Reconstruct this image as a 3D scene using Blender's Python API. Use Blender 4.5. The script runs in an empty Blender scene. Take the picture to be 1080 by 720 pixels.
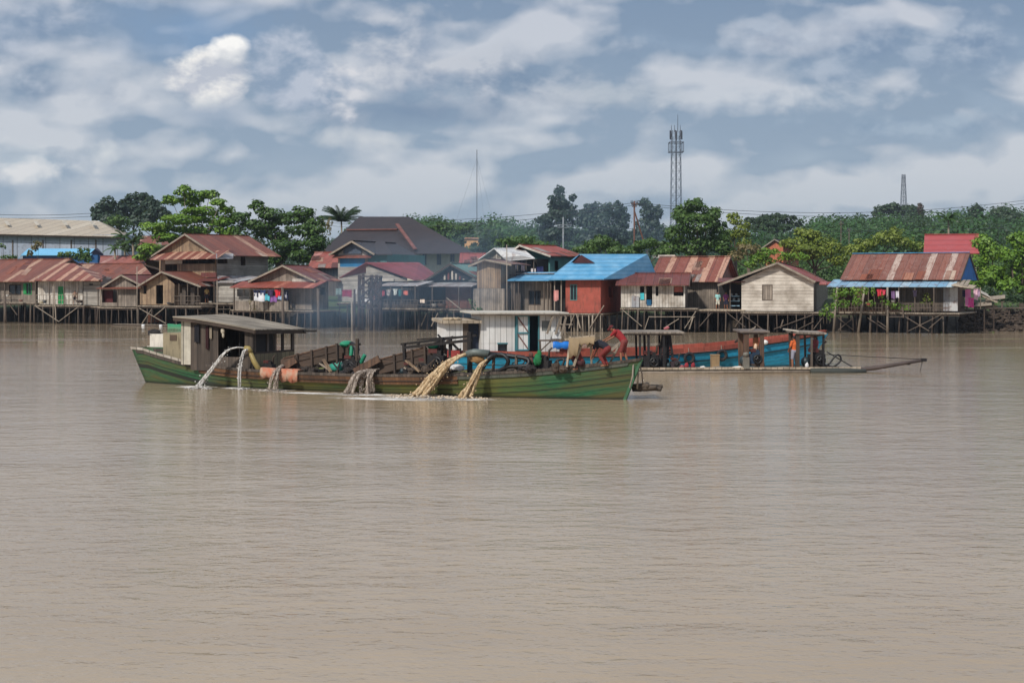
import bpy, math, random
import numpy as np
from mathutils import Vector, Matrix
random.seed(7); RS = np.random.RandomState(11)
scene = bpy.context.scene
COL = scene.collection
F_PX, CAM_H, HZ = 1500.0, 4.7, 300.0      # focal length in photo pixels, eye height, horizon row

def lin(r, g, b):
    f = lambda c: (c/255/12.92) if c <= 10 else ((c/255+0.055)/1.055)**2.4
    return (f(r), f(g), f(b), 1.0)

# ------------------------------------------------------------------ objects
def tag(o, label=None, cat=None, group=None, kind=None):
    if label: o['label'] = label
    if cat: o['category'] = cat
    if group: o['group'] = group
    if kind: o['kind'] = kind
    return o

class Frame:
    """A local frame (u along, v away from the viewer, z up) whose points can be found from photo pixels."""
    def __init__(s, A, d, o=(0, 0, 0), root=None):
        s.A, s.d, s.o, s.root = Vector(A), Vector(d).normalized(), Vector(o), root
        s.n = Vector((-s.d.y, s.d.x))
        s.ang = math.atan2(s.d.y, s.d.x)
    @staticmethod
    def span(x0, Y0, x1, Y1):
        A = Vector(((x0-540)/F_PX*Y0, Y0)); B = Vector(((x1-540)/F_PX*Y1, Y1))
        f = Frame(A, B-A); f.w = (B-A).length
        return f
    def pt(s, px, py, v=0.0):
        k = (px-540)/F_PX
        u = (k*(s.A.y+v*s.n.y)-s.A.x-v*s.n.x)/(s.d.x-k*s.d.y)
        Y = s.A.y+u*s.d.y+v*s.n.y
        return Vector((u, v, CAM_H-(py-HZ)/F_PX*Y))
    def side(s, px, py, u):
        k = (px-540)/F_PX
        v = (k*(s.A.y+u*s.d.y)-s.A.x-u*s.d.x)/(s.n.x-k*s.n.y)
        Y = s.A.y+u*s.d.y+v*s.n.y
        return Vector((u, v, CAM_H-(py-HZ)/F_PX*Y))
    def u(s, px, v=0.0): return s.pt(px, HZ, v).x
    def z(s, py, px, v=0.0): return s.pt(px, py, v).z
    def world(s, p):
        return Vector((s.A.x+p[0]*s.d.x+p[1]*s.n.x, s.A.y+p[0]*s.d.y+p[1]*s.n.y, p[2]))
    def thing(s, name, label, cat, o, group=None, kind=None):
        e = bpy.data.objects.new(name, None); COL.objects.link(e)
        e.empty_display_size = 0.3
        e.location = s.world(o); e.rotation_euler = (0, 0, s.ang)
        tag(e, label, cat, group, kind)
        f = Frame(s.A, s.d, o, e)
        return f
W = Frame((0, 0), (1, 0))
P = W.pt

class MB:
    def __init__(s): s.v = []; s.f = []; s.uv = {}
    def add(s, vs, fs):
        b = len(s.v); s.v += [tuple(q) for q in vs]; s.f += [tuple(i+b for i in f) for f in fs]
        return s
    def box(s, c, d, rz=0.0):
        cx, cy, cz = c; hx, hy, hz = d[0]/2, d[1]/2, d[2]/2
        ca, sa = math.cos(rz), math.sin(rz); vs = []
        for z in (-hz, hz):
            for x, y in ((-hx, -hy), (hx, -hy), (hx, hy), (-hx, hy)):
                vs.append((cx+x*ca-y*sa, cy+x*sa+y*ca, cz+z))
        return s.add(vs, [(3, 2, 1, 0), (4, 5, 6, 7), (0, 1, 5, 4), (1, 2, 6, 5), (2, 3, 7, 6), (3, 0, 4, 7)])
    def span(s, a, b):
        return s.box([(a[i]+b[i])/2 for i in range(3)], [abs(a[i]-b[i]) for i in range(3)])
    def beam(s, a, b, w=0.1, h=None):
        a, b = Vector(a), Vector(b); h = h or w; t = (b-a).normalized()
        up = Vector((0, 0, 1)) if abs(t.z) < 0.95 else Vector((0, 1, 0))
        x = t.cross(up).normalized(); y = x.cross(t).normalized(); vs = []
        for q in (a, b):
            for i, j in ((-1, -1), (1, -1), (1, 1), (-1, 1)): vs.append(q+x*i*w/2+y*j*h/2)
        return s.add(vs, [(0, 1, 2, 3), (7, 6, 5, 4), (0, 4, 5, 1), (1, 5, 6, 2), (2, 6, 7, 3), (3, 7, 4, 0)])
    def tube(s, pts, r, n=7, cap=True):
        pts = [Vector(q) for q in pts]; m = len(pts)
        rr = r if isinstance(r, (list, tuple)) else [r]*m
        vs = []; ref = None
        for i, q in enumerate(pts):
            t = (pts[min(i+1, m-1)]-pts[max(i-1, 0)]).normalized()
            if ref is None:
                ref = Vector((0, 0, 1)) if abs(t.z) < 0.9 else Vector((1, 0, 0))
            x = t.cross(ref)
            if x.length < 1e-4: x = t.cross(Vector((0, 1, 0)))
            x.normalize(); y = x.cross(t).normalized(); ref = y
            for k in range(n):
                a = 2*math.pi*k/n; vs.append(q+(x*math.cos(a)+y*math.sin(a))*rr[i])
        fs = [(i*n+k, i*n+(k+1) % n, (i+1)*n+(k+1) % n, (i+1)*n+k) for i in range(m-1) for k in range(n)]
        if cap: fs += [tuple(reversed(range(n))), tuple(range((m-1)*n, m*n))]
        return s.add(vs, fs)
    def slab(s, pts, th, up=None):
        """polygon given by its top corners, thickened downwards (or along up)"""
        pts = [Vector(q) for q in pts]; d = Vector(up)*th if up else Vector((0, 0, -th)); n = len(pts)
        vs = pts+[q+d for q in pts]
        fs = [tuple(range(n)), tuple(reversed(range(n, 2*n)))]
        fs += [(i, i+n, (i+1) % n+n, (i+1) % n) for i in range(n)]
        return s.add(vs, fs)
    def ball(s, c, r, sub=6, seed=0, rough=0.0):
        rx, ry, rz = r if isinstance(r, (tuple, list)) else (r, r, r)
        rnd = random.Random(seed); n = sub*2; vs = []; fs = []
        for i in range(sub+1):
            th = math.pi*i/sub
            for k in range(n):
                ph = 2*math.pi*k/n; q = 1+rnd.uniform(-rough, rough)
                vs.append((c[0]+rx*q*math.sin(th)*math.cos(ph), c[1]+ry*q*math.sin(th)*math.sin(ph), c[2]+rz*q*math.cos(th)))
        for i in range(sub):
            for k in range(n): fs.append((i*n+k, (i+1)*n+k, (i+1)*n+(k+1) % n, i*n+(k+1) % n))
        return s.add(vs, fs)
    def ring(s, c, R, r, axis='v', n=20, m=8):
        vs = []; fs = []
        for i in range(n):
            a = 2*math.pi*i/n
            for j in range(m):
                b = 2*math.pi*j/m; q = R+r*math.cos(b); w = r*math.sin(b)
                if axis == 'v': vs.append((c[0]+q*math.cos(a), c[1]+w, c[2]+q*math.sin(a)))
                elif axis == 'z': vs.append((c[0]+q*math.cos(a), c[1]+q*math.sin(a), c[2]+w))
                else: vs.append((c[0]+w, c[1]+q*math.cos(a), c[2]+q*math.sin(a)))
        for i in range(n):
            for j in range(m): fs.append((i*m+j, ((i+1) % n)*m+j, ((i+1) % n)*m+(j+1) % m, i*m+(j+1) % m))
        return s.add(vs, fs)
    def mesh(s, name, mat, o=(0, 0, 0), smooth=False):
        me = bpy.data.meshes.new(name)
        me.from_pydata([(q[0]-o[0], q[1]-o[1], q[2]-o[2]) for q in s.v], [], s.f)
        me.materials.append(mat)
        if smooth: me.polygons.foreach_set('use_smooth', [True]*len(me.polygons))
        me.update(); return me
    def part(s, name, mat, fr, label=None, smooth=False, parent=None, kind=None):
        if not s.v: return None
        o = bpy.data.objects.new(name, s.mesh(name, mat, fr.o, smooth)); COL.objects.link(o)
        o.parent = parent or fr.root
        if label: o['label'] = label
        if kind: o['kind'] = kind
        return o
    def solo(s, name, mat, fr, label, cat, group=None, smooth=False, kind=None):
        xs = [q[0] for q in s.v]; ys = [q[1] for q in s.v]; zs = [q[2] for q in s.v]
        o_ = Vector(((min(xs)+max(xs))/2, (min(ys)+max(ys))/2, min(zs)))
        o = bpy.data.objects.new(name, s.mesh(name, mat, o_, smooth)); COL.objects.link(o)
        o.location = fr.world(o_); o.rotation_euler = (0, 0, fr.ang)
        return tag(o, label, cat, group, kind)

# ------------------------------------------------------------------ materials
class NT:
    def __init__(s, name):
        s.m = bpy.data.materials.new(name); s.m.use_nodes = True; s.t = s.m.node_tree; s.t.nodes.clear()
        s.out = s.t.nodes.new('ShaderNodeOutputMaterial')
    def n(s, typ, ins=None, **kw):
        nd = s.t.nodes.new(typ)
        for k, v in kw.items(): setattr(nd, k, v)
        for k, v in (ins or {}).items(): s.set(nd, k, v)
        return nd
    def set(s, nd, k, v):
        sk = nd.inputs[k]
        if hasattr(v, 'is_output') or isinstance(v, bpy.types.NodeSocket): s.t.links.new(v, sk)
        elif isinstance(v, bpy.types.Node): s.t.links.new(v.outputs[0], sk)
        else: sk.default_value = v
    def math(s, op, a, b=0.0, c=0.0, clamp=False):
        nd = s.n('ShaderNodeMath', {0: a, 1: b, 2: c}, operation=op); nd.use_clamp = clamp; return nd.outputs[0]
    def mix(s, f, a, b, mode='MIX'):
        nd = s.n('ShaderNodeMixRGB', {0: f, 1: a, 2: b}, blend_type=mode); return nd.outputs[0]
    def noise(s, vec, scale=1.0, detail=3.0, rough=0.5, dist=0.0):
        nd = s.n('ShaderNodeTexNoise', {'Scale': scale, 'Detail': detail, 'Roughness': rough, 'Distortion': dist})
        if vec is not None: s.set(nd, 'Vector', vec)
        return nd.outputs[0]
    def mapr(s, v, a, b, c=0.0, d=1.0):
        return s.n('ShaderNodeMapRange', {0: v, 1: a, 2: b, 3: c, 4: d}).outputs[0]
    def scalev(s, vec, sc):
        return s.n('ShaderNodeVectorMath', {0: vec, 1: sc}, operation='MULTIPLY').outputs[0]
    def coords(s, kind='Object'):
        tc = s.n('ShaderNodeTexCoord').outputs[kind]
        sp = s.n('ShaderNodeSeparateXYZ', {0: tc}).outputs
        return tc, sp[0], sp[1], sp[2]
    def comb(s, x=0.0, y=0.0, z=0.0): return s.n('ShaderNodeCombineXYZ', {0: x, 1: y, 2: z}).outputs[0]
    def principled(s, col, rough=0.7, bump=None, bd=0.02, bs=0.6, **kw):
        p = s.n('ShaderNodeBsdfPrincipled', {'Base Color': col, 'Roughness': rough})
        for k, v in kw.items(): s.set(p, k.replace('_', ' '), v)
        if bump is not None:
            b = s.n('ShaderNodeBump', {'Height': bump, 'Distance': bd, 'Strength': bs}); s.t.links.new(b.outputs[0], p.inputs['Normal'])
        s.t.links.new(p.outputs[0], s.out.inputs[0]); return p

def mul(c, k): return (c[0]*k, c[1]*k, c[2]*k, 1)
_cache = {}
def paint(col, rough=0.6, var=0.35, dirt=0.4, metallic=0.0):
    """painted or plain surface with uneven tone and grime"""
    key = ('paint', col, rough, var, dirt, metallic)
    if key in _cache: return _cache[key]
    t = NT('painted_surface'); tc, x, y, z = t.coords()
    n1 = t.noise(tc, 1.3, 4, 0.6); n2 = t.noise(t.scalev(tc, (7, 7, 1.2)), 1.0, 3, 0.6)
    c = t.mix(t.mapr(n1, 0.3, 0.7), mul(col, 1-var), mul(col, 1+var*0.5))
    c = t.mix(t.mapr(n2, 0.5, 0.75, 0, dirt), c, mul(lin(92, 78, 62), 0.7))
    t.principled(c, rough, n2, 0.01, 0.4, Metallic=metallic)
    _cache[key] = t.m; return t.m

def planks(c1, c2, per=5.0, axis='xy', stain=0.5, rough=0.85, seam=0.10, grime=lin(58, 50, 42)):
    """weathered boards: every board its own tone, streaks along the grain, dark seams"""
    key = ('planks', c1, c2, per, axis, stain, seam)
    if key in _cache: return _cache[key]
    t = NT('weathered_boards'); tc, x, y, z = t.coords()
    if axis == 'xy': a = t.math('ADD', x, t.math('MULTIPLY', y, 0.97)); sv = (9, 9, 0.6)
    elif axis == 'x': a = x; sv = (9, 0.6, 0.6)
    elif axis == 'y': a = y; sv = (0.6, 9, 0.6)
    else: a = z; sv = (0.5, 0.5, 9)
    q = t.math('MULTIPLY', a, per); wn = t.n('ShaderNodeTexWhiteNoise', {'W': t.math('FLOOR', q)}, noise_dimensions='1D')
    fr = t.math('FRACT', q)
    st = t.noise(t.scalev(tc, sv), 1.0, 4, 0.6); big = t.noise(tc, 0.8, 4, 0.6)
    c = t.mix(t.math('ADD', t.math('MULTIPLY', wn.outputs[0], 0.75), t.mapr(st, 0.35, 0.65, -0.2, 0.35), clamp=True), c1, c2)
    c = t.mix(t.mapr(big, 0.42, 0.68, 0, stain), c, grime)
    sm = t.math('LESS_THAN', fr, seam)
    c = t.mix(t.math('MULTIPLY', sm, 0.7), c, (0.02, 0.017, 0.014, 1))
    h = t.math('SUBTRACT', t.math('MULTIPLY', st, 0.5), sm)
    t.principled(c, rough, h, 0.012, 0.7)
    _cache[key] = t.m; return t.m

def sheet(c1, c2, streak, axis='x', per=1.15, amount=0.35, rough=0.55, rust=lin(120, 60, 38), rustamt=0.3, alt=False):
    """corrugated metal sheets: a tone per sheet, pale or rusty streaks down the slope"""
    key = ('sheet', c1, c2, streak, axis, per, amount, rust, rustamt, alt)
    if key in _cache: return _cache[key]
    t = NT('corrugated_sheet'); tc, x, y, z = t.coords()
    a = x if axis == 'x' else y
    q = t.math('MULTIPLY', a, per)
    wn = t.n('ShaderNodeTexWhiteNoise', {'W': t.math('FLOOR', q)}, noise_dimensions='1D')
    w2 = t.n('ShaderNodeTexWhiteNoise', {'W': t.math('ADD', t.math('FLOOR', q), 71.3)}, noise_dimensions='1D')
    sv = (5.5, 0.5, 0.5) if axis == 'x' else (0.5, 5.5, 0.5)
    st = t.noise(t.scalev(tc, sv), 1.0, 5, 0.65); big = t.noise(tc, 0.55, 5, 0.6); fine = t.noise(tc, 6.0, 3, 0.6)
    c = t.mix(wn.outputs[0], c1, c2)
    c = t.mix(t.mapr(big, 0.42, 0.7, 0, rustamt*1.6), c, rust)
    pick = t.math('GREATER_THAN', w2.outputs[0], 1-amount)
    if alt: pick = t.math('GREATER_THAN', t.math('FRACT', t.math('ADD', t.math('MULTIPLY', a, per/2), t.math('MULTIPLY', w2.outputs[0], .5))), .62)
    pale = t.math('MULTIPLY', t.mapr(st, .38-.25*amount, .58-.22*amount), t.math('ADD', t.math('MULTIPLY', pick, 0.75), 0.12), clamp=True)
    pale = t.math('MULTIPLY', pale, t.mapr(fine, 0.2, 0.6, 0.45, 1.0))
    c = t.mix(pale, c, streak)
    c = t.mix(t.mapr(fine, 0.55, 0.8, 0, 0.35), c, (0.03, 0.022, 0.018, 1))
    blot = t.noise(tc, 1.9, 5, 0.7)
    c = t.mix(t.mapr(blot, .52, .64, 0, .55), c, mul(rust, .8)); c = t.mix(t.mapr(blot, .40, .30, 0, .5), c, mul(streak, .7))
    seam = t.math('LESS_THAN', t.math('FRACT', q), 0.07)
    c = t.mix(t.math('MULTIPLY', seam, 0.55), c, (0.03, 0.02, 0.018, 1))
    wv = t.math('SINE', t.math('MULTIPLY', a, 2*math.pi/0.19))
    t.principled(c, rough, wv, 0.015, 0.5)
    _cache[key] = t.m; return t.m

def rows(col, pitch=0.42, dark=0.45, rough=0.5, fade=lin(160, 190, 205), fadeamt=0.3):
    """ribbed roof with rows across the slope (rows follow the height)"""
    key = ('rows', col, pitch, dark)
    if key in _cache: return _cache[key]
    t = NT('ribbed_roof'); tc, x, y, z = t.coords()
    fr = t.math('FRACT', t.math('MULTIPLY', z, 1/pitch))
    n = t.noise(tc, 0.8, 4, 0.6); n3 = t.noise(t.scalev(tc, (1, 1, 4)), 2.0, 3, 0.6)
    c = t.mix(t.mapr(n, 0.35, 0.7, 0, fadeamt), col, fade)
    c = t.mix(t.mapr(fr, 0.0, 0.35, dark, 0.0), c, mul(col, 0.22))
    c = t.mix(t.mapr(n3, 0.55, 0.8, 0, 0.3), c, mul(col, 0.4))
    t.principled(c, rough, fr, 0.04, 0.6)
    _cache[key] = t.m; return t.m

WOOD_G = planks(lin(118, 108, 98), lin(165, 152, 138), 4.5)            # grey weathered boards
WOOD_D = planks(lin(70, 62, 56), lin(110, 98, 88), 5)
WOOD_B = planks(lin(126, 104, 84), lin(178, 152, 122), 4)              # browner
WOOD_R = planks(lin(84, 62, 50), lin(120, 92, 72), 5)
WOOD_W = planks(lin(196, 188, 176), lin(228, 222, 212), 3.5, stain=0.75, grime=lin(128, 114, 98))     # whitewashed
WOOD_WH = planks(lin(188, 178, 166), lin(222, 213, 200), 3.2, axis='z', stain=0.7, seam=0.07, grime=lin(136, 124, 110))  # horizontal
WOOD_GH = planks(lin(140, 134, 126), lin(186, 180, 170), 4, axis='z', stain=0.35, seam=0.08)
WOOD_P = planks(lin(165, 150, 130), lin(196, 180, 158), 3, stain=0.35)
POST = paint(lin(100, 88, 78), 0.9, 0.4, 0.5)
POST_D = paint(lin(72, 60, 52), 0.9, 0.35, 0.4)
POST_L = paint(lin(150, 138, 124), 0.9, 0.3, 0.4)
DECK = planks(lin(130, 118, 104), lin(172, 158, 140), 5, axis='x')
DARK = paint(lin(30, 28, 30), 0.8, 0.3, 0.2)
BLACK = paint(lin(20, 20, 22), 0.5, 0.2, 0.1)
RUST_X = sheet(lin(96, 45, 37), lin(124, 62, 47), lin(190, 156, 132), 'x', amount=0.35)
RUST_Y = sheet(lin(96, 45, 37), lin(124, 62, 47), lin(190, 156, 132), 'y', amount=0.25)
MAROON_X = sheet(lin(94, 46, 43), lin(110, 54, 49), lin(150, 110, 104), 'x', amount=0.1, rustamt=0.2)
MAROON_Y = sheet(lin(94, 46, 43), lin(110, 54, 49), lin(150, 110, 104), 'y', amount=0.1, rustamt=0.2)
STRIPE_X = sheet(lin(100, 46, 40), lin(122, 55, 46), lin(198, 158, 134), 'x', per=1.0, amount=0.6, alt=True)
STRIPE_Y = sheet(lin(116, 50, 44), lin(132, 58, 50), lin(198, 158, 134), 'y', per=1.6, amount=0.55, alt=True)
GREY_X = sheet(lin(140, 142, 146), lin(172, 174, 176), lin(200, 200, 198), 'x', amount=0.3, rustamt=0.25)
GREY_Y = sheet(lin(140, 142, 146), lin(172, 174, 176), lin(200, 200, 198), 'y', amount=0.3, rustamt=0.25)
BLUE_ROWS = rows(lin(78, 148, 190), 0.40, fade=lin(150, 195, 222), fadeamt=.5)
PINK_ROWS = rows(lin(168, 70, 68), 0.62, dark=0.35, fadeamt=0.05)
LBLUE_X = sheet(lin(112, 160, 192), lin(142, 182, 205), lin(185, 205, 215), 'x', amount=0.3, rustamt=0.12)
TILE_DARK = rows(lin(50, 44, 46), 0.3, dark=0.4, fadeamt=0.25, fade=lin(80, 66, 64))
GLASS = NT('window_glass'); GLASS.principled((0.015, 0.02, 0.025, 1), 0.12); GLASS = GLASS.m
FRAME_W = paint(lin(190, 182, 170), 0.7)
# ------------------------------------------------------------------ camera, light, sky
cam = bpy.data.cameras.new('camera'); camo = bpy.data.objects.new('camera', cam); COL.objects.link(camo)
camo.location = (0, 0, CAM_H); camo.rotation_euler = (math.radians(90), 0, 0)
cam.sensor_width = 36; cam.lens = 36*F_PX/1080; cam.shift_y = -60/1080; cam.clip_end = 12000; cam.clip_start = 0.3
scene.camera = camo
sun_dir = Vector((-0.50, -0.72, 0.80)).normalized()       # towards the sun
sl = bpy.data.lights.new('sun', 'SUN'); sl.energy = 3.0; sl.angle = math.radians(5); sl.color = (1.0, 0.945, 0.87)
so = bpy.data.objects.new('sun', sl); COL.objects.link(so)
so.rotation_euler = sun_dir.to_track_quat('Z', 'Y').to_euler(); so.location = (-60, -60, 90)
scene.view_settings.view_transform = 'Standard'; scene.view_settings.look = 'None'
scene.view_settings.exposure = 0.2; scene.view_settings.gamma = 1.0
scene.render.engine = 'CYCLES'
scene.cycles.max_bounces = 6; scene.cycles.transparent_max_bounces = 12
scene.cycles.volume_bounces = 0; scene.cycles.volume_step_rate = 3.0
scene.cycles.use_denoising = True

world = bpy.data.worlds.new('World'); scene.world = world; world.use_nodes = True
class WT(NT):
    def __init__(s): s.t = world.node_tree; s.t.nodes.clear(); s.out = s.t.nodes.new('ShaderNodeOutputWorld')
t = WT()
skyn = t.n('ShaderNodeTexSky', sky_type='NISHITA'); skyn.sun_disc = False
skyn.sun_elevation = math.asin(sun_dir.z); skyn.sun_rotation = math.atan2(sun_dir.x, sun_dir.y)
skyn.air_density = 1.0; skyn.dust_density = 2.5
tc, X, Y, Z = t.coords('Generated')
ya = t.math('MAXIMUM', t.math('ABSOLUTE', Y), 0.25)
A = t.math('DIVIDE', X, ya); B = t.math('DIVIDE', t.math('MAXIMUM', Z, 0.0), ya)
B = t.math('MINIMUM', B, 3.0)
def puff(da, db, sx, sy, seed, detail=3, rough=0.5, k=0.42):
    """billowing cloud field: soft noise with rounded cells riding on it"""
    v = t.comb(t.math('ADD', t.math('MULTIPLY', t.math('ADD', A, da), sx), seed*3.7), t.math('ADD', t.math('MULTIPLY', t.math('ADD', B, db), sy), seed), 0)
    n = t.n('ShaderNodeTexNoise', {'Vector': v, 'Scale': 1.0, 'Detail': detail, 'Roughness': rough, 'Distortion': .15}, noise_dimensions='2D').outputs[0]
    nw = t.n('ShaderNodeTexNoise', {'Vector': v, 'Scale': 2.2, 'Detail': 2.0}, noise_dimensions='2D').outputs[1]
    w = t.n('ShaderNodeVectorMath', {0: v, 1: t.n('ShaderNodeVectorMath', {0: nw, 1: (.55, .55, 0)}, operation='MULTIPLY').outputs[0]}, operation='ADD').outputs[0]
    o_ = None
    for sc, am in ((2.4, .65), (5.6, .35)):
        vo = t.n('ShaderNodeTexVoronoi', {'Vector': w, 'Scale': sc, 'Smoothness': .35}, feature='SMOOTH_F1', voronoi_dimensions='2D').outputs['Distance']
        q = t.math('MULTIPLY', t.math('SUBTRACT', .75, vo), am); o_ = q if o_ is None else t.math('ADD', o_, q)
    return t.math('ADD', t.math('MULTIPLY', n, 1-k), t.math('MULTIPLY', o_, k))
n1 = puff(0, 0, 3.8, 9.0, 4.3, 3); n1b = puff(-.016, .022, 3.8, 9.0, 4.3, 3)
def fine(da, db):
    v = t.comb(t.math('ADD', t.math('MULTIPLY', t.math('ADD', A, da), 20), 31), t.math('ADD', t.math('MULTIPLY', t.math('ADD', B, db), 32), 8.4), 0)
    return t.math('SUBTRACT', t.n('ShaderNodeTexNoise', {'Vector': v, 'Scale': 1.0, 'Detail': 5, 'Roughness': .55, 'Distortion': .1}, noise_dimensions='2D').outputs[0], .1)
n2 = fine(0, 0); n2b = fine(-.006, .009)
def cloud(sx, sy, seed, detail): return t.noise(t.comb(t.math('MULTIPLY', A, sx), t.math('MULTIPLY', B, sy), seed), 1.0, detail, .5, .2)
n3 = cloud(4.0, 11.0, 5.7, 3)
lit = t.math('SUBTRACT', n1, n1b); lit2 = t.math('SUBTRACT', n2, n2b)
def S(c, k=1.0): return (c[0]*10*k, c[1]*10*k, c[2]*10*k, 1)
grad = t.mapr(B, 0.0, 0.2)
base = t.mix(grad, S(lin(174, 187, 198)), S(lin(128, 149, 175)))
base = t.mix(0.12, base, skyn.outputs[0])
cov = t.mapr(n1, 0.13, 0.31)
up = t.mapr(B, 0.02, 0.08, 0.4, 1.0)
shadow = t.mix(grad, S(lin(154, 171, 186)), S(lin(120, 141, 166)))
light = t.mix(grad, S(lin(200, 205, 209)), S(lin(189, 194, 204)))
tone = t.math('ADD', t.math('MULTIPLY', lit, 5.6), t.math('MULTIPLY', lit2, 1.3))
tone = t.math('ADD', tone, t.mapr(n3, 0.35, 0.65, 0.1, 0.75), clamp=True)
cl = t.mix(tone, shadow, light)
col = t.mix(t.math('MULTIPLY', cov, t.math('MULTIPLY', up, 0.95)), base, cl)
def blob(px, py, rx, ry, wob=0.55):
    da = t.math('DIVIDE', t.math('SUBTRACT', A, (px-540)/F_PX), rx/F_PX)
    db = t.math('DIVIDE', t.math('SUBTRACT', B, (HZ-py)/F_PX), ry/F_PX)
    r = t.math('SQRT', t.math('ADD', t.math('MULTIPLY', da, da), t.math('MULTIPLY', db, db)))
    r = t.math('ADD', r, t.math('MULTIPLY', t.math('SUBTRACT', n2, 0.40), -wob*5))
    fr = t.math('GREATER_THAN', Y, 0.0)
    return t.math('MULTIPLY', r, 1.0), fr
def add_blob(col, px, py, rx, ry, c, edge=0.25, amt=1.0, wob=0.55):
    r, fr = blob(px, py, rx, ry, wob)
    f = t.math('MULTIPLY', t.mapr(r, 1.0, 1.0-edge), t.math('MULTIPLY', fr, amt))
    return t.mix(f, col, c)
shade_top = S(lin(134, 150, 176)); 
lt2 = t.math('ADD', t.math('MULTIPLY', lit2, 4.0), 0.5, clamp=True)
def C2(a, b): return t.mix(lt2, S(a), S(b))
col = add_blob(col, 205, 30, 120, 42, S(lin(116, 148, 184)), 0.9, 0.6, 0.3)                       # blue gap
col = add_blob(col, 35, 30, 90, 30, C2(lin(120, 140, 166), lin(170, 180, 196)), 0.8, 0.6)
col = add_blob(col, 40, 92, 100, 34, C2(lin(112, 134, 160), lin(160, 172, 188)), 0.8, 0.8)
col = add_blob(col, 560, 90, 150, 46, C2(lin(110, 132, 158), lin(172, 180, 192)), 0.9, 0.7)
col = add_blob(col, 420, 70, 110, 50, C2(lin(120, 140, 166), lin(190, 194, 202)), 0.8, 0.7)
col = add_blob(col, 430, 118, 120, 22, S(lin(112, 134, 160)), 0.9, 0.75, .3)
col = add_blob(col, 222, 88, 52, 30, C2(lin(186, 190, 200), lin(232, 230, 226)), 0.5, 0.9, 0.30)
for bx_, by_, rx_, ry_ in ((186, 88, 20, 13), (204, 78, 20, 15), (224, 70, 20, 18), (226, 98, 30, 20), (250, 84, 22, 26)): col = add_blob(col, bx_, by_, rx_, ry_, C2(lin(178, 184, 196), lin(243, 240, 234)), 0.6, 0.9, 0.42)  # sunlit cumulus head
col = add_blob(col, 246, 54, 20, 20, C2(lin(196, 200, 206), lin(246, 244, 240)), 0.5, 0.95, 0.4)
col = add_blob(col, 232, 120, 74, 20, S(lin(150, 165, 184)), 0.9, 0.8, 0.3)
col = add_blob(col, 306, 76, 54, 54, C2(lin(132, 151, 174), lin(178, 186, 200)), 0.3, 0.97, 0.2)   # shaded neighbour
col = add_blob(col, 368, 82, 26, 34, C2(lin(150, 164, 184), lin(212, 212, 216)), 0.5, 0.8)
col = add_blob(col, 25, 172, 66, 20, C2(lin(176, 188, 198), lin(222, 222, 222)), 0.6, 0.8)
col = add_blob(col, 112, 162, 28, 14, S(lin(208, 212, 214)), 0.9, 0.7)
col = add_blob(col, 215, 195, 34, 16, S(lin(205, 209, 212)), 0.9, 0.5)
col = add_blob(col, 390, 148, 66, 13, S(lin(200, 204, 208)), 0.9, 0.7)
col = add_blob(col, 640, 100, 70, 20, S(lin(180, 188, 196)), 0.9, 0.6)
col = add_blob(col, 930, 50, 220, 44, C2(lin(112, 134, 162), lin(166, 178, 194)), 0.9, 0.7)
col = add_blob(col, 850, 105, 130, 16, C2(lin(150, 166, 184), lin(192, 198, 206)), 0.9, 0.7)
col = add_blob(col, 960, 135, 170, 18, C2(lin(124, 146, 170), lin(160, 176, 192)), 0.9, 0.7)
col = t.mix(t.math('LESS_THAN', Z, -0.001), col, S(lin(110, 104, 96)))
bg = t.n('ShaderNodeBackground', {'Color': col, 'Strength': 0.1})
t.t.links.new(bg.outputs[0], t.out.inputs[0])

# ------------------------------------------------------------------ terrain
BANK = [(-400, 325), (-160, 218), (-63, 176), (-38.7, 166), (-25, 157), (-9, 150), (5.8, 144.5), (33.5, 140), (48, 141.5), (120, 138), (500, 130)]
def bankY(x):
    for (a, ya), (b, yb) in zip(BANK, BANK[1:]):
        if x <= b: return ya+(yb-ya)*(x-a)/(b-a)
    return BANK[-1][1]
SKYL = [(-900, 262), (0, 262), (200, 258), (400, 240), (440, 231), (470, 234), (520, 243), (560, 250), (640, 256), (720, 252), (790, 250), (840, 246), (870, 236), (910, 228), (950, 223), (1000, 228), (1060, 231), (1150, 233), (2200, 235)]
def sky_row(px):
    for (a, ya), (b, yb) in zip(SKYL, SKYL[1:]):
        if px <= b: return ya+(yb-ya)*(px-a)/(b-a)
    return SKYL[-1][1]
def sstep(a, b, x):
    q = min(1, max(0, (x-a)/(b-a))); return q*q*(3-2*q)
def gz(x, y):
    d = y-bankY(max(-400, min(500, x)))
    if d < 9: z = -1.9+sstep(0.5, 9, d)*3.6
    else: z = 1.7+min(1.0, (d-9)*0.03)
    if y > 230:
        px = 540+x/y*F_PX
        top = CAM_H+(HZ-sky_row(px))/F_PX*600-12
        top += 2.0*math.sin(x*0.031+1)+1.5*math.sin(x*0.071)
        z = z+(top-z)*sstep(240, 600, y)
    return z
g = MB(); rowsY = [-300, -100, 0, 60, 100, 120, 128] + list(np.arange(132, 200, 2.0)) + list(np.arange(205, 330, 6.0)) + list(np.arange(340, 700, 20)) + [750, 900, 1200, 1700, 2500]
nx = 150
for ry in rowsY:
    for i in range(nx+1):
        x = (i/nx*2-1); hw = max(230, ry*0.62); x = x*hw if abs(x) < 0.8 else math.copysign(0.8*hw+(abs(x)-0.8)/0.2*(2500-0.8*hw), x)
        g.v.append((x, ry, gz(x, ry)))
for r in range(len(rowsY)-1):
    for i in range(nx):
        a = r*(nx+1)+i; g.f.append((a, a+1, a+nx+2, a+nx+1))
t = NT('earth_and_grass'); tc, x, y, z = t.coords('Object')
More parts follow.
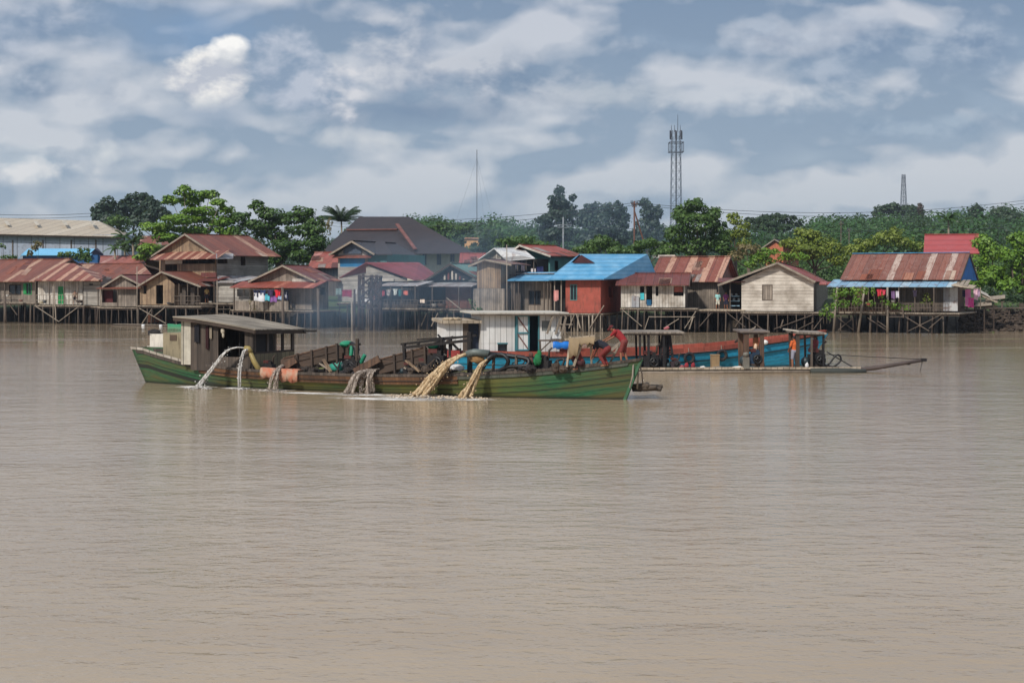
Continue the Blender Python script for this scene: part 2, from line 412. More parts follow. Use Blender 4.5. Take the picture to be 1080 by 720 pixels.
n = t.noise(tc, 0.25, 5, 0.6); n2_ = t.noise(tc, 2.5, 4, 0.6)
c = t.mix(t.mapr(n2_, 0.35, 0.65), lin(36, 30, 24), lin(64, 54, 42))
grass = t.mix(t.mapr(n2_, 0.35, 0.65), lin(48, 66, 30), lin(86, 104, 46))
c = t.mix(t.math('MULTIPLY', t.mapr(z, 1.2, 1.9), t.mapr(n, 0.35, 0.5)), c, grass)
t.principled(c, 0.95, n2_, 0.1, 0.8)
o = bpy.data.objects.new('ground', g.mesh('ground', t.m, smooth=True)); COL.objects.link(o); tag(o, kind='structure')

# water
wm = MB(); wm.add([(-2400, -290, 0), (2400, -290, 0), (2400, 460, 0), (-2400, 460, 0)], [(0, 1, 2, 3)])
t = NT('muddy_water'); tc, x, y, z = t.coords('Object')
w1 = t.noise(t.scalev(tc, (1.5, 2.6, 1)), 1.0, 4, 0.58, 0.25)
w2 = t.noise(t.scalev(tc, (0.30, 0.62, 1)), 1.0, 3, 0.5, 0.3)
w3 = t.noise(t.scalev(tc, (4.0, 6.5, 1)), 1.0, 3, 0.6)
patch = t.noise(t.scalev(tc, (0.015, 0.06, 1)), 1.0, 3, 0.5, 0.5)
h = t.math('ADD', t.math('MULTIPLY', w1, 0.62), t.math('ADD', t.math('MULTIPLY', w2, 0.9), t.math('MULTIPLY', w3, 0.16)))
lee = t.mapr(t.math('ADD', y, t.math('MULTIPLY', patch, 14)), 98, 122, 1.0, .22)
lane = t.mapr(t.noise(t.scalev(tc, (.012, .11, 1)), 1.0, 4, .6, .8), .52, .66, 0, 1)
h = t.math('MULTIPLY', h, t.math('MULTIPLY', t.math('ADD', lee, t.math('MULTIPLY', lane, t.mapr(y, 88, 110, 0.0, 1.2))), t.mapr(patch, 0.35, 0.65, 0.6, 1.1)))
silt = t.noise(t.scalev(tc, (0.05, 0.12, 1)), 1.0, 4, 0.55, 0.4)
c = t.mix(t.mapr(silt, 0.35, 0.65), lin(161, 142, 117), lin(173, 154, 128))
p = t.principled(c, 0.05, h, 0.060, 1.0, IOR=1.33)
o = bpy.data.objects.new('river_water', wm.mesh('river_water', t.m)); COL.objects.link(o); tag(o, kind='structure')

# haze: one closed box of thin even air round camera and scene
hb = MB(); hb.span((-2600, -320, -4), (2600, 2600, 110))
t = NT('thin_haze')
vp = t.n('ShaderNodeVolumePrincipled', {'Color': (0.66, 0.76, 0.90, 1), 'Density': 0.00016, 'Anisotropy': 0.1})
t.t.links.new(vp.outputs[0], t.out.inputs['Volume'])
o = bpy.data.objects.new('haze', hb.mesh('haze', t.m)); COL.objects.link(o); tag(o, kind='stuff')
# ------------------------------------------------------------------ house builder
HG = 'stilt houses along the river bank'
PATCH_G = sheet(lin(128, 124, 120), lin(150, 146, 140), lin(170, 160, 150), 'x', rustamt=.5); PATCH_R = sheet(lin(112, 58, 40), lin(140, 76, 52), lin(170, 120, 96), 'x', rustamt=.5)
PATCH_P = sheet(lin(150, 116, 100), lin(172, 140, 120), lin(190, 170, 150), 'x', rustamt=.5); PATCH_D = sheet(lin(78, 40, 36), lin(92, 48, 42), lin(110, 70, 60), 'x', rustamt=.3)
class House(Frame):
    def __init__(s, name, label, x0, Y0, x1, Y1, cat='house', group=HG, base=0.0):
        f = Frame.span(x0, Y0, x1, Y1); s.w = f.w
        Frame.__init__(s, f.A, f.d, (0, 0, base)); e = f.thing(name, label, cat, (0, 0, base), group); s.root = e.root
    def walls(s, pl, pr, pt_, pb, v0, v1, mat, holes=(), apex=None, rholes=(), name='wall', th=0.1, left=True, matside=None):
        """box of walls with real openings; holes are (px0,px1,py0,py1) seen on the front, rholes on the right side"""
        uL, uR = s.u(pl, v0), s.u(pr, v0); pm = (pl+pr)/2
        zt, zb = s.z(pt_, pm, v0), s.z(pb, pm, v0)
        m = MB()
        def grid(a0, a1, hs, mk):
            A_ = sorted({a0, a1} | {min(a1, max(a0, q)) for h in hs for q in h[:2]}); Z_ = sorted({zb, zt} | {min(zt, max(zb, q)) for h in hs for q in h[2:]})
            for i in range(len(A_)-1):
                if A_[i+1]-A_[i] < 1e-4: continue
                run = None
                for j in range(len(Z_)-1):
                    if Z_[j+1]-Z_[j] < 1e-4: continue
                    ca, cz = (A_[i]+A_[i+1])/2, (Z_[j]+Z_[j+1])/2
                    hole = any(h[0] < ca < h[1] and h[2] < cz < h[3] for h in hs)
                    if hole:
                        if run is not None: mk(A_[i], A_[i+1], run, Z_[j]); run = None
                    elif run is None: run = Z_[j]
                if run is not None: mk(A_[i], A_[i+1], run, Z_[-1])
        hs = [(s.u(a, v0), s.u(b, v0), s.z(d, (a+b)/2, v0), s.z(c, (a+b)/2, v0)) for a, b, c, d in holes]
        grid(uL, uR, hs, lambda a, b, c, d: m.span((a, v0, c), (b, v0+th, d)))
        hr = []
        for a, b, c, d in rholes:
            q0, q1 = s.side(a, (c+d)/2, uR), s.side(b, (c+d)/2, uR); vm = (q0.y+q1.y)/2
            zz = lambda py: s.side((a+b)/2, py, uR).z
            hr.append((q0.y, q1.y, zz(d), zz(c)))
        ms = m if matside is None else MB()
        grid(v0+th, v1, hr, lambda a, b, c, d: ms.span((uR-th, a, c), (uR, b, d)))
        if left: m.span((uL, v0+th, zb), (uL+th, v1, zt))
        m.span((uL+th, v1-th, zb), (uR-th, v1, zt))
        m.span((uL+th, v0+th, zb), (uR-th, v1-th, zb+0.08))
        if apex:
            if isinstance(apex, tuple):
                ua, za = s.u(apex[0], v0), s.z(apex[1], apex[0], v0)
                for va in (v0, v1-th):
                    m.add([(uL, va, zt), (uR, va, zt), (ua, va, za), (uL, va+th, zt), (uR, va+th, zt), (ua, va+th, za)],
                          [(0, 1, 2), (5, 4, 3), (0, 3, 4, 1), (1, 4, 5, 2), (2, 5, 3, 0)])
        m.part(name, mat, s)
        if matside is not None: ms.part('side_wall', matside, s)
        s.box_ = (uL, uR, zb, zt, v0, v1); return s
    def endtri(s, side, vr, pyr, v0, v1, mat, name='gable_wall', z0=None, zr=None):
        """triangle that closes the end of a roof whose ridge runs along u"""
        uL, uR, zb, zt, _, _ = s.box_; u = uR if side == 'r' else uL; d = -0.1 if side == 'r' else 0.1
        z0 = zt if z0 is None else z0; m = MB()
        m.add([(u, v0, z0), (u, v1, z0), (u, vr, zr), (u+d, v0, z0), (u+d, v1, z0), (u+d, vr, zr)],
              [(0, 1, 2), (5, 4, 3), (0, 3, 4, 1), (1, 4, 5, 2), (2, 5, 3, 0)])
        return m.part(name, mat, s)
    def gable(s, L, Apx, R, v0, v1, mat, th=0.09, name='roof', barge=None):
        """roof with its gable to the viewer: L, A, R are photo points on the plane v0"""
        l, a, r = s.pt(*L, v0), s.pt(*Apx, v0), s.pt(*R, v0)
        m = MB()
        for e in (l, r):
            m.add([(e.x, v0, e.z), (a.x, v0, a.z), (a.x, v1, a.z), (e.x, v1, e.z), (e.x, v0, e.z-th), (a.x, v0, a.z-th), (a.x, v1, a.z-th), (e.x, v1, e.z-th)],
                  [(0, 1, 2, 3), (7, 6, 5, 4), (0, 4, 5, 1), (1, 5, 6, 2), (2, 6, 7, 3), (3, 7, 4, 0)])
        ro = m.part(name, mat, s)
        b = MB()
        for e in (l, r): b.beam((e.x, v0-0.04, e.z-0.09), (a.x, v0-0.04, a.z-0.09), 0.07, 0.2)
        b.part('barge_board', barge or POST_L, s)
        c = MB(); c.beam((a.x, v0-0.02, a.z+0.03), (a.x, v1+0.02, a.z+0.03), 0.3, 0.05); o = c.part('ridge_cap', mat, s)
        s.patches(Vector((r.x, v0, r.z)), Vector((r.x, v1, r.z)), Vector((a.x, v0, a.z)), Vector((a.x, v1, a.z)), mat, 4)
        return l, a, r
    def roof(s, polys, mat, th=0.09, name='roof'):
        """roof planes; every corner is (px, py, v)"""
        m = MB()
        for p in polys: m.slab([s.pt(*q) if len(q) == 3 else s.pt(*q[:3])+Vector((q[3], 0, 0)) for q in p], th)
        return m.part(name, mat, s)
    def eaved(s, E0, E1, R0, R1, v0, vr, mat, th=0.09, hipL=False, hipR=False, cap=None):
        """roof with the eave to the viewer: eave E0-E1 at v0, ridge R0-R1 at vr (photo points), mirrored behind"""
        e0, e1, r0, r1 = s.pt(*E0, v0), s.pt(*E1, v0), s.pt(*R0, vr), s.pt(*R1, vr); vb = 2*vr-v0
        ez = (e0.z+e1.z)/2; rz = (r0.z+r1.z)/2; e0.z = e1.z = ez; r0.z = r1.z = rz
        if not hipL: r0.x = e0.x if abs(r0.x-e0.x) < 1.2 else r0.x
        if not hipR: r1.x = e1.x if abs(r1.x-e1.x) < 1.2 else r1.x
        b0, b1 = Vector((e0.x, vb, ez)), Vector((e1.x, vb, ez))
        m = MB(); m.slab([e0, e1, r1, r0], th); m.slab([b1, b0, r0, r1], th)
        if hipL: m.slab([b0, e0, r0], th)
        if hipR: m.slab([e1, b1, r1], th)
        m.part('roof', mat, s)
        c = MB(); c.beam(r0+Vector((0, 0, .05)), r1+Vector((0, 0, .05)), 0.34, 0.06)
        if hipL: c.beam(e0+Vector((0, 0, .04)), r0+Vector((0, 0, .05)), 0.25, 0.05)
        if hipR: c.beam(e1+Vector((0, 0, .04)), r1+Vector((0, 0, .05)), 0.25, 0.05)
        c.part('ridge_cap', cap or mat, s)
        s.patches(e0, e1, r0, r1, mat)
        if not hipR: 
            k = MB()
            for q in (e1, b1): k.beam((e1.x, q.y, q.z-0.12), (r1.x, vr, rz-0.12), 0.07, 0.2)
            k.part('barge_board', POST, s)
        return e0, e1, r0, r1
    def patches(s, e0, e1, r0, r1, mat, n=5):
        """odd replacement sheets nailed over the roof slope"""
        if mat in (PINK_ROWS, TILE_DARK, BLUE_ROWS, CREAM): return
        rnd = random.Random(int(abs(e0.x)*100+abs(e0.z)*37)+n); U = e1-e0; V_ = ((r0-e0)+(r1-e1))*.5; N_ = U.cross(V_).normalized()
        if N_.z < 0: N_ = -N_
        w, h_ = U.length, V_.length
        for k in range(n):
            pw, ph = rnd.uniform(.7, 1.3)/w, rnd.uniform(.5, 1.0)*min(1, 2.2/h_); a = rnd.uniform(.04, .96-pw); b = rnd.choice((-.03, -.02, rnd.uniform(0, 1-ph))); j = rnd.uniform(-.02, .02)
            q = [e0+U*x+V_*y+N_*.035 for x, y in ((a, b), (a+pw, b+j*.5), (a+pw+j*.3, b+ph+j), (a, b+ph))]; m = MB(); m.slab(q, .03)
            m.part('roof_patch', rnd.choice((PATCH_G, PATCH_R, PATCH_R, PATCH_P, PATCH_D)), s)
    def lean(s, pl, pr, plow, phigh, v0, v1, mat, th=0.07, name='lean_to_roof', shift=0.0):
        a, b = s.pt(pl, plow, v0), s.pt(pr, plow, v0); pm = (pl+pr)/2
        zh = s.z(phigh, pm, v1); z0 = (a.z+b.z)/2
        m = MB(); m.slab([(a.x, v0, z0), (b.x, v0, z0), (b.x+shift, v1, zh), (a.x+shift, v1, zh)], th)
        return m.part(name, mat, s)
    def platform(s, pl, pr, py, v0, v1, mat=None, th=0.12):
        a, b = s.u(pl, v0), s.u(pr, v0); z = s.z(py, (pl+pr)/2, v0); m = MB()
        m.span((a, v0, z-th), (b, v1, z)); m.part('platform', mat or DECK, s)
        k = MB()
        for v in np.arange(v0+0.15, v1, 1.6): k.beam((a, v, z-th-0.09), (b, v, z-th-0.09), 0.1, 0.16)
        k.part('floor_beam', POST_D, s)
        s.pz = z-th; return s
    def stilts(s, pxs, v, top=None, r=0.09, rows_=(1.3, 2.9, 4.6), mat=None, bot=-0.8, lean=0.15, front_extra=0.0):
        z = s.pz if top is None else top; rnd = random.Random(int(pxs[0]*7+v*13))
        ust = []
        for i, px in enumerate(pxs):
            px += rnd.uniform(-1.6, 1.6); u = s.u(px, v); ust.append(u)
            for k, dv in enumerate((0,)+tuple(rows_)):
                uu = u+(0 if k == 0 else rnd.uniform(-.5, .5)); m = MB(); q = r*rnd.choice((.55, .75, .9, 1.2))
                m.tube([(uu+rnd.uniform(-lean, lean), v+dv+rnd.uniform(-.1, .1), bot), (uu, v+dv, z+(front_extra if k == 0 else 0))], [q*1.1, q*0.9], 6)
                m.part('stilt', mat or ((POST if rnd.random() < .45 else POST_D) if k == 0 else DARK), s, smooth=True)  # rear rows coloured near black: under-house shade put into their paint
        return ust
    def braces(s, lst, v, mat=None, r=0.06):
        for a, b, c, d in lst:
            m = MB(); m.beam(s.pt(a, b, v), s.pt(c, d, v+0.02), r*2, r*1.2); m.part('brace', mat or POST, s)
    def post(s, px, y0, y1, v, r=0.05, mat=None, name='porch_post'):
        m = MB(); m.beam(s.pt(px, y1, v), s.pt(px, y0, v), r*2); m.part(name, mat or POST, s)
    def posts(s, pxs, y0, y1, v, r=0.05, mat=None):
        for p in pxs: s.post(p, y0, y1, v, r, mat)
    def rail(s, pl, pr, y0, y1, v, mat=None, n=0, bars=2):
        m = MB()
        for i in range(bars):
            y = y0+(y1-y0)*i/max(1, bars); m.beam(s.pt(pl, y, v), s.pt(pr, y, v), 0.06)
        for i in range(n):
            p = pl+(pr-pl)*i/max(1, n-1); m.beam(s.pt(p, y0, v), s.pt(p, y1, v), 0.05)
        m.part('railing', mat or POST, s)
    def window(s, a, b, c, d, v, frame=None, pane=None, bars=1, recess=0.06, shutter=None):
        p, q = s.pt(a, c, v), s.pt(b, d, v); u0, u1, z1, z0 = p.x, q.x, p.z, q.z; m = MB(); t_ = 0.07
        m.span((u0-t_, v-.03, z0-t_), (u1+t_, v+.05, z0)); m.span((u0-t_, v-.03, z1), (u1+t_, v+.05, z1+t_))
        m.span((u0-t_, v-.03, z0), (u0, v+.05, z1)); m.span((u1, v-.03, z0), (u1+t_, v+.05, z1))
        for i in range(bars):
            x = u0+(u1-u0)*(i+1)/(bars+1); m.span((x-.03, v-.01, z0), (x+.03, v+.04, z1))
        f = m.part('window', frame or FRAME_W, s)
        g_ = MB(); g_.span((u0, v+recess, z0), (u1, v+recess+.02, z1)); g_.part('pane', pane or GLASS, s, parent=f)
        if shutter:
            for x0, x1 in ((u0-(u1-u0)*0.5-.08, u0-.08),):
                h = MB(); h.span((x0, v-.07, z0), (x1, v-.032, z1)); h.part('shutter', shutter, s, parent=f)
    def door(s, a, b, c, d, v, mat):
        p, q = s.pt(a, c, v), s.pt(b, d, v); m = MB(); m.span((p.x, v+.02, q.z), (q.x, v+.07, p.z)); o = m.part('door', mat, s)
        k = MB(); k.ball((q.x-.12, v-.01, (p.z+q.z)/2), 0.04, 4); k.part('handle', BLACK, s, parent=o)
        k = MB(); k.span((p.x-.08, v-.02, q.z), (p.x, v+.09, p.z+.08)); k.span((q.x, v-.02, q.z), (q.x+.08, v+.09, p.z+.08)); k.span((p.x, v-.02, p.z), (q.x, v+.09, p.z+.08)); k.part('door_frame', FRAME_W, s, parent=o)
    def panel(s, a, b, c, d, v, mat, name='wall_panel', th=0.06):
        p, q = s.pt(a, c, v), s.pt(b, d, v); m = MB(); m.span((p.x, v, q.z), (q.x, v+th, p.z)); return m.part(name, mat, s)

def yb(px, lift=0.0):
    """distance of the water's edge under a photo column"""
    x0 = (px-540)/F_PX
    Y = 150.0
    for _ in range(30): Y = 0.5*Y+0.5*bankY(x0*Y)
    return Y+lift

GREEN = paint(lin(40, 150, 84), 0.6, 0.2, 0.2); BLUEP = paint(lin(24, 112, 160), 0.6, 0.2, 0.25); TEAL = paint(lin(82, 130, 128), 0.7, 0.25, 0.3)
CREAM = paint(lin(206, 198, 180), 0.8, 0.15, 0.3); REDW = paint(lin(166, 82, 68), 0.8, 0.25, 0.6); PLASTER = paint(lin(176, 166, 150), 0.85, 0.2, 0.4)

# 1 long brown-red roof at the left edge
h = House('stilt_house', 'grey board stilt house at the left edge under a long brown-red roof, green shutter', -40, yb(-40), 38, yb(38, -1))
h.walls(-38, 37, 296, 319, 1.2, 9, WOOD_G, holes=[(28, 33, 299, 310), (-20, -12, 302, 319), (10, 22, 300, 311)])
h.eaved((-44, 297), (38, 296), (-34, 274), (78, 273), 0.0, 6.0, RUST_X)
h.window(28, 33, 299, 310, 1.2, frame=GREEN, shutter=GREEN)
h.window(10, 22, 301, 310, 1.2, frame=POST_D, bars=1)
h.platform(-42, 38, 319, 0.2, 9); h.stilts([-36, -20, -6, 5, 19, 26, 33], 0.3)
h.posts([-6, 5], 297, 319, 0.3); h.rail(-40, 12, 309, 319, 0.25, n=9)
h.braces([(8, 318, 18, 332), (-30, 338, -12, 322)], 0.25)
# 2 porch house, white wall, green door
h = House('stilt_house', 'white walled stilt house with a green door, open porch and striped hip roof', 37, yb(37, -2), 89, yb(89, -2))
h.walls(40, 87, 292, 321, 1.6, 8, WOOD_W, holes=[(61, 67.5, 302, 320.5)])
h.roof([[(36, 295.5, 0), (104, 295.5, 0), (78, 277.5, 4.4), (66, 277.5, 4.4)], [(104, 295.5, 0), (112, 291, 6.0), (78, 277.5, 4.4)], [(36, 295.5, 0), (66, 277.5, 4.4), (48, 291, 7.0)]], STRIPE_X)
h.door(61, 67.5, 302, 320.5, 1.65, GREEN)
h.platform(36, 89, 322, 0, 8, DECK); us = h.stilts([37, 45, 53, 60, 68, 74, 82, 88], 0.1)
h.posts([37.5, 52, 67.5, 82], 296, 322, 0.1); h.rail(38, 88, 311, 322, 0.1, n=14, mat=POST_L)
h.braces([(38, 323, 62, 339), (82, 324, 62, 339), (57, 300, 59, 338)], -0.1, POST_L)
h = House('stilt_house', 'pale grey board stilt house wedged right of the green door house', 89, yb(89, -1), 104, yb(104, -1))
h.walls(88, 106, 294, 322, 0.6, 6, WOOD_GH, holes=[(94, 98, 299, 301)])
h.roof([[(86, 296, 0.2), (108, 296, 0.2), (108, 288, 4), (86, 288, 4)], [(108, 288, 4), (108, 296, 7.8), (86, 296, 7.8), (86, 288, 4)]], RUST_X)
h.platform(88, 106, 323, 0.3, 6); h.stilts([90, 94, 99, 104], 0.4)
# 3 big red-brown roof behind
h = House('riverside_house', 'low house whose wide plain brown-red roof spreads behind the porch house', 80, yb(80, 5), 160, yb(160, 6), base=1.6)
h.walls(84, 158, 296, 318, 1, 9, WOOD_G)
h.eaved((80, 297), (166, 296), (74, 278), (150, 278), 0, 5.5, RUST_X)
h = House('riverside_house', 'small house behind with a pale brick-red tin roof ridge', 106, yb(106, 18), 152, yb(152, 18), base=1.7)
h.walls(108, 150, 284, 312, 0.6, 8, WOOD_G)
h.eaved((104, 283), (156, 283), (106, 270), (150, 270), 0, 5, sheet(lin(146, 84, 76), lin(166, 96, 84), lin(190, 150, 140), 'x', amount=0.2))
# 4 small gable
h = House('stilt_house', 'small grey gabled stilt house with a maroon curtained opening facing the river', 103, yb(103, -2), 147, yb(147, -2.5))
h.walls(105, 144, 302.5, 323, 0.8, 6, WOOD_G, holes=[(107.5, 124, 306, 319)], apex=(128, 290.5))
h.gable((108, 302), (128, 289.5), (151, 301), 0.3, 6.5, MAROON_Y)
h.lean(101, 147, 304, 302, 0, 1.2, RUST_X)
h.panel(107.5, 119, 306, 319, 1.3, paint(lin(84, 26, 30), 0.9), 'curtain')
h.platform(103, 146, 324, 0.2, 6); h.stilts([104, 111, 119, 126, 134, 138, 145], 0.3); h.posts([103.5, 124, 145], 304, 323, 0.15)
# 5 brown gable, black door
h = House('stilt_house', 'brown board gabled stilt house with a tall black doorway and small window', 147, yb(147, -3), 212, yb(212, -4))
h.walls(147.5, 184, 300, 321.5, 0.8, 7, WOOD_B, holes=[(151, 154.5, 300.5, 310), (164.5, 172, 300.5, 320.5)], apex=(171, 287.5))
h.walls(184.5, 205, 303, 321.5, 1.6, 7, WOOD_D, holes=[(186, 192, 301, 309), (196, 201, 302, 320)], name='porch_wall')
h.gable((144, 302), (170.5, 286), (212, 301.5), 0.1, 7.5, RUST_Y)
h.platform(143, 212, 322.5, -0.6, 7, DECK); h.stilts([146, 156, 161, 176, 187, 197, 208], -0.4)
h.posts([189, 198, 209], 299, 322, 0.2); h.rail(184, 211, 312, 322, 0.0, n=8)
h.braces([(147, 325, 175, 341), (174, 324, 162, 334), (150, 341, 160, 326)], -0.5, POST_L)
# 6 big two storey house
h = House('two_storey_house', 'large two-storey board house with a long rusty roof and red skirt roof across its gable', 163, yb(163, 4), 229, yb(229, 1), base=0.5)
vb6 = h.side(288, 260, h.u(229)).y
h.walls(168, 228, 268.5, 297, 0.6, vb6, WOOD_B, holes=[(192, 227, 272.5, 278), (174, 187, 279, 290)], apex=(195, 248.5), rholes=[(254, 259, 268.5, 280), (229.5, 240, 272, 278)], matside=WOOD_GH)
h.gable((160, 269.5), (195, 246.5), (229.5, 269), 0.0, vb6+1.2, RUST_Y)
h.lean(158, 229, 273, 265, -1.0, 0.7, STRIPE_X)
h.panel(174, 192, 273, 278, 0.4, CREAM, 'white_board'); 
h.panel(187, 227, 279, 290, 0.52, WOOD_B, 'board_panel')
h.walls(214, 229, 296.5, 319, 0.2, 5, WOOD_D, holes=[(216, 227, 299, 318)], name='lower_wall')
u6 = h.u(229)
m = MB(); q = [h.side(229, 290.5, u6), h.side(268, 291, u6)]
a, b = h.side(230, 297, u6+1.6), h.side(262, 296, u6+1.6)
m.slab([a, b, q[1], q[0]], 0.06); m.part('side_canopy', GREY_Y, h)
m = MB(); a, b = h.side(228, 272.5, u6+1.3), h.side(246, 272.5, u6+1.3); m.slab([a, b, h.side(246, 267.5, u6), h.side(228, 267.5, u6)], 0.06); m.part('window_canopy', GREY_Y, h)
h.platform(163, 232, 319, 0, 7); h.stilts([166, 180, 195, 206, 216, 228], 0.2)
h = House('stilt_house', 'narrow pale grey board annex below the grey canopy of the large house', 226, yb(226, -1), 247, yb(247, -1))
h.walls(227, 246, 296, 318.5, 0.4, 5, WOOD_GH); h.lean(224, 249, 297.5, 291.5, 0, 5, GREY_X)
h.lean(205, 227, 296, 292, -0.3, 2, MAROON_X, name='porch_roof'); h.panel(212, 228, 287.5, 292, 1.0, MAROON_X, 'sign_board')
h.posts([206, 226], 296, 320, -0.2)
h.platform(206, 247, 319.5, -0.5, 5); h.stilts([207, 213, 221, 228, 235, 243], -0.3)
h.braces([(214, 336, 226, 322), (228, 326, 244, 326), (210, 330, 240, 331)], -0.4)
# 7 gable house with laundry
h = House('stilt_house', 'brown gabled stilt house with washing along its porch and red roof running back', 243, yb(243, -3), 329, yb(329, -4))
vb7 = h.side(357, 296, h.u(329)).y
h.walls(264, 329, 296, 326, 1.6, vb7, WOOD_G, apex=(297, 281), holes=[(283, 289, 304, 316)], rholes=[(338, 343, 303, 311)])
h.walls(246, 264, 303, 326, 1.0, 4, WOOD_GH, holes=[(250, 256, 305, 312.5), (258, 263, 305, 312.5)], name='porch_wall')
h.gable((262, 296.5), (298, 279.5), (333, 296), 0.9, vb7+0.8, MAROON_Y)
h.lean(242, 331, 303, 296.5, -0.4, 1.6, sheet(lin(126, 58, 50), lin(150, 72, 60), lin(196, 130, 110), 'x', amount=0.3))
h.panel(308, 329, 294, 297, 1.4, FRAME_W, 'fascia_board'); h.platform(243, 330, 327, -0.2, vb7)
h.panel(246, 304, 317, 327, -0.15, WOOD_G, 'porch_boarding')
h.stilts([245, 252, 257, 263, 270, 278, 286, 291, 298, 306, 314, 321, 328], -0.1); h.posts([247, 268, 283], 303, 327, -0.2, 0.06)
# 8 house with the blue window
h = House('riverside_house', 'pale board house with a bright blue shuttered window under a dark gable', 356, yb(356, 1), 386, yb(386, 1), base=0.5)
vb8 = 10
h.walls(356.5, 388, 268, 318, 0.8, vb8, WOOD_GH, holes=[(358.5, 385, 272.5, 281.5)], apex=(371.5, 256))
h.walls(388, 408, 268, 279, 0.9, vb8, TEAL, name='side_wing_wall')
h.gable((347, 268), (371, 253.8), (395, 267.5), 0.0, vb8, TILE_DARK)
h.roof([[(393, 268, 0.2), (414, 268, 0.2), (405, 254, 5.5), (373, 254, 5.5)]], TILE_DARK, name='wing_roof')
h.panel(362, 381, 257, 267.5, 0.6, paint(lin(70, 80, 96), 0.8), 'gable_panel'); h.panel(358.5, 385, 272.5, 281.5, 0.84, BLUEP, 'shutter')
h.lean(350, 391, 271.5, 268, 0.2, 1.1, RUST_X); h.platform(355, 390, 319, 0, 8); h.stilts([357, 365, 373, 381, 388], 0.1)
h = House('riverside_house', 'low house showing only its brick-red patched roof left of the blue shuttered house', 326, yb(326, 12), 360, yb(360, 12), base=1.6)
h.walls(328, 358, 280, 312, 1, 8, WOOD_D); h.eaved((324, 282), (362, 282), (332, 266), (362, 266), 0, 5, sheet(lin(140, 66, 56), lin(160, 84, 70), lin(190, 140, 130), 'x', amount=0.3))
# 9 maroon roof with gable wall
h = House('stilt_house', 'stilt house with a smooth maroon roof, pale gable and washing in a dark porch', 386, yb(386, -1), 436, yb(436, -3))
vb9 = h.side(466, 292, h.u(436)).y
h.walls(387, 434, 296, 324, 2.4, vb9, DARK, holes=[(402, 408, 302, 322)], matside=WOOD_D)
h.roof([[(386, 276.5, 1.2), (437, 295, 1.2), (466, 293.5, vb9), (442, 276.5, vb9)], [(386, 276.5, 1.2), (442, 276.5, vb9), (420, 296, vb9), (352, 296, 1.2)]], sheet(lin(112, 52, 60), lin(124, 58, 66), lin(170, 100, 108), 'y', amount=0.12, rustamt=0.08))
m = MB(); m.slab([h.pt(386, 279, 1.6), h.pt(386, 297, 1.6), h.pt(432, 297, 1.6)], 0.1, (0, 1, 0)); m.part('gable_wall', WOOD_GH, h)
h.lean(398, 441, 301, 296.5, 0, 2.4, GREY_X); h.panel(402, 415, 293.5, 296.5, 1.4, FRAME_W, 'fascia_board')
h.platform(388, 440, 325, -0.2, 6); h.stilts([390, 396, 403, 411, 419, 428, 437], -0.1); h.posts([400, 412, 424, 438], 301, 325, 0)
h.rail(388, 440, 316, 325, -0.1, n=16, bars=3); h.panel(388, 440, 320, 325, -0.05, WOOD_D, 'porch_boarding')
# 10 big dark roof behind
h = House('large_roof_house', 'big cream house under a huge dark tiled hip roof rising above the others', 340, 205, 500, 196, group='houses set back from the river', base=1.8)
h.walls(352, 488, 266, 300, 3, 18, CREAM, holes=[(446, 449.5, 268, 279), (461, 465, 268, 279), (475, 479, 268, 276)])
for a in (446, 461, 475): h.window(a, a+4, 268, 279, 3, frame=POST_L)
h.roof([[(336, 268, 0), (500, 267, 0), (446, 243, 7), (366, 243, 7)], [(366, 243, 7), (446, 243, 7), (431, 228.5, 11), (379, 228.5, 11)],
        [(500, 267, 0), (490, 262, 20), (431, 228.5, 11), (446, 243, 7)], [(336, 268, 0), (366, 243, 7), (379, 228.5, 11), (350, 264, 20)],
        [(490, 262, 20), (350, 264, 20), (379, 228.5, 11), (431, 228.5, 11)]], TILE_DARK)
m = MB(); m.beam(h.pt(419, 237, 7)+Vector((0, -.1, .1)), h.pt(438, 264, 0.2)+Vector((0, 0, .15)), 0.5, 0.15); m.beam(h.pt(366, 243, 7)+Vector((0, 0, .1)), h.pt(419, 242.5, 7)+Vector((0, 0, .1)), 0.35, 0.15)
m.part('hip_tiles', paint(lin(128, 84, 78), 0.7), h)
# 11 teal gable
h = House('stilt_house', 'dark stilt house with teal-green gable roof and grey tin porch roof', 440, yb(440, -1), 500, yb(500, -3))
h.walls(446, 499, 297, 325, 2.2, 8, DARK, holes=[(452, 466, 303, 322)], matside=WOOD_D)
h.walls(470, 497, 300, 325, 1.6, 4, paint(lin(110, 72, 62), 0.9, 0.4, 0.5), name='brick_wall')
h.gable((444, 298), (475, 277.8), (503, 293), 1.0, 8.5, sheet(lin(84, 128, 122), lin(98, 142, 134), lin(130, 160, 150), 'y', amount=0.2, rustamt=0.12), barge=POST_D)
m = MB(); m.slab([h.pt(452, 296, 1.6), h.pt(498, 295, 1.6), h.pt(475, 280, 1.6)], 0.08, (0, 1, 0)); m.part('gable_wall', DARK, h)
for k, (px, c_) in enumerate(((468, FRAME_W), (472, MAROON_X), (476, FRAME_W), (480, FRAME_W), (484, MAROON_X), (488, FRAME_W))): h.panel(px, px+1.8, 285+abs(px-475)*.7, 295, 1.5, c_, 'slat', .05)
h.lean(438, 498, 301.5, 296.5, 0, 2.4, GREY_X); h.platform(440, 503, 326, -0.2, 7)
h.stilts([443, 450, 456, 463, 471, 480, 489, 498], -0.1); h.posts([441, 456, 484], 301, 326, 0.1)
h.rail(440, 482, 317, 326, -0.1, n=10, bars=2); h.braces([(471, 314, 491, 330), (455, 344, 462, 330), (444, 344, 450, 330)], -0.3, POST_L)
